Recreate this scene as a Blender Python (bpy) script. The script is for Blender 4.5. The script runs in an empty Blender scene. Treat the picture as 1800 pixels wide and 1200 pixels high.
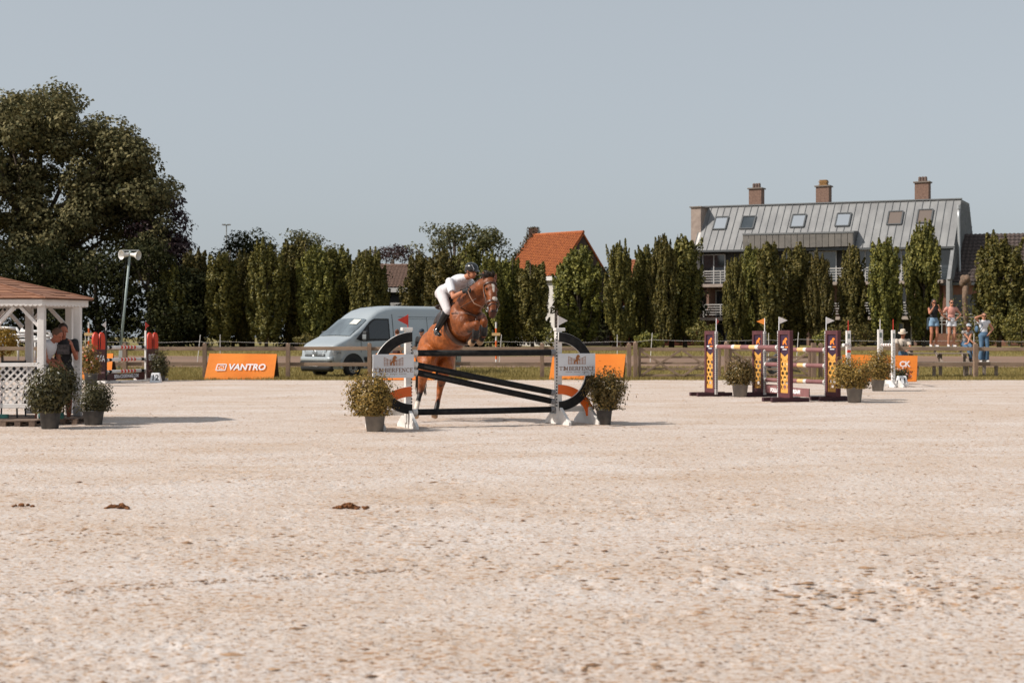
import bpy, math, random
import numpy as np
from mathutils import Vector, Matrix

# ------------------------------------------------------------------ camera, sky, sun, exposure
scene = bpy.context.scene
COL = scene.collection
CAM_H, FPX, HOR = 1.4, 2500.0, 592.0          # eye height (m), focal length and horizon row for an 1800 px wide frame
cam_data = bpy.data.cameras.new("camera")
cam = bpy.data.objects.new("camera", cam_data)
COL.objects.link(cam)
cam.location = (0, 0, CAM_H)
cam.rotation_euler = (math.radians(90), 0, 0)
cam_data.sensor_width = 36
cam_data.lens = 36 * FPX / 1800
cam_data.shift_y = -8 / 1800
cam_data.clip_end = 4000
cam_data.dof.use_dof = True
cam_data.dof.focus_distance = 22.6
cam_data.dof.aperture_fstop = 3.2
scene.camera = cam

SUN_EL, SUN_TO_CAM = math.radians(41), math.radians(17)
sun_from = Vector((-math.cos(SUN_TO_CAM) * math.cos(SUN_EL), -math.sin(SUN_TO_CAM) * math.cos(SUN_EL), math.sin(SUN_EL)))
world = bpy.data.worlds.new("World")
scene.world = world
world.use_nodes = True
wn = world.node_tree
wn.nodes.clear()
sky = wn.nodes.new("ShaderNodeTexSky")
sky.sky_type = 'NISHITA'
sky.sun_disc = False
sky.sun_elevation = SUN_EL
sky.sun_rotation = math.atan2(sun_from.x, sun_from.y)
sky.air_density, sky.dust_density, sky.ozone_density, sky.altitude = 1.0, 2.2, 1.6, 0
hs = wn.nodes.new("ShaderNodeHueSaturation")
hs.inputs['Saturation'].default_value = 0.42
bgn = wn.nodes.new("ShaderNodeBackground")
bgn.inputs['Strength'].default_value = 0.135
wo = wn.nodes.new("ShaderNodeOutputWorld")
wn.links.new(sky.outputs[0], hs.inputs['Color'])
veil = wn.nodes.new("ShaderNodeMix")                # thin even summer haze over the whole sky
veil.data_type = 'RGBA'
veil.inputs['Factor'].default_value = 0.68
veil.inputs['B'].default_value = (3.0, 3.36, 3.66, 1)
wn.links.new(hs.outputs[0], veil.inputs['A'])
wn.links.new(veil.outputs['Result'], bgn.inputs['Color'])
wn.links.new(bgn.outputs[0], wo.inputs['Surface'])

sun_data = bpy.data.lights.new("sun", 'SUN')
sun_data.energy = 4.6
sun_data.angle = math.radians(0.53)
sun_data.color = (1.0, 0.925, 0.83)
sun = bpy.data.objects.new("sun", sun_data)
COL.objects.link(sun)
sun.rotation_euler = sun_from.to_track_quat('Z', 'Y').to_euler()

vs = scene.view_settings
vs.view_transform = 'Standard'
vs.look = 'None'
vs.exposure = 0.12
vs.gamma = 1.0
vs.use_curve_mapping = False
scene.render.engine = 'CYCLES'
scene.cycles.use_denoising = True
scene.cycles.max_bounces = 6
scene.cycles.transparent_max_bounces = 8

# ------------------------------------------------------------------ helpers
R_ = random.Random(7)
NP = np.random.default_rng(11)
V = Vector


def gz(y):
    """height of the terrain at depth y: the arena is level, the meadow behind it climbs a little"""
    if y < 49: return 0.0
    if y < 90: return (y - 49) * 0.018
    return 41 * 0.018


def P(px, py, d):
    return V(((px - 900) / FPX * d, d, CAM_H - (py - HOR) / FPX * d))


def G(px, d, dz=0.0):
    return V(((px - 900) / FPX * d, d, gz(d) + dz))


def GY(px, py):
    """a point of the level arena seen at this pixel of the photograph"""
    return G(px, CAM_H * FPX / (py - HOR))


MATS = {}


def M(name, col, rough=.7, col2=None, scale=6., bump=0., bscale=40., metal=0., spec=.4, stretch=(1, 1, 1), island=False,
      transl=0., detail=4., lo=.35, hi=.65, coat=0., objrand=False):
    if name in MATS: return MATS[name]
    m = bpy.data.materials.new(name)
    m.use_nodes = True
    nt = m.node_tree
    b = nt.nodes['Principled BSDF']
    b.inputs['Base Color'].default_value = (*col, 1)
    b.inputs['Roughness'].default_value = rough
    b.inputs['Metallic'].default_value = metal
    b.inputs['Specular IOR Level'].default_value = spec
    if coat: b.inputs['Coat Weight'].default_value = coat
    tc = nt.nodes.new('ShaderNodeTexCoord')
    mp = nt.nodes.new('ShaderNodeMapping')
    mp.inputs['Scale'].default_value = stretch
    nt.links.new(tc.outputs['Object'], mp.inputs['Vector'])
    csock = None
    if col2 is not None:
        ramp = nt.nodes.new('ShaderNodeMapRange')
        ramp.inputs['From Min'].default_value, ramp.inputs['From Max'].default_value = (0, 1) if island else (lo, hi)
        if island:
            src = nt.nodes.new('ShaderNodeNewGeometry').outputs['Random Per Island']
        else:
            n = nt.nodes.new('ShaderNodeTexNoise')
            n.inputs['Scale'].default_value = scale
            n.inputs['Detail'].default_value = detail
            nt.links.new(mp.outputs[0], n.inputs['Vector'])
            src = n.outputs['Fac']
        nt.links.new(src, ramp.inputs['Value'])
        mx = nt.nodes.new('ShaderNodeMix')
        mx.data_type = 'RGBA'
        mx.inputs['A'].default_value = (*col, 1)
        mx.inputs['B'].default_value = (*col2, 1)
        nt.links.new(ramp.outputs[0], mx.inputs['Factor'])
        csock = mx.outputs['Result']
        if objrand:
            oi = nt.nodes.new('ShaderNodeObjectInfo')
            hv = nt.nodes.new('ShaderNodeHueSaturation')
            for key, a_, b_ in (('Value', .72, 1.25), ('Hue', .485, .522)):
                r2 = nt.nodes.new('ShaderNodeMapRange')
                r2.inputs['To Min'].default_value, r2.inputs['To Max'].default_value = a_, b_
                nt.links.new(oi.outputs['Random'], r2.inputs['Value'])
                nt.links.new(r2.outputs[0], hv.inputs[key])
            nt.links.new(csock, hv.inputs['Color'])
            csock = hv.outputs[0]
        nt.links.new(csock, b.inputs['Base Color'])
    if bump:
        n2 = nt.nodes.new('ShaderNodeTexNoise')
        n2.inputs['Scale'].default_value = bscale
        n2.inputs['Detail'].default_value = 5
        nt.links.new(mp.outputs[0], n2.inputs['Vector'])
        bp = nt.nodes.new('ShaderNodeBump')
        bp.inputs['Strength'].default_value = min(1, bump)
        bp.inputs['Distance'].default_value = .02
        nt.links.new(n2.outputs['Fac'], bp.inputs['Height'])
        nt.links.new(bp.outputs[0], b.inputs['Normal'])
    if transl:
        tr = nt.nodes.new('ShaderNodeBsdfTranslucent')
        ms = nt.nodes.new('ShaderNodeMixShader')
        ms.inputs[0].default_value = transl
        if csock: nt.links.new(csock, tr.inputs['Color'])
        else: tr.inputs['Color'].default_value = (*col, 1)
        out = nt.nodes['Material Output']
        nt.links.new(b.outputs[0], ms.inputs[1])
        nt.links.new(tr.outputs[0], ms.inputs[2])
        nt.links.new(ms.outputs[0], out.inputs['Surface'])
    MATS[name] = m
    return m


def link(name, data, parent=None, loc=None, rz=0.):
    o = bpy.data.objects.new(name, data)
    COL.objects.link(o)
    if parent is not None: o.parent = parent
    if loc is not None: o.location = loc
    if rz: o.rotation_euler = (0, 0, rz)
    return o


def tag(o, label=None, cat=None, group=None, kind=None):
    if label: o['label'] = label
    if cat: o['category'] = cat
    if group: o['group'] = group
    if kind: o['kind'] = kind
    return o


def thing(name, label, cat, loc=(0, 0, 0), rz=0., group=None):
    return tag(link(name, None, None, loc, rz), label, cat, group)


def copy_tree(o, parent=None):
    c = o.copy()
    COL.objects.link(c)
    c.parent = parent
    for ch in list(o.children): copy_tree(ch, c)
    return c


def frame(z, hint=V((0, 0, 1))):
    z = V(z).normalized()
    x = V(hint).cross(z)
    if x.length < 1e-4: x = V((1, 0, 0)).cross(z)
    if x.length < 1e-4: x = V((0, 1, 0)).cross(z)
    x.normalize()
    return x, z.cross(x), z


class MB:
    def __init__(self):
        self.v, self.f = [], []

    def add(self, vs_, fs):
        o = len(self.v)
        self.v += [tuple(p) for p in vs_]
        self.f += [tuple(i + o for i in q) for q in fs]
        return self

    def box(self, c, s, rot=None):
        c = V(c)
        q = []
        for dz in (-.5, .5):
            for dx, dy in ((-.5, -.5), (.5, -.5), (.5, .5), (-.5, .5)):
                p = V((dx * s[0], dy * s[1], dz * s[2]))
                if rot is not None: p = rot @ p
                q.append(c + p)
        return self.add(q, [(3, 2, 1, 0), (4, 5, 6, 7), (0, 1, 5, 4), (1, 2, 6, 5), (2, 3, 7, 6), (3, 0, 4, 7)])

    def bar(self, a, b, w, h, up=V((0, 0, 1))):
        """a beam from a to b; w across, h along up"""
        a, b = V(a), V(b)
        d = (b - a)
        L = d.length
        d = d.normalized()
        s = d.cross(V(up)).normalized()
        u = s.cross(d)
        rot = Matrix((d, s, u)).transposed()
        return self.box((a + b) / 2, (L, w, h), rot)

    def cyl(self, a, b, r0, r1=None, n=12, cap=True):
        a, b = V(a), V(b)
        r1 = r0 if r1 is None else r1
        x, y, z = frame(b - a)
        q = []
        for c, r in ((a, r0), (b, r1)):
            for k in range(n):
                t = 2 * math.pi * k / n
                q.append(c + (x * math.cos(t) + y * math.sin(t)) * r)
        fs = [(k, (k + 1) % n, n + (k + 1) % n, n + k) for k in range(n)]
        if cap: fs += [tuple(range(n - 1, -1, -1)), tuple(range(n, 2 * n))]
        return self.add(q, fs)

    def tube(self, pts, rad, n=8):
        pts = [V(p) for p in pts]
        m = len(pts)
        rs = rad if isinstance(rad, (list, tuple)) else [rad] * m
        q = []
        for i, p in enumerate(pts):
            d = (pts[min(i + 1, m - 1)] - pts[max(i - 1, 0)])
            x, y, z = frame(d, V((.13, .21, 1)))
            for k in range(n):
                t = 2 * math.pi * k / n
                q.append(p + (x * math.cos(t) + y * math.sin(t)) * rs[i])
        fs = []
        for i in range(m - 1):
            for k in range(n):
                fs.append((i * n + k, i * n + (k + 1) % n, (i + 1) * n + (k + 1) % n, (i + 1) * n + k))
        fs += [tuple(range(n - 1, -1, -1)), tuple(range((m - 1) * n, m * n))]
        return self.add(q, fs)

    def ell(self, c, r, rot=None, nu=12, nv=8):
        c = V(c)
        r = (r, r, r) if isinstance(r, (int, float)) else r
        q = []
        for j in range(nv + 1):
            ph = math.pi * j / nv
            for i in range(nu):
                th = 2 * math.pi * i / nu
                p = V((r[0] * math.sin(ph) * math.cos(th), r[1] * math.sin(ph) * math.sin(th), r[2] * math.cos(ph)))
                if rot is not None: p = rot @ p
                q.append(c + p)
        fs = []
        for j in range(nv):
            for i in range(nu):
                fs.append((j * nu + i, (j + 1) * nu + i, (j + 1) * nu + (i + 1) % nu, j * nu + (i + 1) % nu))
        return self.add(q, fs)

    def cap(self, a, b, r0, r1, n=12):
        """tapered capsule"""
        self.cyl(a, b, r0, r1, n)
        self.ell(a, r0, None, n, 8)
        return self.ell(b, r1, None, n, 8)

    def prism(self, poly, o, ax, ay, t):
        """polygon in the plane (o, ax, ay), extruded by t along ax x ay"""
        o, ax, ay = V(o), V(ax), V(ay)
        nrm = ax.cross(ay).normalized()
        n = len(poly)
        q = [o + ax * p[0] + ay * p[1] for p in poly]
        q += [p + nrm * t for p in q]
        fs = [tuple(range(n - 1, -1, -1)), tuple(range(n, 2 * n))]
        fs += [(k, (k + 1) % n, n + (k + 1) % n, n + k) for k in range(n)]
        return self.add(q, fs)

    def arc(self, c, ax, ay, ro, ri, t0, t1, th, n=20):
        """curved board: elliptical ring segment, outer radii ro=(a,b), inner ri, thickness th along ax x ay"""
        c, ax, ay = V(c), V(ax), V(ay)
        nrm = ax.cross(ay).normalized() * th
        q = []
        for k in range(n + 1):
            t = t0 + (t1 - t0) * k / n
            for r in (ro, ri):
                p = c + ax * (r[0] * math.cos(t)) + ay * (r[1] * math.sin(t))
                q += [p, p + nrm]
        fs = []
        for k in range(n):
            a, b = 4 * k, 4 * k + 4
            fs += [(a, b, b + 2, a + 2), (a + 1, a + 3, b + 3, b + 1), (a, a + 1, b + 1, b), (a + 2, b + 2, b + 3, a + 3)]
        fs += [(0, 2, 3, 1), (4 * n, 4 * n + 1, 4 * n + 3, 4 * n + 2)]
        return self.add(q, fs)

    def mesh(self, name, mat=None, smooth=False):
        me = bpy.data.meshes.new(name)
        me.from_pydata(self.v, [], self.f)
        if mat: me.materials.append(mat)
        if smooth: me.polygons.foreach_set('use_smooth', [True] * len(me.polygons))
        me.update()
        return me

    def build(self, name, mat, parent=None, smooth=False, bevel=0., loc=None, rz=0.):
        o = link(name, self.mesh(name, mat, smooth), parent, loc, rz)
        if bevel:
            m = o.modifiers.new('bevel', 'BEVEL')
            m.width = bevel
            m.segments = 2
            m.limit_method = 'ANGLE'
        return o


def quad_mesh(name, verts, mat, n=4):
    """verts: (k*n,3) array, consecutive n-tuples are faces"""
    verts = np.asarray(verts, dtype=np.float32).reshape(-1, 3)
    k = len(verts) // n
    me = bpy.data.meshes.new(name)
    me.vertices.add(len(verts))
    me.vertices.foreach_set('co', verts.ravel())
    me.loops.add(len(verts))
    me.loops.foreach_set('vertex_index', np.arange(len(verts), dtype=np.int32))
    me.polygons.add(k)
    me.polygons.foreach_set('loop_start', np.arange(0, len(verts), n, dtype=np.int32))
    me.polygons.foreach_set('loop_total', np.full(k, n, dtype=np.int32))
    me.materials.append(mat)
    me.update(calc_edges=True)
    me.validate()
    return me


def leaves(centres, normals, size, aspect=.55, jitter=.6, rng=NP):
    """one folded rhombus for every centre -> (k*4,3)"""
    c = np.asarray(centres, float)
    k = len(c)
    nn = np.asarray(normals, float) + rng.normal(0, jitter, (k, 3))
    nn /= np.linalg.norm(nn, axis=1, keepdims=True) + 1e-9
    t = rng.normal(0, 1, (k, 3))
    t -= nn * np.sum(t * nn, axis=1, keepdims=True)
    t /= np.linalg.norm(t, axis=1, keepdims=True) + 1e-9
    s = np.cross(nn, t)
    L = (np.asarray(size) * rng.uniform(.65, 1.3, k))[:, None]
    W = L * aspect
    fold = nn * W * .25
    return np.stack([c - t * L * .5, c + s * W * .5 + fold, c + t * L * .5, c - s * W * .5 + fold], axis=1).reshape(-1, 3)


def text(name, body, mat, parent, size, loc, rot, bold=0., shear=0., align='CENTER', sx=1., width=None):
    cu = bpy.data.curves.new(name, 'FONT')
    cu.body = body
    cu.size = size
    cu.align_x = align
    cu.align_y = 'CENTER'
    cu.extrude = .0015
    cu.offset = bold
    cu.shear = shear
    cu.resolution_u = 3
    cu.materials.append(mat)
    tmp = link('tmp', cu)
    dg = bpy.context.evaluated_depsgraph_get()
    me = bpy.data.meshes.new_from_object(tmp.evaluated_get(dg))
    bpy.data.objects.remove(tmp)
    bpy.data.curves.remove(cu)
    me.name = name
    if not me.materials: me.materials.append(mat)
    if width:
        xs = [v.co.x for v in me.vertices]
        sx = width / (max(xs) - min(xs))
    o = link(name, me, parent, loc)
    o.rotation_euler = rot
    o.scale = (sx, 1, 1)
    return o


def blob(name, mb, mat, parent, voxel=.012, smooth=3, post=None):
    """overlapping shapes fused into one continuous surface"""
    tmp = link('tmp', mb.mesh('tmp'))
    r = tmp.modifiers.new('r', 'REMESH')
    r.mode = 'VOXEL'
    r.voxel_size = voxel
    if smooth:
        s = tmp.modifiers.new('s', 'SMOOTH')
        s.factor = .5
        s.iterations = smooth
    dg = bpy.context.evaluated_depsgraph_get()
    me = bpy.data.meshes.new_from_object(tmp.evaluated_get(dg))
    bpy.data.objects.remove(tmp)
    me.name = name
    me.materials.clear()
    me.materials.append(mat)
    me.polygons.foreach_set('use_smooth', [True] * len(me.polygons))
    if post: post(me)
    return link(name, me, parent)


# ------------------------------------------------------------------ materials
wood = M('weathered_wood', (.27, .18, .125), .85, (.17, .115, .085), 9, .5, 60, stretch=(1, 1, .25))
wood_rail = M('weathered_rail', (.31, .215, .15), .85, (.2, .14, .1), 7, .5, 60, stretch=(.2, 1, 1))
white = M('white_paint', (.74, .72, .70), .55, (.60, .57, .54), 5, .1, 30)
white_clean = M('white_board', (.70, .71, .74), .45, (.64, .65, .68), 3)
black = M('black_paint', (.010, .010, .011), .75, (.022, .021, .02), 14, spec=.2)
orange_paint = M('orange_paint', (.80, .15, .018), .5, (.68, .115, .015), 4)
steel = M('galvanised_steel', (.36, .37, .37), .45, (.26, .27, .27), 12, metal=.6)
dark_metal = M('dark_metal', (.03, .03, .032), .5)
# ------------------------------------------------------------------ ground
def sand_material():
    m = bpy.data.materials.new('arena_sand')
    m.use_nodes = True
    nt = m.node_tree
    b = nt.nodes['Principled BSDF']
    b.inputs['Roughness'].default_value = .95
    b.inputs['Specular IOR Level'].default_value = .1
    tc = nt.nodes.new('ShaderNodeTexCoord')

    def noise(scale, detail, st, rough=.55):
        mp = nt.nodes.new('ShaderNodeMapping')
        mp.inputs['Scale'].default_value = st
        mp.inputs['Rotation'].default_value = (0, 0, .05)
        nt.links.new(tc.outputs['Object'], mp.inputs['Vector'])
        n = nt.nodes.new('ShaderNodeTexNoise')
        n.inputs['Scale'].default_value = scale
        n.inputs['Detail'].default_value = detail
        n.inputs['Roughness'].default_value = rough
        nt.links.new(mp.outputs[0], n.inputs['Vector'])
        return n.outputs['Fac']

    def rng(s, a, b_, hi=1.):
        r = nt.nodes.new('ShaderNodeMapRange')
        r.inputs['From Min'].default_value, r.inputs['From Max'].default_value = a, b_
        r.inputs['To Max'].default_value = hi
        nt.links.new(s, r.inputs['Value'])
        return r.outputs[0]

    def mix(f, a, b_):
        x = nt.nodes.new('ShaderNodeMix')
        x.data_type = 'RGBA'
        nt.links.new(f, x.inputs['Factor'])
        for s, k in ((a, 'A'), (b_, 'B')):
            if isinstance(s, tuple): x.inputs[k].default_value = (*s, 1)
            else: nt.links.new(s, x.inputs[k])
        return x.outputs['Result']
    patch = noise(.5, 6, (.7, 1.1, 1), .6)
    c = mix(rng(patch, .36, .64), (.585, .53, .50), (.515, .43, .37))
    streak = noise(1.6, 5, (.22, 1.2, 1))
    c = mix(rng(streak, .52, .72, .45), c, (.63, .59, .57))
    mask = noise(1.1, 4, (.6, 1, 1), .65)
    fine = noise(38, 3, (.75, 1, 1), .6)
    c = mix(rng(fine, .49, .63, .8), c, (.43, .275, .165))
    mid = nt.nodes.new('ShaderNodeMath')
    mid.operation = 'MULTIPLY'
    nt.links.new(rng(noise(21, 5, (.5, 1, 1), .65), .53, .63), mid.inputs[0])
    nt.links.new(rng(mask, .38, .6), mid.inputs[1])
    c = mix(mid.outputs[0], c, (.34, .19, .10))
    spot = noise(15, 5, (.45, 1, 1), .7)
    c = mix(rng(spot, .655, .71, .85), c, (.17, .085, .042))
    nt.links.new(c, b.inputs['Base Color'])
    h = nt.nodes.new('ShaderNodeMath')
    h.operation = 'ADD'
    nt.links.new(noise(22, 6, (.8, 1, 1), .65), h.inputs[0])
    nt.links.new(noise(3.2, 3, (.3, 1, 1)), h.inputs[1])
    bp = nt.nodes.new('ShaderNodeBump')
    bp.inputs['Strength'].default_value = .6
    bp.inputs['Distance'].default_value = .04
    nt.links.new(h.outputs[0], bp.inputs['Height'])
    nt.links.new(bp.outputs[0], b.inputs['Normal'])
    return m


def sheet(name, xs, ys, zf, mat, edge=None):
    mb = MB()
    for j, y in enumerate(ys):
        for x in xs:
            yy = y + (edge(x, j) if edge else 0)
            mb.v.append((x, yy, zf(yy)))
    nx = len(xs)
    for j in range(len(ys) - 1):
        for i in range(nx - 1):
            a = j * nx + i
            mb.f.append((a, a + 1, a + nx + 1, a + nx))
    return tag(mb.build(name, mat, smooth=True), kind='structure')


meadow_mat = M('meadow', (.22, .17, .045), .95, (.15, .125, .035), 1.6, .8, 30, detail=6)
sheet('ground', np.linspace(-900, 900, 13), [-60, 0, 30, 46, 49, 55, 60, 66, 73, 80, 90, 110, 160, 400, 1800], lambda y: gz(y) - (.008 if y > 45.9 else .09), meadow_mat)
EDGE = 46.3
SAND = sand_material()
sheet('arena_sand', np.linspace(-44, 44, 353), [-40, 0, 5, 10, 15, 20, 25, 30, 35, 40, 44, 45.5, EDGE], lambda y: -.05 if y < 44 else -.004, SAND,
      lambda x, j: (.16 * math.sin(x * 1.3) + .1 * math.sin(x * 4.1 + 1) + .09 * R_.uniform(-1, 1) + .05 * math.sin(x * .35)) if j == 12 else 0)


def vnoise(x, y, seed):
    """smooth value noise on a unit lattice"""
    xi, yi = np.floor(x).astype(np.int64), np.floor(y).astype(np.int64)
    fx, fy = x - xi, y - yi
    fx, fy = fx * fx * (3 - 2 * fx), fy * fy * (3 - 2 * fy)

    def h(a, b):
        n = (a * 374761393 + b * 668265263 + seed * 974711) & 0x7fffffff
        n = ((n ^ (n >> 13)) * 1274126177) & 0x7fffffff
        return ((n ^ (n >> 16)) & 0xffff) / 65535.0
    return (h(xi, yi) * (1 - fx) + h(xi + 1, yi) * fx) * (1 - fy) + (h(xi, yi + 1) * (1 - fx) + h(xi + 1, yi + 1) * fx) * fy


RELIEF = {}


def sand_height(x, d):
    j = np.clip(np.searchsorted(RELIEF['rows'], d), 1, len(RELIEF['rows']) - 2)
    i = np.clip(np.round((x / (.44 * d + 1.6) + 1) / 2 * 639).astype(int), 1, 638)
    return RELIEF['z'][j, i]


def churned_sand():
    """the ridden part of the arena as real relief: harrowed ripples, churn and hoof prints; finer near the camera"""
    rows = np.concatenate([[3.6], 4.4 * np.exp(np.arange(0, 530) * math.log(45.2 / 4.4) / 529)])
    cols = np.linspace(-1, 1, 640)
    D = np.repeat(rows[:, None], len(cols), 1)
    X = cols[None] * (.44 * D + 1.6)
    ang = .06
    u, w = X * math.cos(ang) + D * math.sin(ang), D * math.cos(ang) - X * math.sin(ang)
    worn = np.clip(vnoise(X * .33 + 7, D * .33, 5) * 1.7 - .35, 0.12, 1)
    z = .016 * (vnoise(u * .7, w * 1.5, 1) - .5) + .020 * worn * (vnoise(u * 2.6, w * 4.2, 2) - .5) + .022 * worn * (vnoise(u * 6.5, w * 9, 3) - .5)
    z += .016 * (vnoise(u * 15, w * 19, 4) - .5) + .011 * (vnoise(u * 34, w * 40, 6) - .5)
    z += .005 * np.sin(w * 21 + 2.5 * vnoise(u * .5, w * .5, 9)) * (1 - worn)
    rg = np.random.default_rng(77)
    prints = []
    for (cx, cy, sx, sy, k) in ((1480, 1040, 200, 30, 70), (1180, 1012, 150, 18, 30), (420, 945, 340, 26, 60), (760, 985, 170, 18, 34), (1000, 900, 260, 16, 34), (700, 1130, 500, 50, 60), (1650, 1035, 110, 20, 26), (900, 850, 700, 40, 90), (760, 790, 160, 14, 40)):
        for _ in range(k):
            yy = rg.normal(cy, sy)
            if yy < 640: continue
            d = CAM_H * FPX / (yy - HOR)
            prints.append(((rg.normal(cx, sx) - 900) / FPX * d, d, rg.uniform(0, 6.28), rg.uniform(.75, 1.25)))
    for (x, d, a, k) in prints:
        j0, j1 = np.searchsorted(rows, d - .22), np.searchsorted(rows, d + .22)
        xs = X[j0:j1]
        sel = np.abs(xs - x) < .22
        if not sel.any(): continue
        dx, dy = xs - x, D[j0:j1] - d
        r = np.sqrt(dx * dx + dy * dy) / (.062 * k)
        ca = np.cos(np.arctan2(dy, dx) - a)
        dent = -.030 * np.exp(-(r ** 4)) * (.55 + .45 * ca) + .016 * np.exp(-((r - 1.5) / .42) ** 2) * (.6 - .5 * ca)
        z[j0:j1] += np.where(sel, dent * k, 0)
    for (a, b_) in (((-120, 1058), (740, 1000)), ((1100, 972), (1900, 926))):    # wheel tracks of the harrow
        A_, B_ = GY(*a), GY(*b_)
        t = (B_ - A_).normalized()
        off = (X - A_.x) * -t.y + (D - A_.y) * t.x
        al = (X - A_.x) * t.x + (D - A_.y) * t.y
        m = (al > 0) & (al < (B_ - A_).length)
        z += np.where(m, -.02 * np.exp(-(off / .05) ** 2) + .012 * np.exp(-((np.abs(off) - .11) / .05) ** 2) + .010 * np.exp(-(off / .05) ** 2) * np.sin(al * 38), 0)
    z -= z.mean()
    z *= np.clip(1.15 - D / 60, .4, 1) * np.clip(.14 + D * .026, .26, .6)
    RELIEF.update(rows=rows, z=z)
    z[0], z[-1] = -.045, -.004
    z[:, 0] = z[:, -1] = -.045
    ny, nx = X.shape
    me = bpy.data.meshes.new('churned_sand')
    me.vertices.add(nx * ny)
    me.vertices.foreach_set('co', np.stack([X, D, z], 2).astype(np.float32).ravel())
    i = (np.arange(ny - 1)[:, None] * nx + np.arange(nx - 1)[None]).ravel()
    q = np.stack([i, i + 1, i + nx + 1, i + nx], 1).astype(np.int32)
    me.loops.add(q.size)
    me.loops.foreach_set('vertex_index', q.ravel())
    me.polygons.add(len(q))
    me.polygons.foreach_set('loop_start', np.arange(0, q.size, 4, dtype=np.int32))
    me.polygons.foreach_set('loop_total', np.full(len(q), 4, np.int32))
    me.materials.append(SAND)
    me.update(calc_edges=True)
    me.polygons.foreach_set('use_smooth', [True] * len(me.polygons))
    tag(link('churned_sand', me), kind='structure')


churned_sand()
track_mat = M('dirt_track', (.25, .155, .105), .95, (.17, .11, .078), .9, .9, 12, stretch=(.12, 1, 1), detail=7)
sheet('dirt_track', np.linspace(-70, 70, 141), [57.6, 60, 63, 66, 69, 72.2], lambda y: gz(y) + .012, track_mat,
      lambda x, j: .35 * math.sin(x * .5 + j) + .2 * R_.uniform(-1, 1) if j in (0, 5) else 0)


def grass(name, label, n, x0, x1, y0, y1, hmin, hmax, mat, dens=None):
    x = NP.uniform(x0, x1, n)
    y = y0 + (y1 - y0) * NP.uniform(0, 1, n)
    if dens is not None:
        keep = NP.uniform(0, 1, n) < dens(x, y)
        x, y = x[keep], y[keep]
        n = len(x)
    z = np.array([gz(t) for t in y]) - .01
    patch = .55 + .45 * np.sin(x * .9 + np.sin(y * 1.1) * 2) * np.sin(y * 1.7 + x * .3)
    h = NP.uniform(hmin, hmax, n) * (.7 + .6 * patch)
    a = NP.uniform(0, math.pi, n)
    w = NP.uniform(.006, .016, n)
    lean = NP.normal(0, .35, (n, 2)) * h[:, None]
    b = np.stack([x, y, z], 1)
    s = np.stack([np.cos(a) * w, np.sin(a) * w, np.zeros(n)], 1)
    tip = b + np.concatenate([lean, h[:, None]], 1)
    vv = np.stack([b - s, b + s, tip], 1).reshape(-1, 3)
    o = link(name, quad_mesh(name, vv, mat, 3))
    return tag(o, label, None, None, 'stuff')


grass_mat = M('grass_blades', (.175, .14, .04), .85, (.34, .26, .095), island=True, transl=.3)
grass('grass', 'short sunburnt grass along the arena edge under the fence', 60000, -21, 21, 46.0, 50.0, .05, .13, grass_mat,
      lambda x, y: np.clip((y - 46.0) * 1.2 + .25 * np.sin(x * 2.2) + .2, 0, 1))
grass('meadow_grass', 'dry meadow grass between the fence and the dirt track', 45000, -26, 26, 50.0, 57.8, .06, .15, grass_mat)
grass('far_grass', 'strip of grass beyond the dirt track at the foot of the trees', 30000, -34, 34, 71.8, 86, .08, .2, grass_mat)


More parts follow.
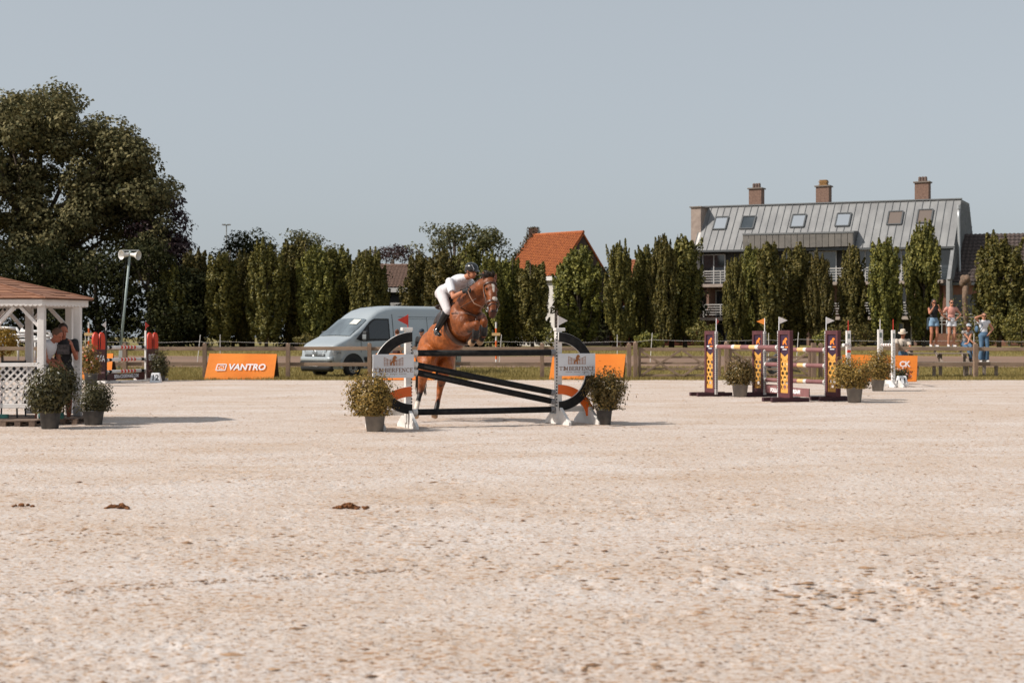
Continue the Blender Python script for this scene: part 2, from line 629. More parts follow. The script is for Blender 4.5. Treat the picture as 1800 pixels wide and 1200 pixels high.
# loose clods and tyre tracks of the sand
def clods():
    n = 46000
    py = NP.uniform(668, 1290, n)
    d = CAM_H * FPX / (py - HOR)
    X = (NP.uniform(-500, 2300, n) - 900) / FPX * d
    size = np.exp(NP.normal(-5.45, .42, n)) * (.6 + d * .036)
    pts = [np.stack([X, d], 1)]
    sizes = [size]
    for (cx, cy, sx, sy, k, s0) in ((1500, 1040, 170, 26, 146, 0.0134), (1180, 1010, 130, 14, 50, 0.0109), (400, 945, 330, 22, 123, 0.0101),
                                    (740, 985, 150, 14, 56, 0.0109), (1000, 900, 200, 12, 56, 0.0095), (1040, 1170, 160, 14, 33, 0.0101),
                                    (560, 1150, 200, 40, 45, 0.0095), (1650, 1030, 90, 12, 39, 0.0117), (120, 940, 110, 14, 45, 0.0109)):
        yy = NP.normal(cy, sy, k)
        dd = CAM_H * FPX / (yy - HOR)
        pts.append(np.stack([(NP.normal(cx, sx, k) - 900) / FPX * dd, dd], 1))
        sizes.append(s0 * np.exp(NP.normal(0, .35, k)))
    for (cx, cy, s0) in ((115, 1020, .026), (260, 1062, .03), (530, 1103, .024), (748, 1002, .024), (868, 992, .02), (1715, 820, .03), (758, 848, .035), (1420, 1072, .026), (1530, 1040, .024),
                         (1035, 1170, .022), (960, 953, .026), (1000, 985, .022), (1295, 1008, .024), (1780, 1062, .022), (290, 928, .024), (150, 930, .022), (64, 932, .02), (600, 968, .02)):
        q = GY(cx, cy)
        m = 4
        pts.append(np.stack([q.x + NP.normal(0, s0 * .9, m), q.y + NP.normal(0, .03, m)], 1))
        sizes.append(s0 * .55 * np.exp(NP.normal(0, .25, m)))
    for (a, b_, k, s0) in (((-60, 1056), (720, 1000), 170, .0075), ((-60, 1049), (640, 1003), 120, .0065), ((1150, 968), (1850, 928), 120, .0065)):
        t = NP.uniform(0, 1, k)
        A, B = GY(*a), GY(*b_)
        pts.append(np.stack([A.x + (B.x - A.x) * t + NP.normal(0, .02, k), A.y + (B.y - A.y) * t + NP.normal(0, .02, k)], 1))
        sizes.append(s0 * np.exp(NP.normal(0, .3, k)))
    p = np.concatenate(pts)
    s = np.concatenate(sizes)
    k = len(p)
    base = np.array([(1, 0, .15), (0, 1, .15), (-1, 0, .15), (0, -1, .15), (0, 0, .8), (.1, .1, -.3)], float)
    vv = base[None] * s[:, None, None] * NP.uniform(.6, 1.4, (k, 6, 3)) * np.array([1.8, 1, .55])
    vv[:, :, 0] += p[:, :1]
    vv[:, :, 1] += p[:, 1:]
    vv[:, :, 2] += sand_height(p[:, 0], p[:, 1])[:, None]
    tri = np.array([(0, 1, 4), (1, 2, 4), (2, 3, 4), (3, 0, 4)])
    fs = (np.arange(k)[:, None, None] * 6 + tri[None]).reshape(-1, 3)
    me = bpy.data.meshes.new('sand_clods')
    me.from_pydata(vv.reshape(-1, 3).tolist(), [], fs.tolist())
    me.materials.append(M('clods', (.40, .255, .155), .95, (.11, .05, .022), island=True))
    tag(link('sand_clods', me), 'loose brown crumbs and clods scattered over the pale arena sand', None, None, 'stuff')


clods()
# ------------------------------------------------------------------ buildings
brick_red = M('brick_wall', (.26, .12, .075), .9, (.17, .085, .06), 14, .4, 40)
brick_brown = M('chimney_brick', (.23, .145, .11), .9, (.15, .09, .07), 10, .5, 30)
zinc = M('zinc_roof', (.255, .255, .255), .55, (.195, .195, .198), 1.3, metal=.2, stretch=(1, 1, .3), detail=7)
zinc_dark = M('zinc_seam', (.16, .165, .17), .5, metal=.2)
slate = M('grey_shingle', (.235, .24, .245), .75, (.17, .175, .18), 2.5, .5, 14)
concrete = M('balcony_concrete', (.36, .30, .26), .85, (.27, .22, .19), 3)
glass_dark = M('window_glass', (.02, .028, .034), .06, (.05, .06, .07), .5, spec=.9)
blind = M('skylight_blind', (.13, .10, .085), .6)
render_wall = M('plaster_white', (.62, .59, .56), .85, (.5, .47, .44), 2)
frame_grey = M('window_frame_grey', (.07, .075, .08), .5)
shade_wall = M('shade_dark_wall', (.05, .048, .047), .8, (.03, .03, .03), 2)  # near-black colour stands in for shade under eaves and balconies
Z = V((0, 0, 1))


def poly_obj(name, pts, t, mat, parent):
    """planar polygon given by 3-D points, thickened by t behind its face"""
    pts = [V(p) for p in pts]
    n = len(pts)
    nr = (pts[1] - pts[0]).cross(pts[2] - pts[0]).normalized()
    mb = MB()
    q = pts + [p - nr * t for p in pts]
    mb.add(q, [tuple(range(n)), tuple(range(2 * n - 1, n - 1, -1))] + [(k, n + k, n + (k + 1) % n, (k + 1) % n) for k in range(n)])
    return mb.build(name, mat, parent)


def apartment():
    base = P(1440, 600, 113)
    base.z = gz(113)
    root = thing('apartment_building', 'grey metal roofed apartment block with balconies behind the columnar trees', 'building', base)
    fi = math.radians(28)
    v, n = V((math.cos(fi), -math.sin(fi), 0)), V((-math.sin(fi), -math.cos(fi), 0))
    A = P(1240, 364, 118)
    L = 20.6
    O = A - base                                   # ridge start in local coordinates
    drop = -.28 / L

    def Q(s, r, z):                                # s along the block, r out towards the arena, z above the ground
        p = O + v * s + n * r
        return V((p.x, p.y, z))
    zr, ze = A.z - base.z, 8.37 - base.z           # ridge and eaves heights
    RUN = 2.9
    k = (zr - ze) / RUN

    def S(s, r, off=0.):                           # a point on the roof slope
        p = Q(s, r, zr + drop * s - k * r)
        return p + (Z * 1 + n * k).normalized() * off
    # roof: one metal tray for each bay between standing seams
    W = .57
    ns = int(L / W)
    core = MB()
    core.add([S(0, 0, -.1), S(L, 0, -.1), S(L, RUN, -.1), S(0, RUN, -.1)], [(3, 2, 1, 0)])
    roof = core.build('roof', zinc_dark, root)
    tray = MB()
    for i in range(ns):
        a, b = i * L / ns + .02, (i + 1) * L / ns - .02
        mb = MB()
        mb.add([S(a, 0), S(b, 0), S(b, RUN), S(a, RUN), S(a, 0, -.05), S(b, 0, -.05), S(b, RUN, -.05), S(a, RUN, -.05)],
               [(3, 2, 1, 0), (4, 5, 6, 7), (0, 1, 5, 4), (1, 2, 6, 5), (2, 3, 7, 6), (3, 0, 4, 7)])
        mb.build('roof_panel', zinc, roof)
        mb = MB()
        mb.bar(S(a - .02, 0, .02), S(a - .02, RUN, .02), .035, .07, n)
        mb.build('seam', zinc_dark, roof)
    mb = MB().bar(S(-.1, .0, .05), S(L + .05, .0, .05), .22, .09)
    mb.build('ridge_cap', zinc_dark, roof)
    mb = MB().bar(S(-.1, RUN, -.05), S(L + .05, RUN, -.05), .14, .16)
    mb.build('gutter', frame_grey, roof)
    # flat top and back slope
    poly_obj('flat_roof', [Q(0, 0, zr - .02), Q(L, 0, zr - .3), Q(L, -3.2, zr - .35), Q(0, -3.2, zr - .1)], .2, slate, roof)
    poly_obj('back_slope', [Q(0, -3.2, zr - .1), Q(L, -3.2, zr - .35), Q(L, -7, 5), Q(0, -7, 5)], .2, slate, roof)
    # skylights
    for px, py, g in ((1268, 393, 0), (1316, 392, 1), (1404, 389, 0), (1483, 387, 0), (1574, 384, 2), (1626, 381, 2)):
        s = (px - 1231) / 459 * L * 1.0
        # the bay nearer the camera shows wider: correct the linear guess
        for _ in range(12):
            q = S(s, 1.0) + base
            s += ((px) - (900 + FPX * q.x / q.y)) / 22.0
        r = .5
        for _ in range(12):
            q = S(s, r) + base
            r += ((py) - (HOR - FPX * (q.z - CAM_H) / q.y)) / 34.0
        fr = MB()
        h, w = .40, .54
        for (a, b) in (((-w, -h), (w, -h)), ((w, -h), (w, h)), ((w, h), (-w, h)), ((-w, h), (-w, -h))):
            fr.bar(S(s + a[0], r + a[1], .06), S(s + b[0], r + b[1], .06), .1, .12, (Z + n * k).normalized())
        sk = fr.build('skylight', frame_grey, root)
        poly_obj('pane', [S(s - w, r + h, .07), S(s + w, r + h, .07), S(s + w, r - h, .07), S(s - w, r - h, .07)], .02,
                 [M('sky_glass', (.97, .95, .92), .08, metal=1.0), glass_dark, blind][g], sk)
    # gable wall on the right, clad in small shingles, in rows
    gable = [Q(L, 4.4, 4.9), Q(L, -7, 5), Q(L, -3.2, zr - .36), Q(L, 0, zr - .3)]
    gw = poly_obj('gable_wall', gable, .25, slate, root)
    mbs = MB()
    for i in range(26):                            # slanting courses of the cladding
        a = Q(L + .012, 4.4 - i * .45, 4.9)
        d = (V((0, 0, 1)) - n * .62).normalized()
        b = a + d * 9
        # clip against the gable outline
        t1 = 9.
        while t1 > .2:
            b = a + d * t1
            r = (b - Q(L, 0, 0)).dot(n)
            top = (zr - .3 - k * r * .98) if r > 0 else (zr - .36 if r > -3.2 else zr - .36 - (-3.2 - r) * (zr - 5.4) / 3.8)
            if b.z < min(top, zr - .36) - .05 and r > -6.9: break
            t1 -= .15
        if t1 > .4: mbs.bar(a, b, .03, .05, v)
    mbs.build('shingle_courses', zinc_dark, gw)
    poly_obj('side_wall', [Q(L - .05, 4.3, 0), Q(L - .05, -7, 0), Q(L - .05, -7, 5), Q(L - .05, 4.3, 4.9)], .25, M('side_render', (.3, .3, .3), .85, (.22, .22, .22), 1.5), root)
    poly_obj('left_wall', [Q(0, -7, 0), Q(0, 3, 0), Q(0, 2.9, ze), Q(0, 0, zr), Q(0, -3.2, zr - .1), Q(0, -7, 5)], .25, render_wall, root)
    # dormer clad in upright trays
    s0, s1 = 4.3, 13.2
    zt = zr - k * 1.95
    poly_obj('dormer_top', [Q(s0, 3.25, zt), Q(s1, 3.25, zt - .12), Q(s1, 1.7, zt - .12), Q(s0, 1.7, zt)], .12, zinc_dark, root)
    for i in range(18):
        a, b = s0 + (s1 - s0) * i / 18 + .02, s0 + (s1 - s0) * (i + 1) / 18 - .02
        poly_obj('dormer_panel', [Q(a, 3.2, zt - 1.25), Q(b, 3.2, zt - 1.25), Q(b, 3.2, zt - .1), Q(a, 3.2, zt - .1)], .05,
                 M('dormer_zinc', (.17, .155, .14), .55, (.13, .12, .11), 2, metal=.2), root)
    poly_obj('dormer_side', [Q(s1, 3.2, zt - 1.25), Q(s1, .9, zt - 1.25), Q(s1, 1.8, zt), Q(s1, 3.2, zt - .1)], .1, frame_grey, root)
    # floors: set-back walls, windows, slabs and railings
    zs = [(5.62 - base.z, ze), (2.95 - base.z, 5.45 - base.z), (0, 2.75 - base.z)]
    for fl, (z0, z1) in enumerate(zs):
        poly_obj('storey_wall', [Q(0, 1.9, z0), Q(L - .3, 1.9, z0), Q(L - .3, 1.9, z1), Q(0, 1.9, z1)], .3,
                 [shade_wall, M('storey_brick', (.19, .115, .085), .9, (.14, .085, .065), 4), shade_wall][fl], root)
        s = .5
        while s < L - 2:
            ww = R_.uniform(1.5, 2.4)
            z2, z3 = z0 + .08, z1 - .3
            wf = MB()
            for q in (0, ww / 2, ww):
                wf.bar(Q(s + q, 1.97, z2), Q(s + q, 1.97, z3), .09, .08, v)
            wf.bar(Q(s, 1.975, z3), Q(s + ww, 1.975, z3), .09, .09)
            wo_ = wf.build('window', M('window_frame_light', (.42, .42, .42), .5), root)
            for q in (0, 1):
                a = s + q * ww / 2
                poly_obj('pane', [Q(a + .04, 1.95, z2), Q(a + ww / 2 - .04, 1.95, z2), Q(a + ww / 2 - .04, 1.95, z3), Q(a + .04, 1.95, z3)], .02, glass_dark, wo_)
            s += ww + R_.uniform(.5, 1.4)
    for z0 in (zs[0][0], zs[1][0]):
        mb = MB()
        a, b = Q(-.2, 2.9, z0 - .12), Q(L - .6, 2.9, z0 - .12)
        mb.bar(a, b, 2.2, .24)
        sl = mb.build('balcony', concrete, root)
        for q in range(5):
            zz = z0 + .22 + q * .2
            MB().bar(Q(-.2, 3.95, zz), Q(L - .7, 3.95, zz), .05, .055 if q < 4 else .08).build('railing_bar', M('railing_white', (.40, .385, .37), .6), sl)
        for q in range(15):
            s = -.1 + q * (L - .8) / 14
            MB().bar(Q(s, 3.96, z0), Q(s, 3.96, z0 + 1.05), .06, .06, v).build('railing_post', MATS['railing_white'], sl)
        for q in range(5):
            s = 1.5 + q * 4.1
            MB().bar(Q(s, 2.8, z0 - 2.6), Q(s, 2.8, z0 - .2), 1.5, .2, v).build('party_wall', MATS['storey_brick'], root)
    # chimneys
    for px, top, w in ((1330, 333, 31), (1448, 329, 31), (1622, 322, 32)):
        s = 5.
        for _ in range(14):
            q = Q(s, -.6, zr) + base
            s += (px - (900 + FPX * q.x / q.y)) / 22.0
        q = Q(s, -.6, 0)
        dd = (q + base).y
        zt_ = CAM_H + (HOR - top) / FPX * dd - base.z
        rot = Matrix((v, -n, Z)).transposed()
        ch = MB().box(V((q.x, q.y, (zt_ + zr - .6) / 2)), (1.05, .85, zt_ - zr + .6), rot).build('chimney', brick_brown, root)
        MB().box(V((q.x, q.y, zt_ + .05)), (1.25, 1.05, .1), rot).build('chimney_slab', M('slab_stone', (.18, .15, .13), .9), ch)
        if px == 1448:
            mb = MB()
            for e in range(4): mb.box(V((q.x, q.y, zt_ + .15 + e * .12)), (.66 - .03 * (e % 2) * 3, .6, .09), rot)
            mb.build('chimney_pot', M('pot_ochre', (.27, .15, .06), .9), ch)
        else:
            for e in (-.22, 0, .22):
                mb = MB().cyl(V((q.x, q.y, zt_ + .1)) + v * e, V((q.x, q.y, zt_ + .4)) + v * e, .13, .12, 10)
                mb.ell(V((q.x, q.y, zt_ + .4)) + v * e, (.13, .13, .12), None, 10, 6)
                mb.build('chimney_pot', M('pot_clay', (.17, .12, .1), .9, (.1, .07, .06), 9), ch)
    q = Q(-.2, .9, 0)
    MB().box(V((q.x, q.y, 7.4)), (.85, 1.6, 7.7), Matrix((v, -n, Z)).transposed()).build('end_stack', M('stack_render', (.36, .29, .25), .9, (.28, .22, .19), 3), root)
    MB().box(V((q.x, q.y, 11.3)), (1.05, 1.8, .1), Matrix((v, -n, Z)).transposed()).build('stack_slab', MATS['slab_stone'], root)
    mb = MB().tube([Q(L + .3, 2.6, 4.3), Q(L + .25, 2.2, 4.9), Q(L + .2, 2.2, 9.5), Q(L + .2, 2.2, 10.2)], .11, 10)
    mb.build('flue_pipe', M('flue_steel', (.42, .43, .44), .4, metal=.5), root, True)
    MB().cyl(Q(L + .2, 2.2, 10.2), Q(L + .2, 2.2, 10.5), .15, .15, 10).build('flue_cap', MATS['flue_steel'], root)


apartment()


def tiled(name, A, B, C, D, mat, parent, nu, nv, wave=.035):
    """pantile roof face A-B (ridge) / D-C (eaves): real waves and stepped courses, joined"""
    A, B, C, D = map(V, (A, B, C, D))
    nr = (B - A).cross(D - A).normalized()
    if nr.z < 0: nr = -nr
    mb = MB()
    sub = 4
    cols = nu * sub + 1
    for j in range(nv):
        for e in (0, 1):
            t = (j + e) / nv
            for i in range(cols):
                s = i / (cols - 1)
                p = (A + (B - A) * s) * (1 - t) + (D + (C - D) * s) * t
                mb.v.append(tuple(p + nr * (wave * math.sin(i / sub * 2 * math.pi) + (.045 if e else .0) + .05)))
        o = j * 2 * cols
        for i in range(cols - 1):
            mb.f.append((o + i, o + i + 1, o + cols + i + 1, o + cols + i))
    return tag(mb.build(name, mat, parent, True), kind='stuff')


def gable_house(name, label, TR, fi, L, run, zr, ze, wallmat, roofmat, nu, nv, gablemat=None, back=None):
    """TR: near end of the ridge"""
    base = V((TR.x, TR.y, gz(TR.y)))
    root = thing(name, label, 'house', base)
    v, n = V((math.cos(fi), -math.sin(fi), 0)), V((-math.sin(fi), -math.cos(fi), 0))

    def Q(s, r, z):
        p = v * s + n * r
        return V((p.x, p.y, z))
    k = (zr - ze) / run
    back = back or run
    roof = poly_obj('roof', [Q(-L, run, ze), Q(0, run, ze), Q(0, 0, zr), Q(-L, 0, zr)], .12, roofmat, root)
    poly_obj('roof_back', [Q(0, -back, ze), Q(-L, -back, ze), Q(-L, 0, zr), Q(0, 0, zr)], .12, roofmat, root)
    tiled('roof_tiles', Q(-L, 0, zr), Q(0, 0, zr), Q(0, run, ze), Q(-L, run, ze), roofmat, roof, nu, nv)
    MB().tube([Q(-L, 0, zr + .06), Q(0, 0, zr + .06)], .12, 8).build('ridge_tiles', roofmat, roof)
    rw = run - .35
    poly_obj('wall', [Q(-L, rw, 0), Q(-.15, rw, 0), Q(-.15, rw, ze + .2), Q(-L, rw, ze + .2)], .3, wallmat, root)
    poly_obj('gable', [Q(-.1, rw, 0), Q(-.1, -back, 0), Q(-.1, -back, ze), Q(-.1, 0, zr - .1), Q(-.1, rw, ze + .3)], .3, gablemat or wallmat, root)
    poly_obj('far_gable', [Q(-L + .1, -back, 0), Q(-L + .1, rw, 0), Q(-L + .1, rw, ze + .3), Q(-L + .1, 0, zr - .1), Q(-L + .1, -back, ze)], .3, wallmat, root)
    MB().bar(Q(-L, run - .12, ze - .16), Q(0, run - .12, ze - .16), .26, .3).build('gutter', M('gutter_white', (.62, .60, .58), .6), root)
    return root, Q


pantile = M('orange_pantile', (.40, .12, .036), .85, (.27, .075, .026), 5, .2, 20, detail=6)
TR = P(1026, 409, 105)
root, Q = gable_house('tiled_house', 'steep orange tiled house with white wall between the trees', TR, math.radians(43), 5.3, 3.15,
                      TR.z - gz(105), 5.8 - gz(105), render_wall, pantile, 24, 26, M('dark_gable', (.075, .05, .042), .9, (.05, .035, .03), 3))
ch = MB().box(Q(-5.2, -.2, 8.15), (.7, .7, 1.6)).build('chimney', brick_brown, root)
iv = NP.normal(0, 1, (900, 3))
iv = iv / np.linalg.norm(iv, axis=1, keepdims=True)
c0 = np.array(Q(-5.2, -.2, 8.1))
ivn = iv / np.max(np.abs(iv), axis=1, keepdims=True) * np.array([.44, .44, .85]) + c0 + NP.normal(0, .05, (900, 3))
iv2 = np.array([Q(-5.3 - .12 * NP.normal(), t * 3.1, 8.3 - t * 3.1 + NP.normal(0, .15)) for t in NP.uniform(0, 1, 700)]) + NP.normal(0, .12, (700, 3))
ivy_mat = M('ivy', (.085, .05, .022), .8, (.04, .045, .016), island=True, transl=.2)
link('ivy', quad_mesh('ivy', np.concatenate([leaves(ivn, iv, .14), leaves(iv2, np.tile([0, -.5, .7], (700, 1)), .18)]), ivy_mat), root)

TR = P(742, 468, 100)
root, Q = gable_house('brown_roofed_house', 'low brown roofed house with white garage doors behind the van', TR, math.radians(4), 7.5, 3.2,
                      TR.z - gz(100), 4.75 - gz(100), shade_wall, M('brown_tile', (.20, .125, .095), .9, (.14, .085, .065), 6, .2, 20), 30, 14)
for e in (-6.4, -4.9, -3.3, -1.8):
    poly_obj('garage_door', [Q(e, 2.92, .1), Q(e + 1.35, 2.92, .1), Q(e + 1.35, 2.92, 3.0), Q(e, 2.92, 3.0)], .06, M('door_white', (.55, .53, .51), .7), root)

TR = P(1216, 458, 110)
root, Q = gable_house('brick_house', 'red brick house showing in the gaps right of the orange roof', TR, math.radians(20), 6, 3,
                      TR.z - gz(110), 4.6 - gz(110), M('red_brick', (.30, .095, .05), .9, (.22, .07, .04), 9, .3, 40), M('red_tile', (.32, .11, .05), .9, (.22, .08, .04), 6), 26, 12)
for e in (-4.6, -2.2):
    w_ = MB().box(Q(e, 2.66, 2.4), (.9, .08, 1.3)).build('window', M('window_white', (.6, .6, .6), .5), root)
    MB().box(Q(e, 2.72, 2.4), (.7, .06, 1.1)).build('pane', glass_dark, w_)

# dark roofed neighbour on the right
base = P(1745, 600, 106)
base.z = gz(106)
root = thing('dark_roofed_house', 'brick house with black tiled roof at the right edge', 'house', base)
fi = math.radians(12)
v, n = V((math.cos(fi), -math.sin(fi), 0)), V((-math.sin(fi), -math.cos(fi), 0))


def Q(s, r, z):
    p = v * s + n * r
    return V((p.x, p.y, z))


zr, ze = CAM_H + (HOR - 413) / FPX * 110 - base.z, CAM_H + (HOR - 497) / FPX * 106 - base.z
blk = M('black_tile', (.035, .03, .03), .8, (.06, .05, .05), 3)
roof = poly_obj('roof', [Q(-3.4, 1.2, ze), Q(14, 1.2, ze), Q(14, -3.2, zr), Q(-2.2, -3.2, zr)], .15, blk, root)
tiled('roof_tiles', Q(-2.2, -3.2, zr), Q(14, -3.2, zr), Q(14, 1.2, ze), Q(-3.4, 1.2, ze), M('brown_black_tile', (.085, .06, .052), .8, (.05, .038, .034), 4), roof, 52, 14)
poly_obj('wall', [Q(-3.6, .9, 0), Q(14, .9, 0), Q(14, .9, ze), Q(-3.6, .9, ze)], .3, brick_red, root)
poly_obj('side_wall', [Q(-3.6, -5, 0), Q(-3.6, .6, 0), Q(-3.6, .6, ze), Q(-3.6, -5, ze)], .3, brick_red, root)
MB().bar(Q(-3.8, 1.2, ze - .1), Q(14, 1.2, ze - .1), .2, .2).build('gutter', frame_grey, root)
gd = poly_obj('garage_door', [Q(-3.2, .96, 0), Q(1.1, .96, 0), Q(1.1, .96, ze - .9), Q(-3.2, .96, ze - .9)], .08, M('garage_grey', (.10, .10, .105), .6), root)
for q in range(6):
    MB().bar(Q(-3.2, .98, .4 + q * .5), Q(1.1, .98, .4 + q * .5), .02, .03).build('door_groove', frame_grey, gd)
rl = MB()
tr = thing('terrace_railing', 'pale open terrace railing before the garage at right', 'railing', base)
for q in range(4): MB().bar(Q(-4.6, 2.2, 1.6 + q * .25), Q(.8, 2.2, 1.6 + q * .25), .04, .05).build('railing_bar', MATS['railing_white'], tr)
for q in range(8): MB().bar(Q(-4.6 + q * .77, 2.21, .9), Q(-4.6 + q * .77, 2.21, 2.4), .05, .05, v).build('railing_post', MATS['railing_white'], tr)
MB().bar(Q(-4.6, 2.2, .45), Q(.8, 2.2, .45), .3, .9).build('parapet', brick_red, tr)

# ------------------------------------------------------------------ trees
leaf_horn = M('hornbeam_leaf', (.055, .060, .016), .55, (.21, .172, .044), island=True, transl=.14, objrand=True, spec=.2)
leaf_big = M('poplar_leaf', (.055, .06, .025), .7, (.23, .195, .09), island=True, transl=.18, spec=.15)
leaf_dark = M('dark_leaf', (.014, .018, .008), .85, (.042, .042, .015), island=True, transl=.1, spec=.08)  # also carries painted shade for the left trees and the hornbeam gaps
leaf_purple = M('copper_beech_leaf', (.028, .013, .015), .6, (.055, .025, .026), island=True, transl=.15)
leaf_mid = M('mid_leaf', (.05, .06, .018), .6, (.125, .11, .035), island=True, transl=.22)
bark = M('bark', (.11, .085, .065), .95, (.065, .05, .04), 8, .6, 25)


def horn_profile(t):
    return np.interp(t, [0, .12, .35, .6, .8, .93, 1.], [.55, .82, 1., .86, .55, .26, .06])


def hornbeam_meshes(h, w, seed):
    rng = np.random.default_rng(seed)
    cs, ns = [], []
    npl = int(70 + 14 * h)
    for i in range(npl):
        t = rng.uniform(0, .88)
        a = rng.uniform(0, 2 * math.pi)
        lob = 1 + .22 * math.sin(2 * a + seed) + .16 * math.sin(3 * a + seed * 2 + 5 * t)
        rho = w / 2 * horn_profile(t) * lob * (rng.uniform(.15, 1.) ** .55)
        L = rng.uniform(.8, 1.7) * (1 if t < .75 else .75)
        r = rng.uniform(.13, .27)
        out = np.array([math.cos(a), math.sin(a), 0])
        ax = np.array([0, 0, 1.]) + out * rng.uniform(.0, .3) + rng.normal(0, .06, 3)
        ax /= np.linalg.norm(ax)
        b = out * rho * .85 + np.array([0, 0, .25 + t * (h - .9)])
        m = int(80 + 60 * L)
        s = rng.uniform(0, 1, m)
        th = rng.uniform(0, 2 * math.pi, m)
        e1 = np.cross(ax, [0.3, .2, .9]); e1 /= np.linalg.norm(e1)
        e2 = np.cross(ax, e1)
        rad = (np.cos(th)[:, None] * e1 + np.sin(th)[:, None] * e2)
        rr = r * np.sin(math.pi * np.clip(s, .02, .98) ** .75) * rng.uniform(.55, 1.1, m)
        cs.append(b + ax * (s * L)[:, None] + rad * rr[:, None])
        ns.append(rad + ax * .35)
    for i in range(5):                             # leaders
        off = rng.normal(0, w * .12, 2)
        hh = h * rng.uniform(.86, 1.0)
        m = 110
        s = rng.uniform(0, 1, m)
        th = rng.uniform(0, 2 * math.pi, m)
        rr = .16 * np.sin(math.pi * np.clip(s, .05, .97) ** .6)
        c = np.stack([off[0] + rr * np.cos(th), off[1] + rr * np.sin(th), hh - 1.6 + 1.6 * s], 1)
        cs.append(c)
        ns.append(np.stack([np.cos(th), np.sin(th), .4 + 0 * th], 1))
    crown = quad_mesh('crown', leaves(np.concatenate(cs), np.concatenate(ns), .17, .6, .45, rng), leaf_horn)
    mb = MB().tube([(0, 0, -.1), (.03, .02, h * .3), (0, .05, h * .7)], [.12, .09, .03], 8)
    for i in range(7):
        a = i * 2.4
        z0 = .5 + i * h * .09
        mb.tube([(0, 0, z0), (math.cos(a) * w * .2, math.sin(a) * w * .2, z0 + .9), (math.cos(a) * w * .28, math.sin(a) * w * .28, z0 + 2.2)], [.05, .035, .012], 5)
    return crown, mb.mesh('trunk', bark, True)


VH = [6.4, 6.6, 6.2, 6.5, 6.8, 6.3, 6.6, 6.0, 6.5, 6.4, 6.7, 6.1]
VW = [2.2, 2.0, 1.7, 2.5, 2.3, 1.9, 2.1, 1.6, 2.4, 1.8, 2.0, 1.9]
VAR = [hornbeam_meshes(h, w, 20 + i) for i, (h, w) in enumerate(zip(VH, VW))]
ORD = ['first', 'second', 'third', 'fourth', 'fifth', 'sixth', 'seventh', 'eighth', 'ninth', 'tenth', 'eleventh', 'twelfth', 'thirteenth',
       'fourteenth', 'fifteenth', 'sixteenth', 'seventeenth', 'eighteenth', 'nineteenth', 'twentieth', 'twenty-first', 'twenty-second',
       'twenty-third', 'twenty-fourth', 'twenty-fifth', 'twenty-sixth', 'twenty-seventh', 'twenty-eighth', 'twenty-ninth', 'thirtieth',
       'thirty-first', 'thirty-second', 'thirty-third', 'thirty-fourth', 'thirty-fifth']
ROW = [(300, 462, 60), (345, 432, 62), (390, 430, 66), (430, 436, 55), (468, 416, 74), (520, 414, 70), (553, 424, 62), (592, 428, 66),
       (648, 427, 66), (735, 442, 62), (776, 436, 62), (822, 425, 62), (862, 438, 58), (898, 446, 52), (936, 448, 66),
       (1018, 428, 92), (1092, 418, 56), (1133, 426, 50), (1166, 406, 46), (1204, 407, 70), (1290, 442, 44), (1318, 425, 50), (1352, 420, 56),
       (1402, 425, 54), (1442, 436, 48), (1498, 424, 52), (1555, 404, 62), (1624, 382, 76), (1756, 403, 80), (1806, 470, 46)]
for i, (px, top, w) in enumerate(ROW):
    d = 87.5 + (.9 if i % 2 else -.9) + R_.uniform(-.4, .4)
    H = CAM_H + (HOR - top) / FPX * d - gz(d)
    Wm = w / FPX * d * (1.12 if px > 1700 else .97 if px < 1270 else .92)
    k = (i * 5) % 12
    t = thing('hornbeam_tree', 'narrow columnar hornbeam, %s from the left in the tree row' % ORD[i], 'tree', G(px, d), 0, 'columnar hornbeams in a row')
    for nm, me in zip(('crown', 'trunk'), VAR[k]):
        o = link(nm, me, t)
        o.scale = (Wm / VW[k], Wm / VW[k], H / VH[k])
        o.rotation_euler = (0, 0, R_.uniform(0, 6.28) if w < 70 else R_.uniform(-.4, .4))


def clump_tree(name, label, clumps, mat, leaf, per, trunk_px, d, trunk_r=.3, limbs=8, flat=.75, base_dz=0.):
    """crown of many leaf clumps (x, y, depth, radius in m) on a trunk with limbs"""
    base = G(trunk_px, d, base_dz)
    t = thing(name, label, 'tree', base)
    cs, ns, ctr = [], [], []
    for (px, py, dd, r) in clumps:
        c = P(px, py, dd) - base
        ctr.append((c, r))
        m = int(per * (r / 1.0) ** 2)
        u = NP.normal(0, 1, (m, 3))
        u /= np.linalg.norm(u, axis=1, keepdims=True)
        rr = r * NP.uniform(.25, 1., m) ** .5 * (1 + .25 * np.sin(u[:, 0] * 5 + px) * np.sin(u[:, 2] * 4 + py))
        cs.append(np.array(c) + u * rr[:, None] * np.array([1.15, 1.15, flat]))
        ns.append(u + np.array([0, 0, .45]))
    link('crown', quad_mesh('crown', leaves(np.concatenate(cs), np.concatenate(ns), leaf, .6, .6), mat), t)
    top = max(c.z for c, r in ctr)
    mb = MB().tube([(0, 0, -.2), (.1, 0, top * .3), (-.1, .1, top * .6), (0, 0, top * .9)], [trunk_r, trunk_r * .8, trunk_r * .5, .05], 10)
    for i in range(min(limbs, len(ctr))):
        c, r = ctr[(i * 5) % len(ctr)]
        z0 = max(.8, c.z * R_.uniform(.35, .6))
        mid = V((c.x * .5, c.y * .5, (z0 + c.z) / 2 + .3))
        mb.tube([(0, 0, z0), mid, c], [trunk_r * .4, trunk_r * .25, .03], 6)
    mb.build('trunk', bark, t, True)
    return t


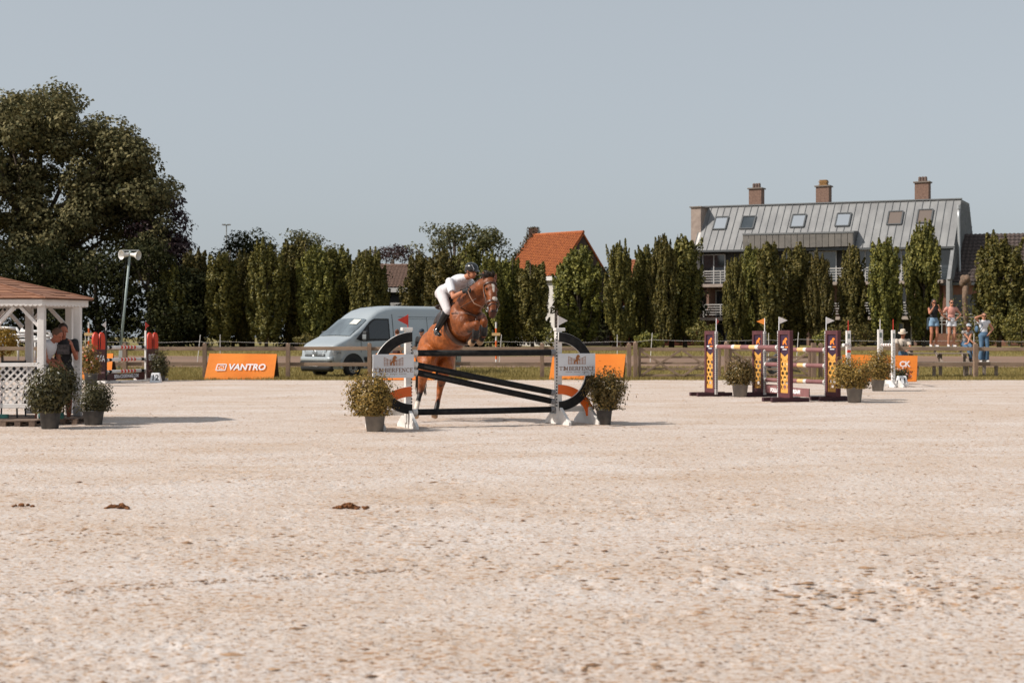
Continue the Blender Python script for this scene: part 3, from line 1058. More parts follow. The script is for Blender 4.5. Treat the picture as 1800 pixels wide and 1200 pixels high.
def scatter(ells, n, d, dd, r0, r1, seed):
    rng = random.Random(seed)
    out = []
    while len(out) < n:
        cx, cy, rx, ry = rng.choice(ells)
        a, q = rng.uniform(0, 6.283), math.sqrt(rng.uniform(.05, 1))
        out.append((cx + rx * q * math.cos(a), cy + ry * q * math.sin(a), d + rng.uniform(-dd, dd), rng.uniform(r0, r1)))
    return out


clump_tree('poplar_tree', 'tall grey green tree towering over the gazebo at left', 
           scatter([(72, 195, 62, 36), (40, 215, 60, 40), (-20, 230, 70, 50), (10, 260, 110, 75), (130, 240, 70, 40), (215, 268, 36, 26), (60, 345, 150, 60), (0, 410, 130, 80), (245, 335, 40, 34), (140, 290, 100, 60), (-70, 330, 130, 110), (200, 330, 75, 60), (90, 380, 150, 80), (235, 380, 60, 50), (180, 445, 120, 55), (30, 470, 150, 70), (-20, 300, 90, 90)], 360, 96, 3.6, .7, 1.4, 3),
           leaf_big, .29, 210, 70, 96, .5, 26)
clump_tree('copper_beech', 'dark purple leaved beech right of the tall tree', scatter([(290, 395, 42, 55), (270, 440, 60, 50)], 40, 95, 1.5, .55, 1.05, 5), leaf_purple, .24, 230, 285, 95, .25, 8)
for i, (ctr_px, lab, ells) in enumerate(((-30, 'leftmost tree with shade-coloured leaves behind the gazebo', [(-40, 530, 80, 90)]), (75, 'shade-coloured tree right behind the gazebo roof', [(70, 530, 75, 90)]),
                                         (170, 'shade-coloured tree left of the loudspeaker mast', [(170, 525, 70, 95)]), (262, 'shade-coloured tree right of the loudspeaker mast', [(262, 520, 60, 95)]),
                                         (318, 'small shade-coloured tree beside the first columnar hornbeam', [(320, 545, 40, 65)]))):
    clump_tree('shade_toned_tree', lab, scatter(ells, 40, 87, 1.6, .6, 1.2, 30 + i), leaf_dark, .23, 230, ctr_px, 87, .25, 6)  # shade of the dense foliage at left is put into the leaf colour
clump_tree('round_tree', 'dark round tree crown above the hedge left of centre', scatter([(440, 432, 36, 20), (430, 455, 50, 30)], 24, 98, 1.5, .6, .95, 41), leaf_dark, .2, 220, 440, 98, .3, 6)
clump_tree('round_tree', 'light airy tree crown above the hedge behind the van', scatter([(530, 432, 34, 20), (560, 440, 30, 24), (520, 460, 60, 26)], 26, 97, 1.5, .5, .9, 42), leaf_mid, .2, 170, 535, 97, .3, 8)
clump_tree('round_tree', 'low copper crown far behind the brown roofed house', scatter([(692, 444, 24, 9), (680, 460, 40, 16)], 16, 118, 1.5, .5, .95, 43), leaf_purple, .2, 220, 690, 118, .3, 4)
clump_tree('round_tree', 'ragged green tree rising behind the rider', scatter([(810, 408, 32, 18), (770, 420, 25, 22), (850, 420, 20, 16), (795, 440, 75, 28), (860, 440, 40, 24)], 40, 96, 2, .45, .9, 44), leaf_mid, .2, 230, 800, 96, .3, 12)
for i, (px, w, top, lab) in enumerate(((352, 40, 470, 'added shade-coloured tree behind the second and third hornbeam'), (425, 48, 468, 'added shade-coloured tree behind the fourth hornbeam'), (505, 52, 462, 'added shade-coloured tree behind the fifth and sixth hornbeam'), (585, 50, 465, 'added shade-coloured tree behind the hornbeams left of the van roof'),
                                        (640, 30, 470, 'added shade-coloured tree behind the hornbeam nearest the brown roof'), (760, 40, 470, 'added shade-coloured tree straight behind the rider'), (835, 44, 462, 'added shade-coloured tree behind the horse head'), (900, 40, 470, 'added shade-coloured tree left of the white house wall'), (1080, 46, 480, 'added shade-coloured tree right of the orange roof'), (1180, 46, 470, 'added shade-coloured tree before the red brick house'))):
    clump_tree('gap_shade_tree', lab, scatter([(px, (top + 606) / 2, w, (606 - top) / 2)], 26, 92.5, .8, .6, 1.1, 70 + i), leaf_dark, .24, 200, px, 92.5, .2, 4)  # added row: shade of the hornbeam gaps painted as near-black leaves
for i, (px, d, w, h, lab) in enumerate(((545, 84, .9, .9, 'low shrub at the foot of the hedge left of the van'), (610, 84, .8, .7, 'small shrub at the hedge foot behind the van bonnet'), (1238, 85, 1.0, 1.6, 'slim shrub before the lower balcony'),
                                        (1500, 84, 1.3, 1.7, 'leafy shrub behind the white jump standards'), (1720, 84, .9, 1.1, 'low shrub behind the woman shading her eyes'), (1455, 84, .8, 1.0, 'small shrub behind the purple jump wings'), (1795, 82, 1.2, 2.4, 'shrub at the right edge below the black roof'),
                                        (1140, 84, .8, 1.0, 'small shrub behind the gate'), (970, 86, 1.0, 1.3, 'shrub at the foot of the white house wall'))):
    c0 = G(px, d)
    t = thing('shrub', lab, 'shrub', c0)
    m = 1500
    u = NP.normal(0, 1, (m, 3)); u /= np.linalg.norm(u, axis=1, keepdims=True)
    rr = NP.uniform(.4, 1, m)[:, None] ** .5 * (1 + .3 * np.sin(u[:, :1] * 6) * np.sin(u[:, 2:] * 5))
    link('foliage', quad_mesh('foliage', leaves(u * rr * np.array([w, w, h / 2]) + np.array([0, 0, h * .55]), u, .15), leaf_horn), t)
    MB().tube([(0, 0, -.1), (.05, 0, h * .6)], [.05, .02], 6).build('stem', bark, t)
# pollarded trunk
t = thing('pollarded_trunk', 'bare knobbly pollard trunk behind the women', 'tree', G(1697, 84))
pl = MB().tube([(0, 0, -.1), (.05, 0, 1.5), (-.04, 0, 3.0), (.03, 0, 4.0)], [.22, .17, .16, .2], 10)
for a in range(6): pl.ell((.17 * math.cos(a), .15 * math.sin(a), 3.95 + .13 * (a % 3)), (.2, .2, .24), None, 8, 6)
pl.build('trunk', M('pollard_bark', (.2, .13, .09), .95, (.1, .07, .05), 7, .8, 14), t, True)
u = NP.normal(0, 1, (900, 3))
link('foliage', quad_mesh('foliage', leaves(u * np.array([.5, .5, .9]) + np.array([0, 0, 1.1]), u, .14), leaf_horn), t)
# ------------------------------------------------------------------ fence and gates
FD = 47.9
POST = MB().box((0, 0, .585), (.135, .135, 1.17)).cyl((0, 0, 1.17), (0, 0, 1.2), .062, .03, 4).mesh('post', wood)


def fence_run(label, pxs, ends):
    base = G(pxs[0], FD)
    f = thing('wooden_fence', label, 'fence', base, 0, 'post and rail fence round the arena')
    X = [(p - 900) / FPX * FD - base.x for p in pxs]
    for x in X:
        o = link('post', POST, f, (x, 0, 0))
        o.rotation_euler = (R_.uniform(-.01, .01), R_.uniform(-.012, .012), R_.uniform(-.1, .1))
    xs = [ends[0] and X[0]] + X[1:] if ends[0] else X
    for a, b in zip(X[:-1], X[1:]):
        for z in (1.0, .485):
            dz = R_.uniform(-.012, .012)
            MB().bar((a + .05, .095, z + dz), (b + .045, .095, z + dz + R_.uniform(-.01, .01)), .045, .125).build('rail', wood_rail, f, False, .008)
    return f


fence_run('long weathered post and rail fence left of the gate', [-230, -80, 70, 220, 360, 506, 650, 797, 953, 1106], (0, 0))
fence_run('weathered post and rail fence right of the gate before the bleacher', [1443, 1575, 1715, 1860, 2005], (0, 0))


def gate(label, p0, p1, flip):
    base = G(p0, FD - .05)
    L = (p1 - p0) / FPX * FD
    g = thing('field_gate', label, 'gate', base)
    MB().box((0, 0, .6), (.14, .14, 1.2)).cyl((0, 0, 1.2), (0, 0, 1.26), .09, .03, 4).build('gate_post', wood, g, False, .01)
    for z, h in ((.98, .11), (.72, .07), (.52, .07), (.32, .07), (.1, .09)):
        MB().bar((.1, .05, z), (L - .1, .05, z), .04, h).build('gate_rail', wood_rail, g, False, .006)
    q = L / 2
    for a, b in ((0, 1), (1, 0)):
        for s in (0, 1):
            x0, x1 = .15 + s * q * .97, .15 + (s + 1) * q * .92
            za, zb = (.95, .08) if a == 0 else (.08, .95)
            MB().bar((x0, .005 - .003 * a, za), (x1, .005 - .003 * a, zb), .03, .075).build('gate_brace', wood_rail, g, False, .004)
    for x in (.14, L - .14): MB().box((x, -.005, .54), (.09, .03, .98)).build('gate_stile', wood, g, False, .005)
    return g


gate('left leaf of the crossed brace field gate', 1117, 1272, 0)
g2 = gate('right leaf of the crossed brace field gate behind purple wings', 1277, 1430, 1)
MB().box(((1430 - 1277) / FPX * FD, 0, .6), (.16, .16, 1.2)).build('gate_post', wood, g2, False, .01)

# electric tape fence behind
EF = 62
base = G(900, EF)
ef = thing('electric_fence', 'thin white tape fence on slim posts before the trees', 'fence', base)
tape_w = M('tape_white', (.62, .60, .57), .6)
pts = [(-60, 598, 0), (150, 599, 0), (350, 600, 3), (387, 600, 0), (700, 602, 0), (880, 600, 2), (1085, 600, 0), (1145, 597, 2), (1351, 597, 0), (1402, 596, 2), (1712, 598, 0), (1900, 598, 0)]
tops = []
for px, py, ln in pts:
    p = P(px, py, EF) - base
    tops.append(p)
    MB().cyl((p.x - ln * .03, 0, -.05), (p.x + ln * .02, 0, p.z + .3), .016, .014, 6).build('post', tape_w, ef)
for a, b in zip(tops[:-1], tops[1:]):
    m = (a + b) / 2 - V((0, 0, .05 + .002 * (b - a).length))
    MB().tube([a, (a + m) / 2 - V((0, 0, .015)), m, (b + m) / 2 - V((0, 0, .015)), b], .006, 5).build('tape', tape_w, ef)

# striped corner markers on slim poles
for px, d, lab in ((156, 60, 'orange and white marker pole with crosspiece left of the cookware jump'), (872, 60, 'orange and white marker pole with crosspiece right of the horse')):
    b = G(px, d)
    mk = thing('marker_pole', lab, 'pole', b)
    zt = CAM_H - (566 - HOR) / FPX * d - b.z
    zz = np.linspace(0, zt, 8)
    for i in range(7):
        MB().cyl((0, 0, zz[i]), (0, 0, zz[i + 1]), .035, .035, 8).build('band', [white, orange_paint][i % 2], mk)
    MB().box((0, -.02, zt * .72), (.36, .06, .12)).build('crosspiece', M('marker_yellow', (.6, .42, .2), .6), mk)

# loudspeaker mast
b = G(208, 56)
lm = thing('loudspeaker_mast', 'leaning steel mast with two white horn loudspeakers', 'loudspeaker', b)
topm = P(229, 441, 56.2) - b
MB().tube([(0, 0, -.1), topm * .5, topm], [.055, .05, .045], 8).build('mast', M('mast_paint', (.30, .36, .35), .6), lm, True)
MB().bar(topm + V((-.35, 0, .02)), topm + V((.35, 0, .02)), .05, .05).build('crossbar', steel, lm)
MB().box(topm * .12 + V((.08, -.05, .1)), (.16, .1, .4)).build('switch_box', M('box_grey', (.4, .4, .4), .6), lm, False, .01)
MB().tube([topm * .97 + V((-.12, -.02, 0)), topm * .8 + V((-.14, -.03, 0)), topm * .5 + V((-.08, -.05, 0)), topm * .1 + V((.02, -.07, 0))], .012, 5).build('cable', black, lm)
for s, dirv in ((-1, V((-.62, -.75, -.05))), (1, V((.93, -.30, -.12)))):
    c = topm + V((s * .12, -.06, -.16))
    dv = dirv.normalized()
    x, y, z = frame(dv)
    q, fs, nn = [], [], 18
    prof = [(t_ * .74, r_ * .78) for t_, r_ in [(-.16, .07), (-.1, .085), (0, .09), (.1, .11), (.22, .16), (.33, .235), (.36, .245), (.34, .225), (.2, .13), (.08, .07)]]
    for (t, r) in prof:
        for k in range(nn):
            a = 6.28318 * k / nn
            q.append(c + dv * t + (x * math.cos(a) + y * math.sin(a)) * r)
    for j in range(len(prof) - 1):
        for k in range(nn): fs.append((j * nn + k, j * nn + (k + 1) % nn, (j + 1) * nn + (k + 1) % nn, (j + 1) * nn + k))
    fs.append(tuple(range(nn)))
    hn = MB().add(q, fs).build('horn', white, lm, True)
    MB().cyl(c - dv * .3, c - dv * .15, .075, .08, 12).build('driver', M('driver_grey', (.33, .33, .32), .6), hn)
# far lamp post
b = G(398, 125)
lp = thing('floodlight_pole', 'far thin lamp post rising above the hedge', 'lamp post', b)
zt = CAM_H + (HOR - 395) / FPX * 125 - b.z
MB().cyl((0, 0, 0), (0, 0, zt), .09, .05, 8).build('pole', steel, lp)
for s in (-1, 1): MB().box((s * .22, 0, zt), (.3, .2, .1)).build('lamp_head', M('lamp_grey', (.2, .2, .2), .5), lp)
MB().bar((-.25, 0, zt - .05), (.25, 0, zt - .05), .05, .05).build('crossarm', steel, lp)

# white tubular stand seen through the gazebo
b = G(40, 66)
st = thing('white_steel_stand', 'white tubular viewing stand seen through the gazebo', 'stand', b)
wt = M('white_tube', (.72, .71, .7), .5)
for k, (x0, x1, y) in enumerate(((0, 28, 576), (18, 56, 588), (15, 66, 598), (36, 88, 582), (60, 92, 596), (75, 92, 590))):
    a, c = P(x0, y, 66) - b, P(x1, y + 1, 66) - b
    MB().tube([a, c], .07, 6).build('handrail', wt, st, True)
for (xa, ya, xb, yb) in ((28, 576, 38, 590), (38, 577, 46, 588), (56, 588, 66, 599), (46, 590, 54, 600), (84, 582, 92, 590)):
    MB().tube([P(xa, ya, 66) - b, P(xb, yb, 66) - b], .06, 6).build('handrail', wt, st, True)
for x in (5, 32, 62, 80, 90):
    p = P(x, 590, 66) - b
    MB().tube([(p.x, 0, 0), (p.x, 0, p.z)], .05, 6).build('upright', wt, st, True)
for k, y in enumerate((600, 592)):
    a, c = P(4, y, 66.4 + k * .5) - b, P(92, y, 66.4 + k * .5) - b
    MB().bar(a, c, .35, .05).build('step', wt, st)
# yellow shrub seen left of it
t = thing('golden_shrub', 'golden yellow shrub at the far left behind the gazebo rail', 'shrub', G(4, 60))
u = NP.normal(0, 1, (1600, 3)); u /= np.linalg.norm(u, axis=1, keepdims=True)
link('foliage', quad_mesh('foliage', leaves(u * NP.uniform(.5, 1, (1600, 1)) * np.array([.75, .75, .65]) + np.array([0, 0, 1.0]), u, .12),
     M('golden_leaf', (.38, .22, .03), .6, (.2, .13, .02), island=True, transl=.3)), t)
MB().tube([(0, 0, -.05), (0, 0, .8)], [.06, .03], 6).build('stem', bark, t)

# ------------------------------------------------------------------ orange banners
banner_mat = M('orange_banner', (.86, .27, .035), .38, (.80, .22, .025), 1.2, .12, 3.5, spec=.5)
white_print = M('white_print', (.82, .82, .84), .5)


def banner(label, bl, br, tl, tr, dy=.26, d_=None):
    """sloping A-frame board; corners as pixels, foot on the sand edge"""
    d0 = d_ or CAM_H * FPX / (bl[1] - HOR)
    a, b_ = G(bl[0], d0), G(br[0], d0 + .02)
    c, e = P(*tr, d0 + dy), P(*tl, d0 + dy)
    t = thing('orange_banner', label, 'banner', a, 0, 'orange advertising boards along the fence')
    pts = [V((0, 0, .01)), b_ - a + V((0, 0, .01)), c - a, e - a]
    mb = MB()
    nu, nv = 16, 5
    for j in range(nv + 1):
        for i in range(nu + 1):
            s, q = i / nu, j / nv
            p = (pts[0] * (1 - s) + pts[1] * s) * (1 - q) + (pts[3] * (1 - s) + pts[2] * s) * q
            mb.v.append(tuple(p + V((0, .012 * math.sin(s * 9 + q * 3) * math.sin(q * 3.14), 0))))
    for j in range(nv):
        for i in range(nu):
            k = j * (nu + 1) + i
            mb.f.append((k, k + 1, k + nu + 2, k + nu + 1))
    o = mb.build('board', banner_mat, t)
    so = o.modifiers.new('thick', 'SOLIDIFY')
    so.thickness = .012
    poly_obj('back_board', [pts[2], pts[3], V((pts[0].x + .1, dy + .28, .01)), V((pts[1].x + .1, dy + .28, .01))], .012, M('board_dark', (.06, .035, .02), .7), t)
    X = (pts[1] - pts[0])
    up = (pts[3] - pts[0])
    return t, pts, X, up


def on_board(pts, s, q, off=.012):
    p = (pts[0] * (1 - s) + pts[1] * s) * (1 - q) + (pts[3] * (1 - s) + pts[2] * s) * q
    nr = (pts[1] - pts[0]).cross(pts[3] - pts[0]).normalized()
    return p + nr * (off + .012)


def board_text(t, pts, body, s, q, size, bold, shear, align='CENTER', sx=1., width=None):
    nr = (pts[1] - pts[0]).cross(pts[3] - pts[0]).normalized()
    x = (pts[1] - pts[0]).normalized()
    y = nr.cross(x)
    o = text('lettering', body, white_print, t, size, on_board(pts, s, q), (0, 0, 0), bold, shear, align, sx, width)
    o.rotation_euler = Matrix((x, y, nr)).transposed().to_euler()
    return o


t, pts, X, up = banner('orange board reading VANTRO in white, leaning before the fence', (359, 667), (481, 667), (368, 621), (487, 622))
board_text(t, pts, 'VANTRO', .585, .46, .29, .008, .2, 'CENTER', 1., 1.2)
nr = X.cross(up).normalized(); bx = X.normalized(); by = nr.cross(bx)
sh = .22


def lg(x, y): return on_board(pts, .215, .46) + bx * (x + sh * y) + by * y


fr = MB()
for (a, b_) in (((-.15, -.1), (.15, -.1)), ((.15, -.1), (.15, .1)), ((.15, .1), (-.15, .1)), ((-.15, .1), (-.15, -.1))):
    fr.bar(lg(*a), lg(*b_), .03, .004, nr)
for (a, b_) in (((-.07, -.045), (.05, -.045)), ((.07, .05), (-.05, .05)), ((-.075, -.03), (-.075, .03)), ((.075, -.03), (.075, .03))):
    fr.bar(lg(*a), lg(*b_), .02, .004, nr)
fr.build('emblem', white_print, t)
banner('orange board half hidden behind the cookware jump', (140, 667), (195, 667), (143, 621), (199, 621), .22)
banner('orange board standing behind the left jump wing and sign', (655, 668), (764, 668), (661, 621), (770, 622))
banner('orange board standing behind the right jump wing and sign', (965, 667), (1095, 667), (972, 622), (1100, 622))
t, pts, X, up = banner('orange board with white letters CK behind the flower pots', (1479, 671), (1611, 671), (1481, 623), (1613, 625), .05, 44.4)
board_text(t, pts, 'CK', .83, .66, .24, .008, 0)

# ------------------------------------------------------------------ main jump
def strokes(mb, segs, o, sx, sz, y, th=.003):
    """flat printed strokes in the local x-z plane; segs: x0,z0,x1,z1,w"""
    for (x0, z0, x1, z1, w) in segs:
        a, b_ = V((o[0] + x0 * sx, y, o[1] + z0 * sz)), V((o[0] + x1 * sx, y, o[1] + z1 * sz))
        mb.bar(a, b_, th, w, (b_ - a).cross(V((0, 1, 0))))


SER = {  # serif capitals on a 1 x 1 body: x0,z0,x1,z1,weight
    'T': [(.5, 0, .5, 1, 2), (.05, .97, .95, .97, 1), (.05, 1, .05, .78, 1), (.95, 1, .95, .78, 1), (.3, .02, .7, .02, 1)],
    'I': [(.5, 0, .5, 1, 2), (.2, .02, .8, .02, 1), (.2, .98, .8, .98, 1)],
    'M': [(.12, 0, .12, 1, 1), (.88, 0, .88, 1, 2), (.14, 1, .5, .1, 2), (.86, 1, .5, .1, 1), (-.02, .02, .28, .02, 1), (.7, .02, 1.04, .02, 1)],
    'B': [(.25, 0, .25, 1, 2), (.1, .02, .65, .02, 1), (.1, .98, .6, .98, 1), (.25, .52, .65, .52, 1), (.62, .98, .74, .86, 1.5), (.74, .86, .74, .64, 2), (.74, .64, .62, .52, 1.5), (.64, .52, .84, .38, 1.5), (.84, .38, .84, .16, 2), (.84, .16, .62, .02, 1.5)],
    'E': [(.25, 0, .25, 1, 2), (.1, .02, .85, .02, 1), (.1, .98, .8, .98, 1), (.25, .52, .62, .52, 1), (.85, .02, .85, .22, 1), (.8, .98, .8, .8, 1), (.62, .42, .62, .62, 1)],
    'R': [(.25, 0, .25, 1, 2), (.08, .02, .45, .02, 1), (.1, .98, .6, .98, 1), (.25, .48, .62, .48, 1), (.6, .98, .76, .86, 1.5), (.76, .86, .76, .62, 2), (.76, .62, .6, .48, 1.5), (.52, .48, .92, .02, 2), (.85, .02, 1.02, .02, 1)],
    'F': [(.25, 0, .25, 1, 2), (.08, .02, .45, .02, 1), (.1, .98, .82, .98, 1), (.25, .52, .64, .52, 1), (.82, .98, .82, .78, 1), (.64, .42, .64, .62, 1)],
    'N': [(.15, 0, .15, 1, 1), (.85, 0, .85, 1, 1), (.15, 1, .85, 0, 2), (.0, .02, .32, .02, 1), (.68, .98, 1.0, .98, 1)],
    'C': [(.9, .8, .7, .97, 1.2), (.7, .97, .4, .97, 1.2), (.4, .97, .18, .78, 1.6), (.18, .78, .12, .5, 2), (.12, .5, .18, .22, 2), (.18, .22, .4, .03, 1.6), (.4, .03, .7, .03, 1.2), (.7, .03, .9, .2, 1.2), (.9, .98, .9, .75, 1)],
}
ADV = {'T': .8, 'I': .5, 'M': 1.08, 'B': .8, 'E': .78, 'R': .86, 'F': .75, 'N': .92, 'C': .86}
print_brown = M('brown_print', (.20, .085, .035), .6)
print_grey = M('grey_print', (.34, .29, .26), .6)
logo_mat = M('logo_copper', (.34, .12, .035), .6)
A = GY(717, 752)
B = G(981, 22.85)
ju = (B - A)
JL = ju.length
JRZ = math.atan2(ju.y, ju.x)


def strip_holes(mb, x, y, z0, z1, step=.05, r=.011, face='y'):
    z = z0
    while z < z1:
        mb.box((x, y, z), (r * 2, .004, r * 2) if face == 'y' else (.004, r * 2, r * 2))
        z += step


def wing(base, s, label, flagmat, flabel):
    """curved jump wing; s=-1 reaches left of its post, s=+1 right"""
    t = thing('jump_wing', label, 'jump wing', base, JRZ, 'wings of the black jump')
    post = MB().box((0, 0, .79), (.10, .09, 1.42)).build('post', white, t, False, .006)
    MB().box((s * .02, 0, 1.52), (.17, .11, .05)).build('post_cap', white, t, False, .008)
    hs_ = MB()
    strip_holes(hs_, -s * .045, -.0462, .3, 1.46)
    hs_.build('cup_holes', dark_metal, post)
    ax, ay = (s, 0, 0), (0, 0, 1)
    # black arch: white board with a black front
    ar = MB().arc((-s * .045, -.077, .845), ax, ay, (.64, .63), (.485, .475), math.radians(-89), math.radians(89), s * .03, 40).build('black_arch', white, t)
    MB().arc((-s * .045, -.1075, .845), ax, ay, (.637, .627), (.488, .478), math.radians(-89), math.radians(89), s * .004, 40).build('arch_face', black, ar)
    oa = MB().arc((-s * .045, -.046, .10), ax, ay, (.66, .54), (.505, .385), math.radians(4), math.radians(89), s * .026, 24).build('orange_arch', white, t)
    MB().arc((-s * .045, -.0725, .10), ax, ay, (.657, .537), (.508, .388), math.radians(4), math.radians(89), s * .004, 24).build('arch_face', orange_paint, oa)
    # feet
    for x in (0, s * .52):
        MB().prism([(-.46, 0), (.46, 0), (.46, .05), (.12, .27), (-.12, .27), (-.46, .05)], (x - .025, 0, 0), (0, 1, 0), (0, 0, 1), .05).build('foot', white, t, False, .005)
    MB().bar((s * .0, .07, .24), (s * .56, .07, .24), .035, .09).build('foot_bar', white, t, False, .004)
    # sign
    x0, x1 = sorted((-s * .055, s * .60))
    sg = MB().prism([(x0, .775), (x1, .775), (x1, 1.135), (x0, 1.135)], (0, -.1125, 0), (1, 0, 0), (0, 0, 1), .018).build('sign', white_clean, t, False, .004)
    yb = -.1325
    cx = (x0 + x1) / 2
    lm_ = MB()
    word = 'TIMBERFENCE'
    wid = sum(ADV[c] for c in word)
    ch_ = .06
    sc = (x1 - x0 - .03) / wid
    x = x0 + .015
    for c in word:
        strokes(lm_, [(a, b_, c_, d_, .0052 * w) for a, b_, c_, d_, w in SER[c]], (x + .02 * sc, .865), sc * .82, ch_, yb)
        x += ADV[c] * sc
    lm_.build('lettering', print_brown, sg)
    sm = MB()
    for k in range(17):
        if k in (5, 11): continue
        sm.box((cx - .19 + k * .024, yb, .838), (.014, .003, .011))
    sm.build('small_print', print_grey, sg)
    lo = MB()
    segs = []
    for k in range(5): segs.append((-.15, .965 + k * .022, .15, .965 + k * .022, .005))
    for k in (-.15, -.1, -.05, 0, .05, .1, .15): segs.append((k, .962, k, 1.055 if abs(k) < .14 else 1.09, .005))
    segs += [(-.15, 1.085, -.07, 1.05, .006), (.15, 1.085, .07, 1.05, .006)]
    strokes(lo, segs, (cx, 0), 1, 1, yb)
    hp_ = [(-.055, .975), (-.03, .97), (-.028, 1.0), (-.012, 1.01), (.0, .968), (.02, .968), (.012, 1.01), (.022, 1.03), (.045, 1.022), (.05, 1.03), (.03, 1.045),
           (.03, 1.065), (.045, 1.08), (.05, 1.073), (.056, 1.08), (.04, 1.105), (.022, 1.118), (.005, 1.112), (-.012, 1.085), (-.02, 1.06), (-.012, 1.05), (-.03, 1.03), (-.05, 1.01)]
    lo.prism(hp_, (cx, yb - .001, 0), (1, 0, 0), (0, 0, 1), .003)
    lo.build('horse_logo', logo_mat, sg)
    # flag
    fx = s * .0
    fl = MB().cyl((fx, 0, 1.5), (fx, 0, 1.745), .009, .008, 6).build('flag_stick', flagmat, t)
    MB().prism([(0, 1.58), (s * .17, 1.66), (0, 1.74)], (fx, 0, 0), (1, 0, .0), (0, 0, 1), .004).build('flag', flagmat, fl)
    return t


flag_red = M('flag_red', (.55, .04, .02), .6, (.4, .03, .02), 6)
flag_white = M('flag_white', (.66, .62, .60), .6)
wing(A, -1, 'left jump wing with black arch, horse sign and red flag', flag_red, '')
wing(B, 1, 'right jump wing with black arch, horse sign and white flag', flag_white, '')
un = ju.normalized()
jn = V((un.y, -un.x, 0))
for za, zb, lab in ((1.150, 1.150, 'topmost level black pole of the jump'), (.980, .504, 'upper of the two slanting black poles'), (.866, .363, 'lower of the two slanting black poles'),
                    (.241, .239, 'lowest level black pole near the sand')):
    a, b_ = A + un * .075 + V((0, 0, za)), B - un * .075 + V((0, 0, zb))
    a += jn * .0; b_ += jn * .0
    t = thing('jump_pole', lab, 'jump pole', a, 0, 'black poles of the jump')
    D = b_ - a
    MB().tube([D * .03, D * .5 - V((0, 0, .004)), D * .975], .049, 14).build('shaft', black, t, True)
    MB().cyl(D * 0, D * .0305, .0505, .0505, 14).build('end_band', white, t)
    MB().cyl(D * .9745, D * 1, .0505, .0505, 14).build('end_band', M('pole_grey', (.2, .2, .21), .6), t)
    MB().bar(D * 0 + V((0, 0, -.062)) - un * .02, D * 0 + V((0, 0, -.062)) + un * .06, .08, .014).build('jump_cup', steel, t)
    MB().bar(D + V((0, 0, -.062)) - un * .06, D + V((0, 0, -.062)) + un * .02, .08, .014).build('jump_cup', steel, t)

# ------------------------------------------------------------------ potted shrubs
pot_mats = [M('pot_black', (.045, .047, .05), .55, (.12, .118, .115), 6), M('pot_grey', (.15, .14, .13), .75, (.25, .23, .205), 5)]
shrub_gold = M('photinia_gold', (.10, .078, .016), .5, (.40, .25, .06), island=True, transl=.25)
shrub_dark = M('laurel_dark', (.03, .032, .011), .45, (.11, .092, .03), island=True, transl=.2)
shrub_olive = M('laurel_olive', (.055, .05, .014), .45, (.24, .155, .042), island=True, transl=.25)


FLOWER = [MB().ell((0, 0, 0), (.035, .035, .028), None, 6, 4).mesh('flower', M(nm, c_, .6)) for nm, c_ in (('flower_red', (.55, .12, .06)), ('flower_pale', (.62, .42, .36)))]


def pot_plant(label, cx, d, pw, ptop, base_y, x0, x1, y0, y1, mats, pm, n, leaf, seed, flowers=0):
    rng = np.random.default_rng(seed)
    b = G(cx, d)
    t = thing('potted_shrub', label, 'potted plant', b, 0, 'potted shrubs around the arena')
    s = d / FPX
    h = (base_y - ptop) * s
    r = pw * s / 2
    nn = 20
    q, fs = [], []
    prof = [(0, .78), (h * .9, .97), (h * .9, 1.05), (h, 1.06), (h, .93), (h * .86, .9), (h * .86, 0.01)]
    for (z, k) in prof:
        for i in range(nn):
            a = 6.28318 * i / nn
            q.append((r * k * math.cos(a), r * k * math.sin(a), z))
    for j in range(len(prof) - 1):
        for i in range(nn): fs.append((j * nn + i, j * nn + (i + 1) % nn, (j + 1) * nn + (i + 1) % nn, (j + 1) * nn + i))
    fs.append(tuple(range(nn - 1, -1, -1)))
    MB().add(q, fs).build('pot', pot_mats[pm], t, True)
    cw, chh = (x1 - x0) * s / 2, (y1 - y0) * s / 2
    cc = np.array([((x0 + x1) / 2 - cx) * s, 0, CAM_H - ((y0 + y1) / 2 - HOR) * s])
    # branches carrying sprays of leaves
    nb = 46
    cs, ns = [], []
    st_ = MB()
    for i in range(nb):
        u = rng.normal(0, 1, 3)
        u /= np.linalg.norm(u)
        u[2] = u[2] * .9 + .12
        tip = cc + u * np.array([cw, cw, chh]) * rng.uniform(.72, 1.0)
        root_ = np.array([rng.normal(0, r * .25), rng.normal(0, r * .25), h * .85])
        mid = (tip + root_) / 2 + rng.normal(0, .03, 3)
        if i % 2 == 0: st_.tube([root_, mid, tip], [.008, .006, .003], 5)
        m = int(n * 2.3) // nb
        tt = rng.uniform(.25, 1, m) ** .7
        base_ = root_ * ((1 - tt) ** 2)[:, None] + mid * (2 * tt * (1 - tt))[:, None] + tip * (tt ** 2)[:, None]
        sp = rng.normal(0, 1, (m, 3)) * (.055 + .13 * chh) * (1.1 - .45 * tt)[:, None]
        c = base_ + sp
        c[:, 2] = np.maximum(c[:, 2], h * .93 + .01)
        cs.append(c)
        ns.append(sp / (np.linalg.norm(sp, axis=1, keepdims=True) + 1e-6) + u * .6 + np.array([0, 0, .4]))
    cs, ns = np.concatenate(cs), np.concatenate(ns)
    link('foliage', quad_mesh('foliage', leaves(cs, ns, leaf * .8, .45, .5, rng), mats), t)
    st_.build('stems', bark, t)
    if flowers:
        for i in range(flowers):
            u = rng.normal(0, 1, 3); u /= np.linalg.norm(u); u[1] = -abs(u[1])
            fo = link('flower', FLOWER[i % 2], t, V(cc + u * np.array([cw, cw, chh]) * .9))
            fo.rotation_euler = (u[2], u[0], 0)
    return t


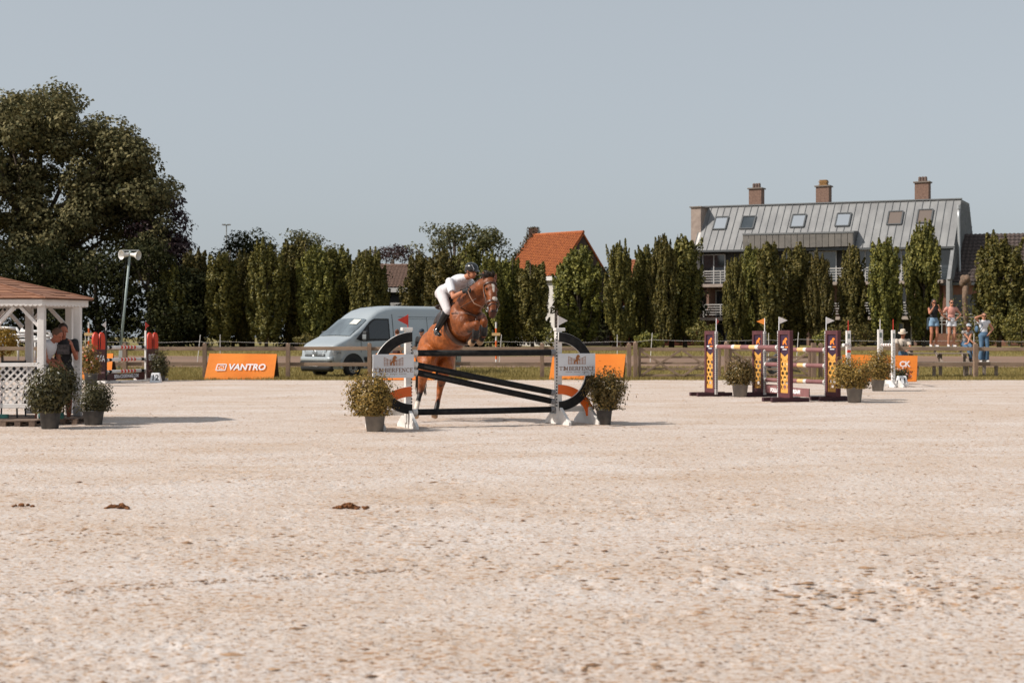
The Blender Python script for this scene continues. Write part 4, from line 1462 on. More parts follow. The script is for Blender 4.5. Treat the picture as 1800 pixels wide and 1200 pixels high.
pot_plant('golden shrub in grey pot at the left jump wing', 659, 21.1, 37, 727, 757, 611, 690, 648, 735, shrub_gold, 1, 3300, .060, 1)
pot_plant('shrub in black pot beside the right jump wing', 1062, 22.7, 29, 718, 746, 1032, 1099, 646, 720, shrub_olive, 0, 2300, .062, 2)
pot_plant('large dark shrub in pot before the gazebo rail', 88, 21.75, 37, 722, 753, 41, 137, 637, 722, shrub_dark, 0, 3300, .075, 3)
pot_plant('low shrub in wide pot right of the gazebo post', 164, 22.7, 38, 720, 746, 141, 197, 668, 722, shrub_dark, 0, 1900, .058, 4)
pot_plant('golden flowering shrub left of the cookware jump', 160, 40.5, 24, 655, 678, 139, 174, 604, 660, shrub_gold, 0, 1500, .085, 5, 26)
pot_plant('dark shrub right of the cookware jump behind marker 12', 281, 45.0, 20, 660, 670, 266, 295, 612, 664, shrub_dark, 0, 1200, .09, 6)
pot_plant('golden shrub in grey pot between the purple jump wings', 1301, 33.2, 29, 674, 697, 1274, 1325, 622, 680, shrub_olive, 1, 1900, .07, 7)
pot_plant('broad golden shrub in pot right of the purple jump', 1502, 30.4, 29, 680, 707, 1460, 1538, 625, 688, shrub_gold, 1, 2500, .07, 8)
pot_plant('taller golden shrub in grey pot before the orange board', 1543, 36.8, 24, 665, 687, 1524, 1570, 612, 668, shrub_gold, 1, 1800, .08, 9)
pot_plant('dark shrub with red flowers beside marker 11', 1580, 42.5, 18, 665, 674, 1556, 1604, 645, 670, shrub_dark, 0, 700, .09, 10, 30)
# ------------------------------------------------------------------ purple oxer
purple = M('purple_paint', (.105, .03, .036), .6, (.075, .022, .028), 5)
aubergine = M('aubergine_panel', (.035, .014, .035), .5)
yellow = M('yellow_panel', (.66, .34, .07), .6, (.55, .27, .055), 4)
logo_orange = M('logo_orange', (.75, .22, .03), .5)
OU = V((.32, -.945, 0)).normalized()
ORZ = math.atan2(OU.y, OU.x)
PW = .50                                            # panel width along the pole line


def panel_wing(near, h, inner_near, flagmat, fdir, label):
    """tall framed panel; local x runs from its far edge (-PW) to its near edge (0)"""
    t = thing('jump_wing', label, 'jump wing', near, ORZ, 'purple and yellow jump wings')
    z0 = .09
    for x in (-PW + .0375, -.0375): MB().box((x, 0, (z0 + h) / 2), (.075, .09, h - z0)).build('stile', purple, t, False, .006)
    MB().box((-PW / 2, 0, h - .045), (PW - .151, .088, .09)).build('top_rail', purple, t, False, .005)
    MB().box((-PW / 2, 0, z0 + .05), (PW - .151, .088, .1)).build('bottom_rail', purple, t, False, .005)
    xa, xb = -PW + .075, -.075
    zt, zv = h - .09, h * .69
    cx = (xa + xb) / 2
    w = xb - xa
    tp = MB().prism([(xa, zv), (cx, zv - .09), (xb, zv), (xb, zt), (xa, zt)], (0, -.005, 0), (1, 0, 0), (0, 0, 1), .012).build('top_panel', aubergine, t)
    # yellow honeycomb panel: cells with real holes
    hc = MB()
    pz, px_ = .098, w / 2
    zb = z0 + .1

    def cell(cx_, cz):
        a, b_ = px_ / 2, pz * .667
        o = [(-a, -b_ / 2), (0, -b_), (a, -b_ / 2), (a, b_ / 2), (0, b_), (-a, b_ / 2)]
        o = [(max(xa, min(xb, cx_ + x)), max(zb, min(zv + .0, cz + z))) for x, z in o]
        i_ = [(cx_ + x * .68, cz + z * .68) for x, z in [(-a, -b_ / 2), (0, -b_), (a, -b_ / 2), (a, b_ / 2), (0, b_), (-a, b_ / 2)]]
        i_ = [(max(xa + .01, min(xb - .01, x)), max(zb + .02, min(zv - .02, z))) for x, z in i_]
        vs_ = [V((x, y, z)) for y in (-.005, -.017) for x, z in o + i_]
        fs = []
        for k in range(6):
            k2 = (k + 1) % 6
            fs += [(12 + k, 12 + k2, 18 + k2, 18 + k), (k2, k, 6 + k, 6 + k2), (6 + k, 18 + k, 18 + k2, 6 + k2)]
        hc.add(vs_, fs)
    rows = int((zv - .1 - zb - .03) / pz)
    zz = zv - .155
    for r in range(rows):
        if r % 2 == 0:
            for e in (-1, 0, 1): cell(cx + e * px_, zz)
        else:
            for e in (-.5, .5): cell(cx + e * px_, zz)
        zz -= pz
    hc.prism([(xa, zb), (xb, zb), (xb, zz + pz * .5), (xa, zz + pz * .5)], (0, -.006, 0), (1, 0, 0), (0, 0, 1), .011)
    hc.prism([(xa, zv - .1), (cx, zv - .19), (cx, zv - .095), (xa, zv - .005)], (0, -.0065, 0), (1, 0, 0), (0, 0, 1), .0115)
    hc.prism([(cx, zv - .19), (xb, zv - .1), (xb, zv - .005), (cx, zv - .095)], (0, -.0067, 0), (1, 0, 0), (0, 0, 1), .0115)
    hc.build('honeycomb_panel', yellow, t)
    lo = MB()
    lz = zt - .17
    lo.prism([(-.09, -.05), (-.05, -.05), (-.02, -.01), (.02, -.01), (.05, -.05), (.09, -.05), (.05, .0), (.06, .05), (.11, .06), (.08, .1), (.02, .1), (-.02, .05), (-.07, .04)],
             (cx, -.0185, lz), (1, 0, 0), (0, 0, 1), .002)
    lo.box((cx + .08, -.0195, lz - .1), (w * .42, .003, .028))
    lo.build('horse_logo', logo_orange, tp)
    MB().box((cx - .1, -.0195, lz - .1), (w * .36, .003, .028)).box((cx, -.0195, lz - .15), (w * .5, .003, .016)).build('logo_bar', white_print, tp)
    # feet stand across the panel
    for x in (-PW + .06, -.06): MB().box((x, 0, .05), (.085, .9, .085)).build('foot', M('purple_dark', (.05, .018, .024), .7), t, False, .006)
    px0 = .03 if inner_near else -PW - .03
    po = MB().box((px0, -.0, h / 2 + .02), (.055, .06, h - .06)).build('post', M('post_grey', (.45, .43, .42), .5), t, False, .004)
    ho = MB()
    strip_holes(ho, px0 + (.0285 if inner_near else -.0285), 0, .2, h - .06, .05, .013, 'x')
    strip_holes(ho, px0, -.0315, .2, h - .06, .05, .013, 'y')
    ho.build('cup_holes', dark_metal, po)
    fs_ = MB().cyl((px0, 0, h - .02), (px0, 0, h + .3), .011, .008, 6).build('flag_stick', white_print, t)
    e = V((fdir[0], fdir[1], 0))
    e = Matrix.Rotation(-ORZ, 3, 'Z') @ e
    MB().prism([(0, h + .14), (.2, h + .22), (0, h + .3)], (px0, 0, 0), e, (0, 0, 1), .005).build('flag', flagmat, fs_)
    return t


flag_orange = M('flag_orange', (.75, .25, .04), .6)
HW = 1.54
n1, n3 = G(1258, 33.4), G(1391, 30.5)
n2, n4 = G(1343, 33.3), G(1475, 31.0)
panel_wing(n1, HW, True, flag_red, (.45, .9), 'leftmost purple and yellow honeycomb jump wing')
panel_wing(n2, HW, True, flag_orange, (-.95, .1), 'second honeycomb jump wing, with the orange flag')
panel_wing(n3, HW, False, flag_white, (.95, .1), 'third and nearest honeycomb jump wing, with white flag')
panel_wing(n4, HW, False, flag_white, (.95, .1), 'rightmost honeycomb jump wing beside the broad shrub')
pale_purple = M('dusty_purple', (.24, .105, .105), .6, (.18, .08, .08), 6)
pale_yellow = M('pale_yellow', (.62, .39, .16), .6)


def banded_pole(a, b_, label, bands, r=.05, base=pale_purple, group=None):
    t = thing('jump_pole', label, 'jump pole', a, 0, group)
    D = b_ - a
    last = 0
    for (t0, t1, m) in bands:
        if t0 > last: MB().cyl(D * last, D * t0, r, r, 14).build('shaft', base, t)
        MB().cyl(D * t0, D * t1, r, r, 14).build('band', m, t)
        last = t1
    if last < 1: MB().cyl(D * last, D, r, r, 14).build('shaft', base, t)
    for p, e in ((V((0, 0, 0)), 1), (D, -1)):
        q = D.normalized() * .06 * e
        MB().bar(p + V((0, 0, -r - .012)) - q, p + V((0, 0, -r - .012)) + q * .6, .08, .014).build('jump_cup', steel, t)
    return t


bnd = [(0, .02, white), (.27, .315, white), (.315, .42, pale_yellow), (.56, .66, pale_yellow), (.66, .705, white), (.98, 1, white)]
far3 = n3 - OU * (PW + .07)
far4 = n4 - OU * (PW + .07)
z = 1.17
banded_pole(n1 + OU * .07 + V((0, 0, z)), far3 + V((0, 0, z)), 'purple banded front pole of the oxer, nearest left', bnd, group='purple banded poles')
for z, lab in ((1.11, 'topmost purple banded pole on the rear of the oxer'), (.76, 'middle purple banded pole on the rear of the oxer'), (.4, 'lowest purple banded pole on the rear of the oxer')):
    banded_pole(n2 + OU * .07 + V((0, 0, z)), far4 + V((0, 0, z)), lab, bnd, group='purple banded poles')
a, b_ = n2 + OU * .08, far4
D = b_ - a
t = thing('jump_plank', 'purple plank lettered in white under the oxer poles', 'jump plank', a, ORZ)
L = D.length
MB().prism([(0, .1), (L * .42, .1), (L * .46, .07), (L, .07), (L, .26), (L * .6, .26), (L * .56, .3), (0, .3)], (0, .012, 0), (1, 0, 0), (0, 0, 1), .024).build('board', pale_purple, t, False, .004)
text('lettering', 'FOLLOW YOUR DREAM', white_print, t, .125, (L * .47, -.0155, .17), (math.pi / 2, 0, 0), .005)

# ------------------------------------------------------------------ cookware jump
cook_brown = M('cook_brown', (.075, .022, .022), .55, (.055, .018, .018), 4)
cook_red = M('cook_red', (.62, .045, .012), .5, (.5, .035, .012), 3)
KA, KB = G(186, 43.2), G(256, 45.2)
ku = (KB - KA)
KRZ = math.atan2(ku.y, ku.x)
ku = ku.normalized()


def shell_wing(base, s, label, flagmat, fs):
    t = thing('jump_wing', label, 'jump wing', base, KRZ, 'red and brown cookware jump wings')
    W, h = .62, 1.55
    x0, x1 = sorted((s * .06, s * (.06 + W)))
    MB().box(((x0 + x1) / 2, 0, .55), (W, .07, .94)).build('panel', cook_brown, t, False, .006)
    cx = (x0 + x1) / 2
    for e in (-1, 1):                               # two tall rounded lobes
        pts_ = []
        for k in range(15):
            a = math.pi * k / 14
            pts_.append((cx + e * W * .25 + W * .235 * math.cos(a), 1.30 + .24 * math.sin(a)))
        pts_ += [(cx + e * W * .25 - W * .235, 1.02), (cx + e * W * .25 - W * .1 * e - .0, .92), (cx + e * W * .25 + W * .235, 1.02)]
        lb = MB().prism(pts_, (0, .03, 0), (1, 0, 0), (0, 0, 1), .06).build('lobe', cook_red, t, False, .004)
        MB().prism([(cx + e * .03, .95), (cx + e * .055, .95), (cx + e * .075, 1.2), (cx + e * .05, 1.5), (cx + e * .03, 1.5)], (0, -.031, 0), (1, 0, 0), (0, 0, 1), .003).build('groove', black, lb)
    po = MB().box((0, 0, h / 2 + .05), (.055, .055, h)).build('post', white if s > 0 else black, t, False, .004)
    ho = MB()
    strip_holes(ho, 0, -.029, .2, h, .06, .014)
    ho.build('cup_holes', dark_metal, po)
    text('lettering', 'BEKA', white_print, t, .27, (cx, -.038, .74), (math.pi / 2, 0, 0), .006, 0, 'CENTER', .82)
    sm = MB()
    for k in range(9): sm.box((x0 + .07 + k * .058, -.037, .32), (.035, .004, .05))
    sm.build('small_print', M('pink_print', (.5, .3, .3), .6), t)
    for x in (0, s * (W - .02)): MB().box((x, 0, .04), (.07, .85, .08)).build('foot', white, t, False, .006)
    f_ = MB().cyl((0, 0, h), (0, 0, h + .32), .01, .008, 6).build('flag_stick', flagmat, t)
    MB().prism([(0, h + .12), (fs * .2, h + .21), (0, h + .31)], (0, 0, 0), (1, 0, 0), (0, 0, 1), .005).build('flag', flagmat, f_)


shell_wing(KA, -1, 'left red topped cookware jump wing with white flag', flag_white, -1)
shell_wing(KB, 1, 'right red topped cookware jump wing with red flag', flag_red, 1)
arrow = cook_red
cb = [(0.03, .10, black)]
for k in range(5):
    c = .34 + k * .085
    cb.append((c, c + .05, cook_red))
cb.append((.88, .96, black))
for z, lab in ((1.08, 'topmost white pole with red arrows'), (.70, 'middle white pole with red arrows'), (.34, 'lowest white pole with red arrows')):
    banded_pole(KA + ku * .05 + V((0, 0, z)), KB - ku * .05 + V((0, 0, z)), lab, cb, .05, white, 'white poles with red arrows')
L = (KB - KA).length - .1
t = thing('jump_plank', 'brown plank with web address under the white poles', 'jump plank', KA + ku * .05, KRZ)
MB().prism([(0, .05), (L * .2, .05), (L * .25, .1), (L * .75, .1), (L * .8, .05), (L, .05), (L, .3), (L * .5, .26), (0, .3)], (0, .012, 0), (1, 0, 0), (0, 0, 1), .024).build('board', cook_brown, t, False, .004)
text('lettering', 'BEKA-COOKWARE.COM', white_print, t, .15, (L * .5, -.0155, .185), (math.pi / 2, 0, 0), .003, 0, 'CENTER', .78)
MB().box((L * .5, -.2, .03), (L * .75, .3, .05)).build('ground_board', white, t, False, .006)


def marker(px, d, num, label):
    t = thing('number_marker', label, 'number marker', G(px, d))
    mb = MB()
    w0, w1, h, q = .17, .115, .3, .13
    vs_ = [(-w0, -q, 0), (w0, -q, 0), (w0, q, 0), (-w0, q, 0), (-w1, -q * .5, h), (w1, -q * .5, h), (w1, q * .5, h), (-w1, q * .5, h)]
    mb.add(vs_, [(3, 2, 1, 0), (4, 5, 6, 7), (0, 1, 5, 4), (1, 2, 6, 5), (2, 3, 7, 6), (3, 0, 4, 7)])
    mb.build('block', M('marker_white', (.72, .73, .75), .5), t, False, .012)
    text('number', num, black, t, .24, (0, -q * .76, h * .5), (math.pi / 2 - math.atan2(q * .5, h), 0, 0), .004)


marker(274, 43.6, '12', 'white number block 12 at the cookware jump')
marker(1585, 40.2, '11', 'white number block 11 before the orange board')

# white standards of the far right jump
for px, d, top, w, fm, lab in ((1491, 41.5, 581, .13, flag_red, 'left white jump standard with red flag stick'), (1547, 41.0, 579, .14, flag_white, 'middle white jump standard behind the taller shrub'),
                               (1570, 39.6, 580, .09, flag_red, 'slim right white jump standard beside marker 11')):
    b = G(px, d)
    t = thing('jump_standard', lab, 'jump standard', b, .15, 'white jump standards')
    h = CAM_H + (HOR - top) / FPX * d
    po = MB().box((0, 0, h / 2 + .05), (w, .09, h - .1)).build('post', white, t, False, .006)
    MB().box((0, -.047, h - .16), (w * .5, .004, .14)).build('cup_plate', M('plate_green', (.12, .15, .14), .5), po)
    ho = MB()
    strip_holes(ho, 0, -.047, .25, h - .3, .07, .013)
    ho.build('cup_holes', M('hole_grey', (.2, .2, .2), .6), po)
    for x in (-.26, .26): MB().prism([(-.35, 0), (.35, 0), (.35, .04), (.06, .2), (-.06, .2), (-.35, .04)], (x * .5, 0, 0), (0, 1, 0), (0, 0, 1), .05).build('foot', white, t, False, .004)
    MB().bar((-.45, 0, .06), (.45, 0, .06), .06, .08).build('foot_bar', white, t, False, .004)
    MB().cyl((0, 0, h - .02), (0, 0, h + .3), .014, .01, 6).build('flag_stick', fm, t)
    if px == 1491: MB().box((0, -.06, .98), (.1, .03, .07)).build('safety_clip', cook_red, t, False, .005)
for (p0, p1, z, lab) in ((P(1482, 606, 41.2), P(1494, 606, 41.5), 0, 'short white spotted bar at the left white standard'), (P(1550, 606, 41.0), P(1569, 606, 39.7), 0, 'white spotted pole seen end on between the white standards'),
                         (P(1549, 640, 41.0), P(1569.5, 642, 39.7), 0, 'lower white pole seen end on between the white standards')):
    banded_pole(p0, p1, lab, [(.12, .2, pale_purple), (.35, .42, pale_purple), (.58, .66, pale_purple), (.82, .9, pale_purple)], .045, white, 'white spotted poles')

# small cart wheel lying behind the gate
b = G(1362, 50.3)
t = thing('hand_cart', 'small dark cart with rubber wheel behind the gate', 'cart', b)
tp_ = MB()
n_ = 20
for k in range(n_):
    a0, a1 = 6.28318 * k / n_, 6.28318 * (k + 1) / n_
    tp_.cyl((.22 * math.cos(a0), 0, .3 + .22 * math.sin(a0)), (.22 * math.cos(a1), 0, .3 + .22 * math.sin(a1)), .075, .075, 8, False)
tp_.build('tyre', M('rubber', (.02, .02, .021), .8), t, True)
MB().cyl((0, -.06, .3), (0, .06, .3), .14, .14, 14).build('rim', steel, t)
MB().bar((0, .12, .32), (.95, .2, .14), .06, .05).build('shaft', dark_metal, t)
MB().prism([(-.3, .42), (.1, .78), (.32, .7), (.45, .46)], (0, .1, 0), (1, 0, 0), (0, 0, 1), -.3).build('tray', M('tray_dark', (.05, .05, .055), .6), t)
MB().bar((.2, .1, .66), (1.0, .25, .2), .04, .04).build('handle', dark_metal, t)

# horse droppings on the sand
for i, (px, py, n_, sp, lab) in enumerate(((38, 889, 7, .05, 'small group of horse droppings at the far left'), (206, 891, 26, .05, 'heap of horse droppings left of centre on the sand'), (611, 891, 34, .06, 'scattered heap of horse droppings in the middle foreground'))):
    t = thing('horse_droppings', lab, 'droppings', GY(px, py + 2), 0, 'horse droppings on the sand')
    mb = MB()
    rg = random.Random(60 + i)
    for k in range(n_):
        x, y = rg.gauss(0, sp), rg.gauss(0, .04)
        z = max(0, .04 - abs(x) * .5) * rg.random() + .006
        mb = MB().ell((x, y, z), (rg.uniform(.012, .034), rg.uniform(.012, .026), rg.uniform(.008, .018)), Matrix.Rotation(rg.uniform(0, 3), 3, 'Z'), 8, 6)
        mb.build('dung_ball', M('dung', (.24, .095, .03), .95, (.11, .042, .014), 40, 1., 70), t, True)

# ------------------------------------------------------------------ bleacher bench for the spectators
b = G(1660, 49.6)
bl = thing('wooden_bleacher', 'stepped wooden picnic bleacher behind the right fence', 'bleacher', b)
grey_wood = M('silver_wood', (.31, .25, .21), .85, (.21, .165, .135), 6, .4, 40, stretch=(.2, 1, 1))


def bx(px, d): return (px - 900) / FPX * d - b.x


LEV = [(48.75, .535, 1604, 1757), (49.35, .84, 1588, 1702), (49.85, 1.05, 1590, 1735)]
for d, z, p0, p1 in LEV:
    for k in (-.1, .07):
        MB().box(((bx(p0, d) + bx(p1, d)) / 2, d - b.y + k, z - .02), (bx(p1, d) - bx(p0, d), .155, .04)).build('plank', grey_wood, bl, False, .005)
for px, d, z in ((1642, 48.85, .5), (1653, 49.5, .8), (1699, 48.9, .5), (1696, 49.4, .8), (1751, 48.85, .5), (1706, 49.95, 1.0), (1730, 49.95, 1.0), (1612, 48.85, .5), (1600, 49.45, .8), (1602, 49.95, 1.0)):
    MB().box((bx(px, d), d - b.y, z / 2), (.1, .09, z)).build('leg', grey_wood, bl, False, .005)
for px in (1605, 1652, 1698):
    MB().bar((bx(px, 49.3), -.75, .44), (bx(px, 49.3), .35, .9), .045, .1).build('brace', grey_wood, bl, False, .004)

# ------------------------------------------------------------------ van
def van():
    fdir = V((-.73, -.683, 0)).normalized()
    front = G(554, 49.3)
    rz = math.atan2(fdir.y, fdir.x)
    t = thing('delivery_van', 'pale blue silver panel van parked behind the fence', 'van', front, rz)
    LEN = 5.9
    xs_ = [0, -.04, -.12, -.25, -.5, -.8, -.95, -1.2, -1.45, -1.62, -1.85, -2.1, -2.45, -2.8, -3.2, -3.8, -4.6, -5.3, -5.7, -5.84, -LEN]
    tx = [0, -.04, -.12, -.25, -.80, -1.62, -1.85, -2.1, -2.45, -2.9, -5.6, -5.84, -LEN]
    tz = [.80, .98, 1.10, 1.17, 1.40, 2.03, 2.20, 2.34, 2.44, 2.49, 2.50, 2.45, 2.30]

    def top(x): return float(np.interp(-x, [-q for q in tx], tz))

    def hw(x, z):
        w = 1.0
        if x > -.5: w *= 1 - .20 * ((x + .5) / .5) ** 2.2
        if x < -5.6: w *= 1 - .06 * ((-5.6 - x) / .3) ** 2
        if z > 1.2: w -= .17 * ((z - 1.2) / 1.25) ** 1.25
        if z < .55: w -= .08 * ((.55 - z) / .25)
        return w

    def ring(x):
        H = top(x)
        r = .20 if H > 1.6 else .10
        zb = .28
        pts_ = []
        for k in range(10):
            z_ = zb + (H - r - zb) * k / 9
            pts_.append((hw(x, z_), z_))
        w0 = hw(x, H - r)
        for k in range(1, 6):
            a = math.pi / 2 * k / 5
            pts_.append((w0 - r * 1.15 * (1 - math.cos(a)), H - r + r * math.sin(a)))
        for k in (.66, .33, 0): pts_.append(((w0 - r * 1.15) * k, H + .025 * (1 - k)))
        return pts_
    q, fs = [], []
    for x in xs_:
        rr = ring(x)
        full = [(-y, z_) for y, z_ in rr] + [(y, z_) for y, z_ in reversed(rr[:-1])]
        q += [(x, y, z_) for y, z_ in full]
    m = len(full)
    for j in range(len(xs_) - 1):
        for k in range(m - 1): fs.append((j * m + k, j * m + k + 1, (j + 1) * m + k + 1, (j + 1) * m + k))
        fs.append((j * m + m - 1, j * m, (j + 1) * m, (j + 1) * m + m - 1))
    fs.append(tuple(range(m - 1, -1, -1)))
    fs.append(tuple(range((len(xs_) - 1) * m, len(xs_) * m)))
    paint = M('van_paint', (.40, .44, .465), .28, (.37, .41, .435), .7, metal=.25, coat=.6)
    body = MB().add(q, fs).build('body', paint, t, True)
    sb = body.modifiers.new('edge', 'EDGE_SPLIT')
    sb.split_angle = math.radians(38)
    plastic = M('van_plastic', (.022, .023, .025), .6)
    glass = M('van_glass', (.13, .16, .18), .05, (.06, .075, .085), 1.6, spec=1.0, coat=.6)  # lighter blue-grey base stands in for sky reflected in the windscreen
    glass_side = M('van_side_glass', (.012, .014, .017), .05, spec=.8)
    line = M('panel_gap', (.06, .07, .075), .7)

    def side(name, poly, mat, parent, off=.008, s=1):
        mb = MB()
        # triangulate as a fine strip: sample the polygon between its lower and upper outline
        X0, X1 = min(p[0] for p in poly), max(p[0] for p in poly)
        n_ = 14

        def zr_(x):
            zs_ = []
            for (a, c) in zip(poly, poly[1:] + poly[:1]):
                if (a[0] - x) * (c[0] - x) <= 0 and abs(a[0] - c[0]) > 1e-6:
                    zs_.append(a[1] + (c[1] - a[1]) * (x - a[0]) / (c[0] - a[0]))
            return min(zs_), max(zs_)
        for i in range(n_ + 1):
            x = X0 + (X1 - X0) * min(.999, max(.001, i / n_))
            z0_, z1_ = zr_(x)
            for k in range(5):
                z_ = z0_ + (z1_ - z0_) * k / 4
                mb.v.append((x, s * (hw(x, z_) + off), z_))
        for i in range(n_):
            for k in range(4):
                a = i * 5 + k
                mb.f.append((a, a + 5, a + 6, a + 1) if s > 0 else (a, a + 1, a + 6, a + 5))
        return mb.build(name, mat, parent, True)
    # glass
    def surf(x, y):                                 # height of the skin over a point of the nose or roof
        rr = ring(x)[9:]
        return float(np.interp(abs(y), [p_[0] for p_ in reversed(rr)], [p_[1] for p_ in reversed(rr)]))
    ws = MB()
    for i in range(9):
        x = -.83 - .77 * i / 8
        w = hw(x, top(x) - .15) - .10
        for k in range(17):
            y = (-1 + 2 * k / 16) * w
            ws.v.append((x + .014, y, surf(x, y) + .018))
    for i in range(8):
        for k in range(16): ws.f.append((i * 17 + k, i * 17 + k + 1, (i + 1) * 17 + k + 1, (i + 1) * 17 + k))
    wsd = ws.build('windscreen', glass, t, True)
    sm = MB()
    for i in range(2):
        x = -1.32 - .22 * i
        for k in range(2): sm.v.append((x + .026, .22 + .42 * k, surf(x, .22 + .42 * k) + .036))
    sm.f.append((0, 1, 3, 2))
    sm.build('paper_sheet', M('paper', (.55, .55, .52), .8), wsd)
    for s in (-1, 1):
        wd = side('side_window', [(-1.02, 1.32), (-1.68, 1.95), (-1.88, 2.04), (-2.52, 2.04), (-2.52, 1.27), (-1.3, 1.24)], plastic, t, .006, s)
        side('pane', [(-1.22, 1.34), (-1.52, 1.68), (-1.54, 1.34)], glass_side, wd, .012, s)
        side('pane', [(-1.60, 1.33), (-1.60, 1.78), (-1.82, 1.96), (-1.92, 1.99), (-2.46, 1.99), (-2.46, 1.33)], glass_side, wd, .012, s)
        dr = side('door', [(-1.3, .52), (-1.3, .55), (-2.66, .55), (-2.66, .52)], line, t, .004, s)
        for p_ in ([(-2.66, .52), (-2.66, 2.2), (-2.69, 2.2), (-2.69, .52)], [(-1.22, .85), (-1.22, 1.28), (-1.24, 1.28), (-1.24, .85)], [(-4.25, .52), (-4.25, 2.12), (-4.27, 2.12), (-4.27, .52)]):
            side('panel_gap', p_, line, dr, .004, s)
        side('panel_gap', [(-2.95, 2.10), (-2.95, 2.115), (-5.7, 2.115), (-5.7, 2.10)], line, dr, .004, s)
        side('panel_gap', [(-2.95, 2.03), (-2.95, 2.04), (-5.7, 2.04), (-5.7, 2.03)], line, dr, .004, s)
        side('moulding', [(-1.35, .56), (-1.35, .70), (-5.6, .70), (-5.6, .56)], plastic, t, .03, s)
        side('sill', [(-1.42, .36), (-1.42, .47), (-4.2, .47), (-4.2, .36)], plastic, t, .012, s)
        MB().box((-2.5, s * (hw(-2.5, 1.1) + .02), 1.1), (.22, .03, .05)).build('door_handle', plastic, t, False, .01)
        ma = MB().bar((-1.30, s * .96, 1.36), (-1.28, s * 1.16, 1.36), .1, .08).build('mirror_arm', plastic, t)
        mh = MB().box((-1.26, s * 1.22, 1.42), (.13, .22, .36)).build('mirror', plastic, t, False, .04)
        MB().box((-1.205, s * 1.22, 1.40), (.03, .2, .16)).build('mirror_cap', M('mirror_cap_grey', (.30, .32, .33), .3, metal=.5), mh, False, .01)
        # headlight
        hl = MB()
        for i in range(5):
            x = -.03 - .36 * i / 4
            for z_ in (.80 - .0 * i, .80 + .13 + .05 * i / 4):
                y = hw(x, .9) + .012
                hl.v.append((x + (.03 if i == 0 else .015), s * (y if i else y - .22), z_))
        for i in range(4): hl.f.append((2 * i, 2 * i + 2, 2 * i + 3, 2 * i + 1) if s > 0 else (2 * i, 2 * i + 1, 2 * i + 3, 2 * i + 2))
        h_ = hl.build('headlight', M('headlight_clear', (.55, .57, .58), .12, (.2, .22, .23), 9, metal=.3), t, True)
        # wheels with arches
        for x in (-.88, -4.55):
            ac = MB()
            ac.arc((x, s * (hw(x, .6) - .02), .36), (s, 0, 0), (0, 0, 1), (.46, .47), (.0, .0), 0, math.pi, -.03, 24)
            ac.build('wheel_arch', plastic, t)
            MB().arc((x, s * (hw(x, .6) - .02), .36), (s, 0, 0), (0, 0, 1), (.52, .53), (.46, .47), math.radians(-4), math.radians(184), -.045, 24).build('arch_lip', paint, t)
            wh = MB()
            prof = [(-.10, .19), (-.10, .30), (-.075, .335), (.075, .335), (.10, .30), (.10, .19)]
            nn = 24
            cy = s * .93
            wv = []
            for (o_, r_) in prof:
                for k in range(nn):
                    a = 6.28318 * k / nn
                    wv.append((x + r_ * math.cos(a), cy + o_, .335 + r_ * math.sin(a)))
            wf = [(j * nn + k, j * nn + (k + 1) % nn, (j + 1) * nn + (k + 1) % nn, (j + 1) * nn + k) for j in range(5) for k in range(nn)]
            wh.add(wv, wf)
            w_ = wh.build('wheel', M('tyre_rubber', (.018, .018, .019), .85), t, True)
            rm = MB().cyl((x, cy - .085, .335), (x, cy + .085, .335), .20, .20, 20)
            rm.build('rim', M('rim_grey', (.30, .31, .31), .4, metal=.6), w_)
            MB().cyl((x, cy + s * .084, .335), (x, cy + s * .1, .335), .075, .06, 12).build('hub_cap', dark_metal, w_)
            hb = MB()
            for k in range(8):
                a = 6.28318 * k / 8
                hb.cyl((x + .135 * math.cos(a), cy + s * .083, .335 + .135 * math.sin(a)), (x + .135 * math.cos(a), cy + s * .087, .335 + .135 * math.sin(a)), .03, .03, 8)
            hb.build('rim_holes', dark_metal, w_)
    # front: grille, badge, bumper
    def fx_(y, z_):                                 # x of the nose surface at this height
        e = max(0, abs(y) - .74)
        x0_ = 0 if z_ < .80 else -.05 * (z_ - .80) / .15 if z_ < .95 else -.05 - .11 * (z_ - .95) / .09
        return x0_ - 2.2 * e * e
    gr = MB()
    for i in range(13):
        y = -.60 + 1.20 * i / 12
        for z_ in (.72, .95): gr.v.append((fx_(y, z_) + .015, y, z_))
    for i in range(12): gr.f.append((2 * i, 2 * i + 2, 2 * i + 3, 2 * i + 1))
    g_ = gr.build('grille', plastic, t, True)
    for z_ in (.765, .825, .885):
        MB().tube([(fx_(y, z_) + .022, y, z_) for y in np.linspace(-.58, .58, 9)], .009, 6).build('grille_bar', M('grille_chrome', (.4, .42, .43), .35, metal=.7), g_, True)
    bd = MB()
    c = V((.028, 0, .83))
    n_ = 24
    for k in range(n_):
        a0, a1 = 6.28318 * k / n_, 6.28318 * (k + 1) / n_
        bd.cyl(c + V((0, .105 * math.cos(a0), .105 * math.sin(a0))), c + V((0, .105 * math.cos(a1), .105 * math.sin(a1))), .011, .011, 6, False)
    for (a, b_) in (((-.045, .09), (0, .02)), ((0, .02), (.045, .09)), ((-.085, .05), (-.04, -.085)), ((-.04, -.085), (0, .0)), ((0, .0), (.04, -.085)), ((.04, -.085), (.085, .05))):
        bd.bar(c + V((0, a[0], a[1])), c + V((0, b_[0], b_[1])), .014, .02, V((1, 0, 0)))
    bd.build('badge', M('chrome', (.55, .57, .58), .25, metal=.8), t)
    bp = MB()
    zz_ = [.20, .32, .46]
    for z_ in zz_:
        for i in range(17):
            y = -.92 + 1.84 * i / 16
            bp.v.append((fx_(y, .5) + .05 - (.05 if z_ < .25 else 0), y, z_))
    for j in range(2):
        for i in range(16):
            a = j * 17 + i
            bp.f.append((a, a + 1, a + 18, a + 17))
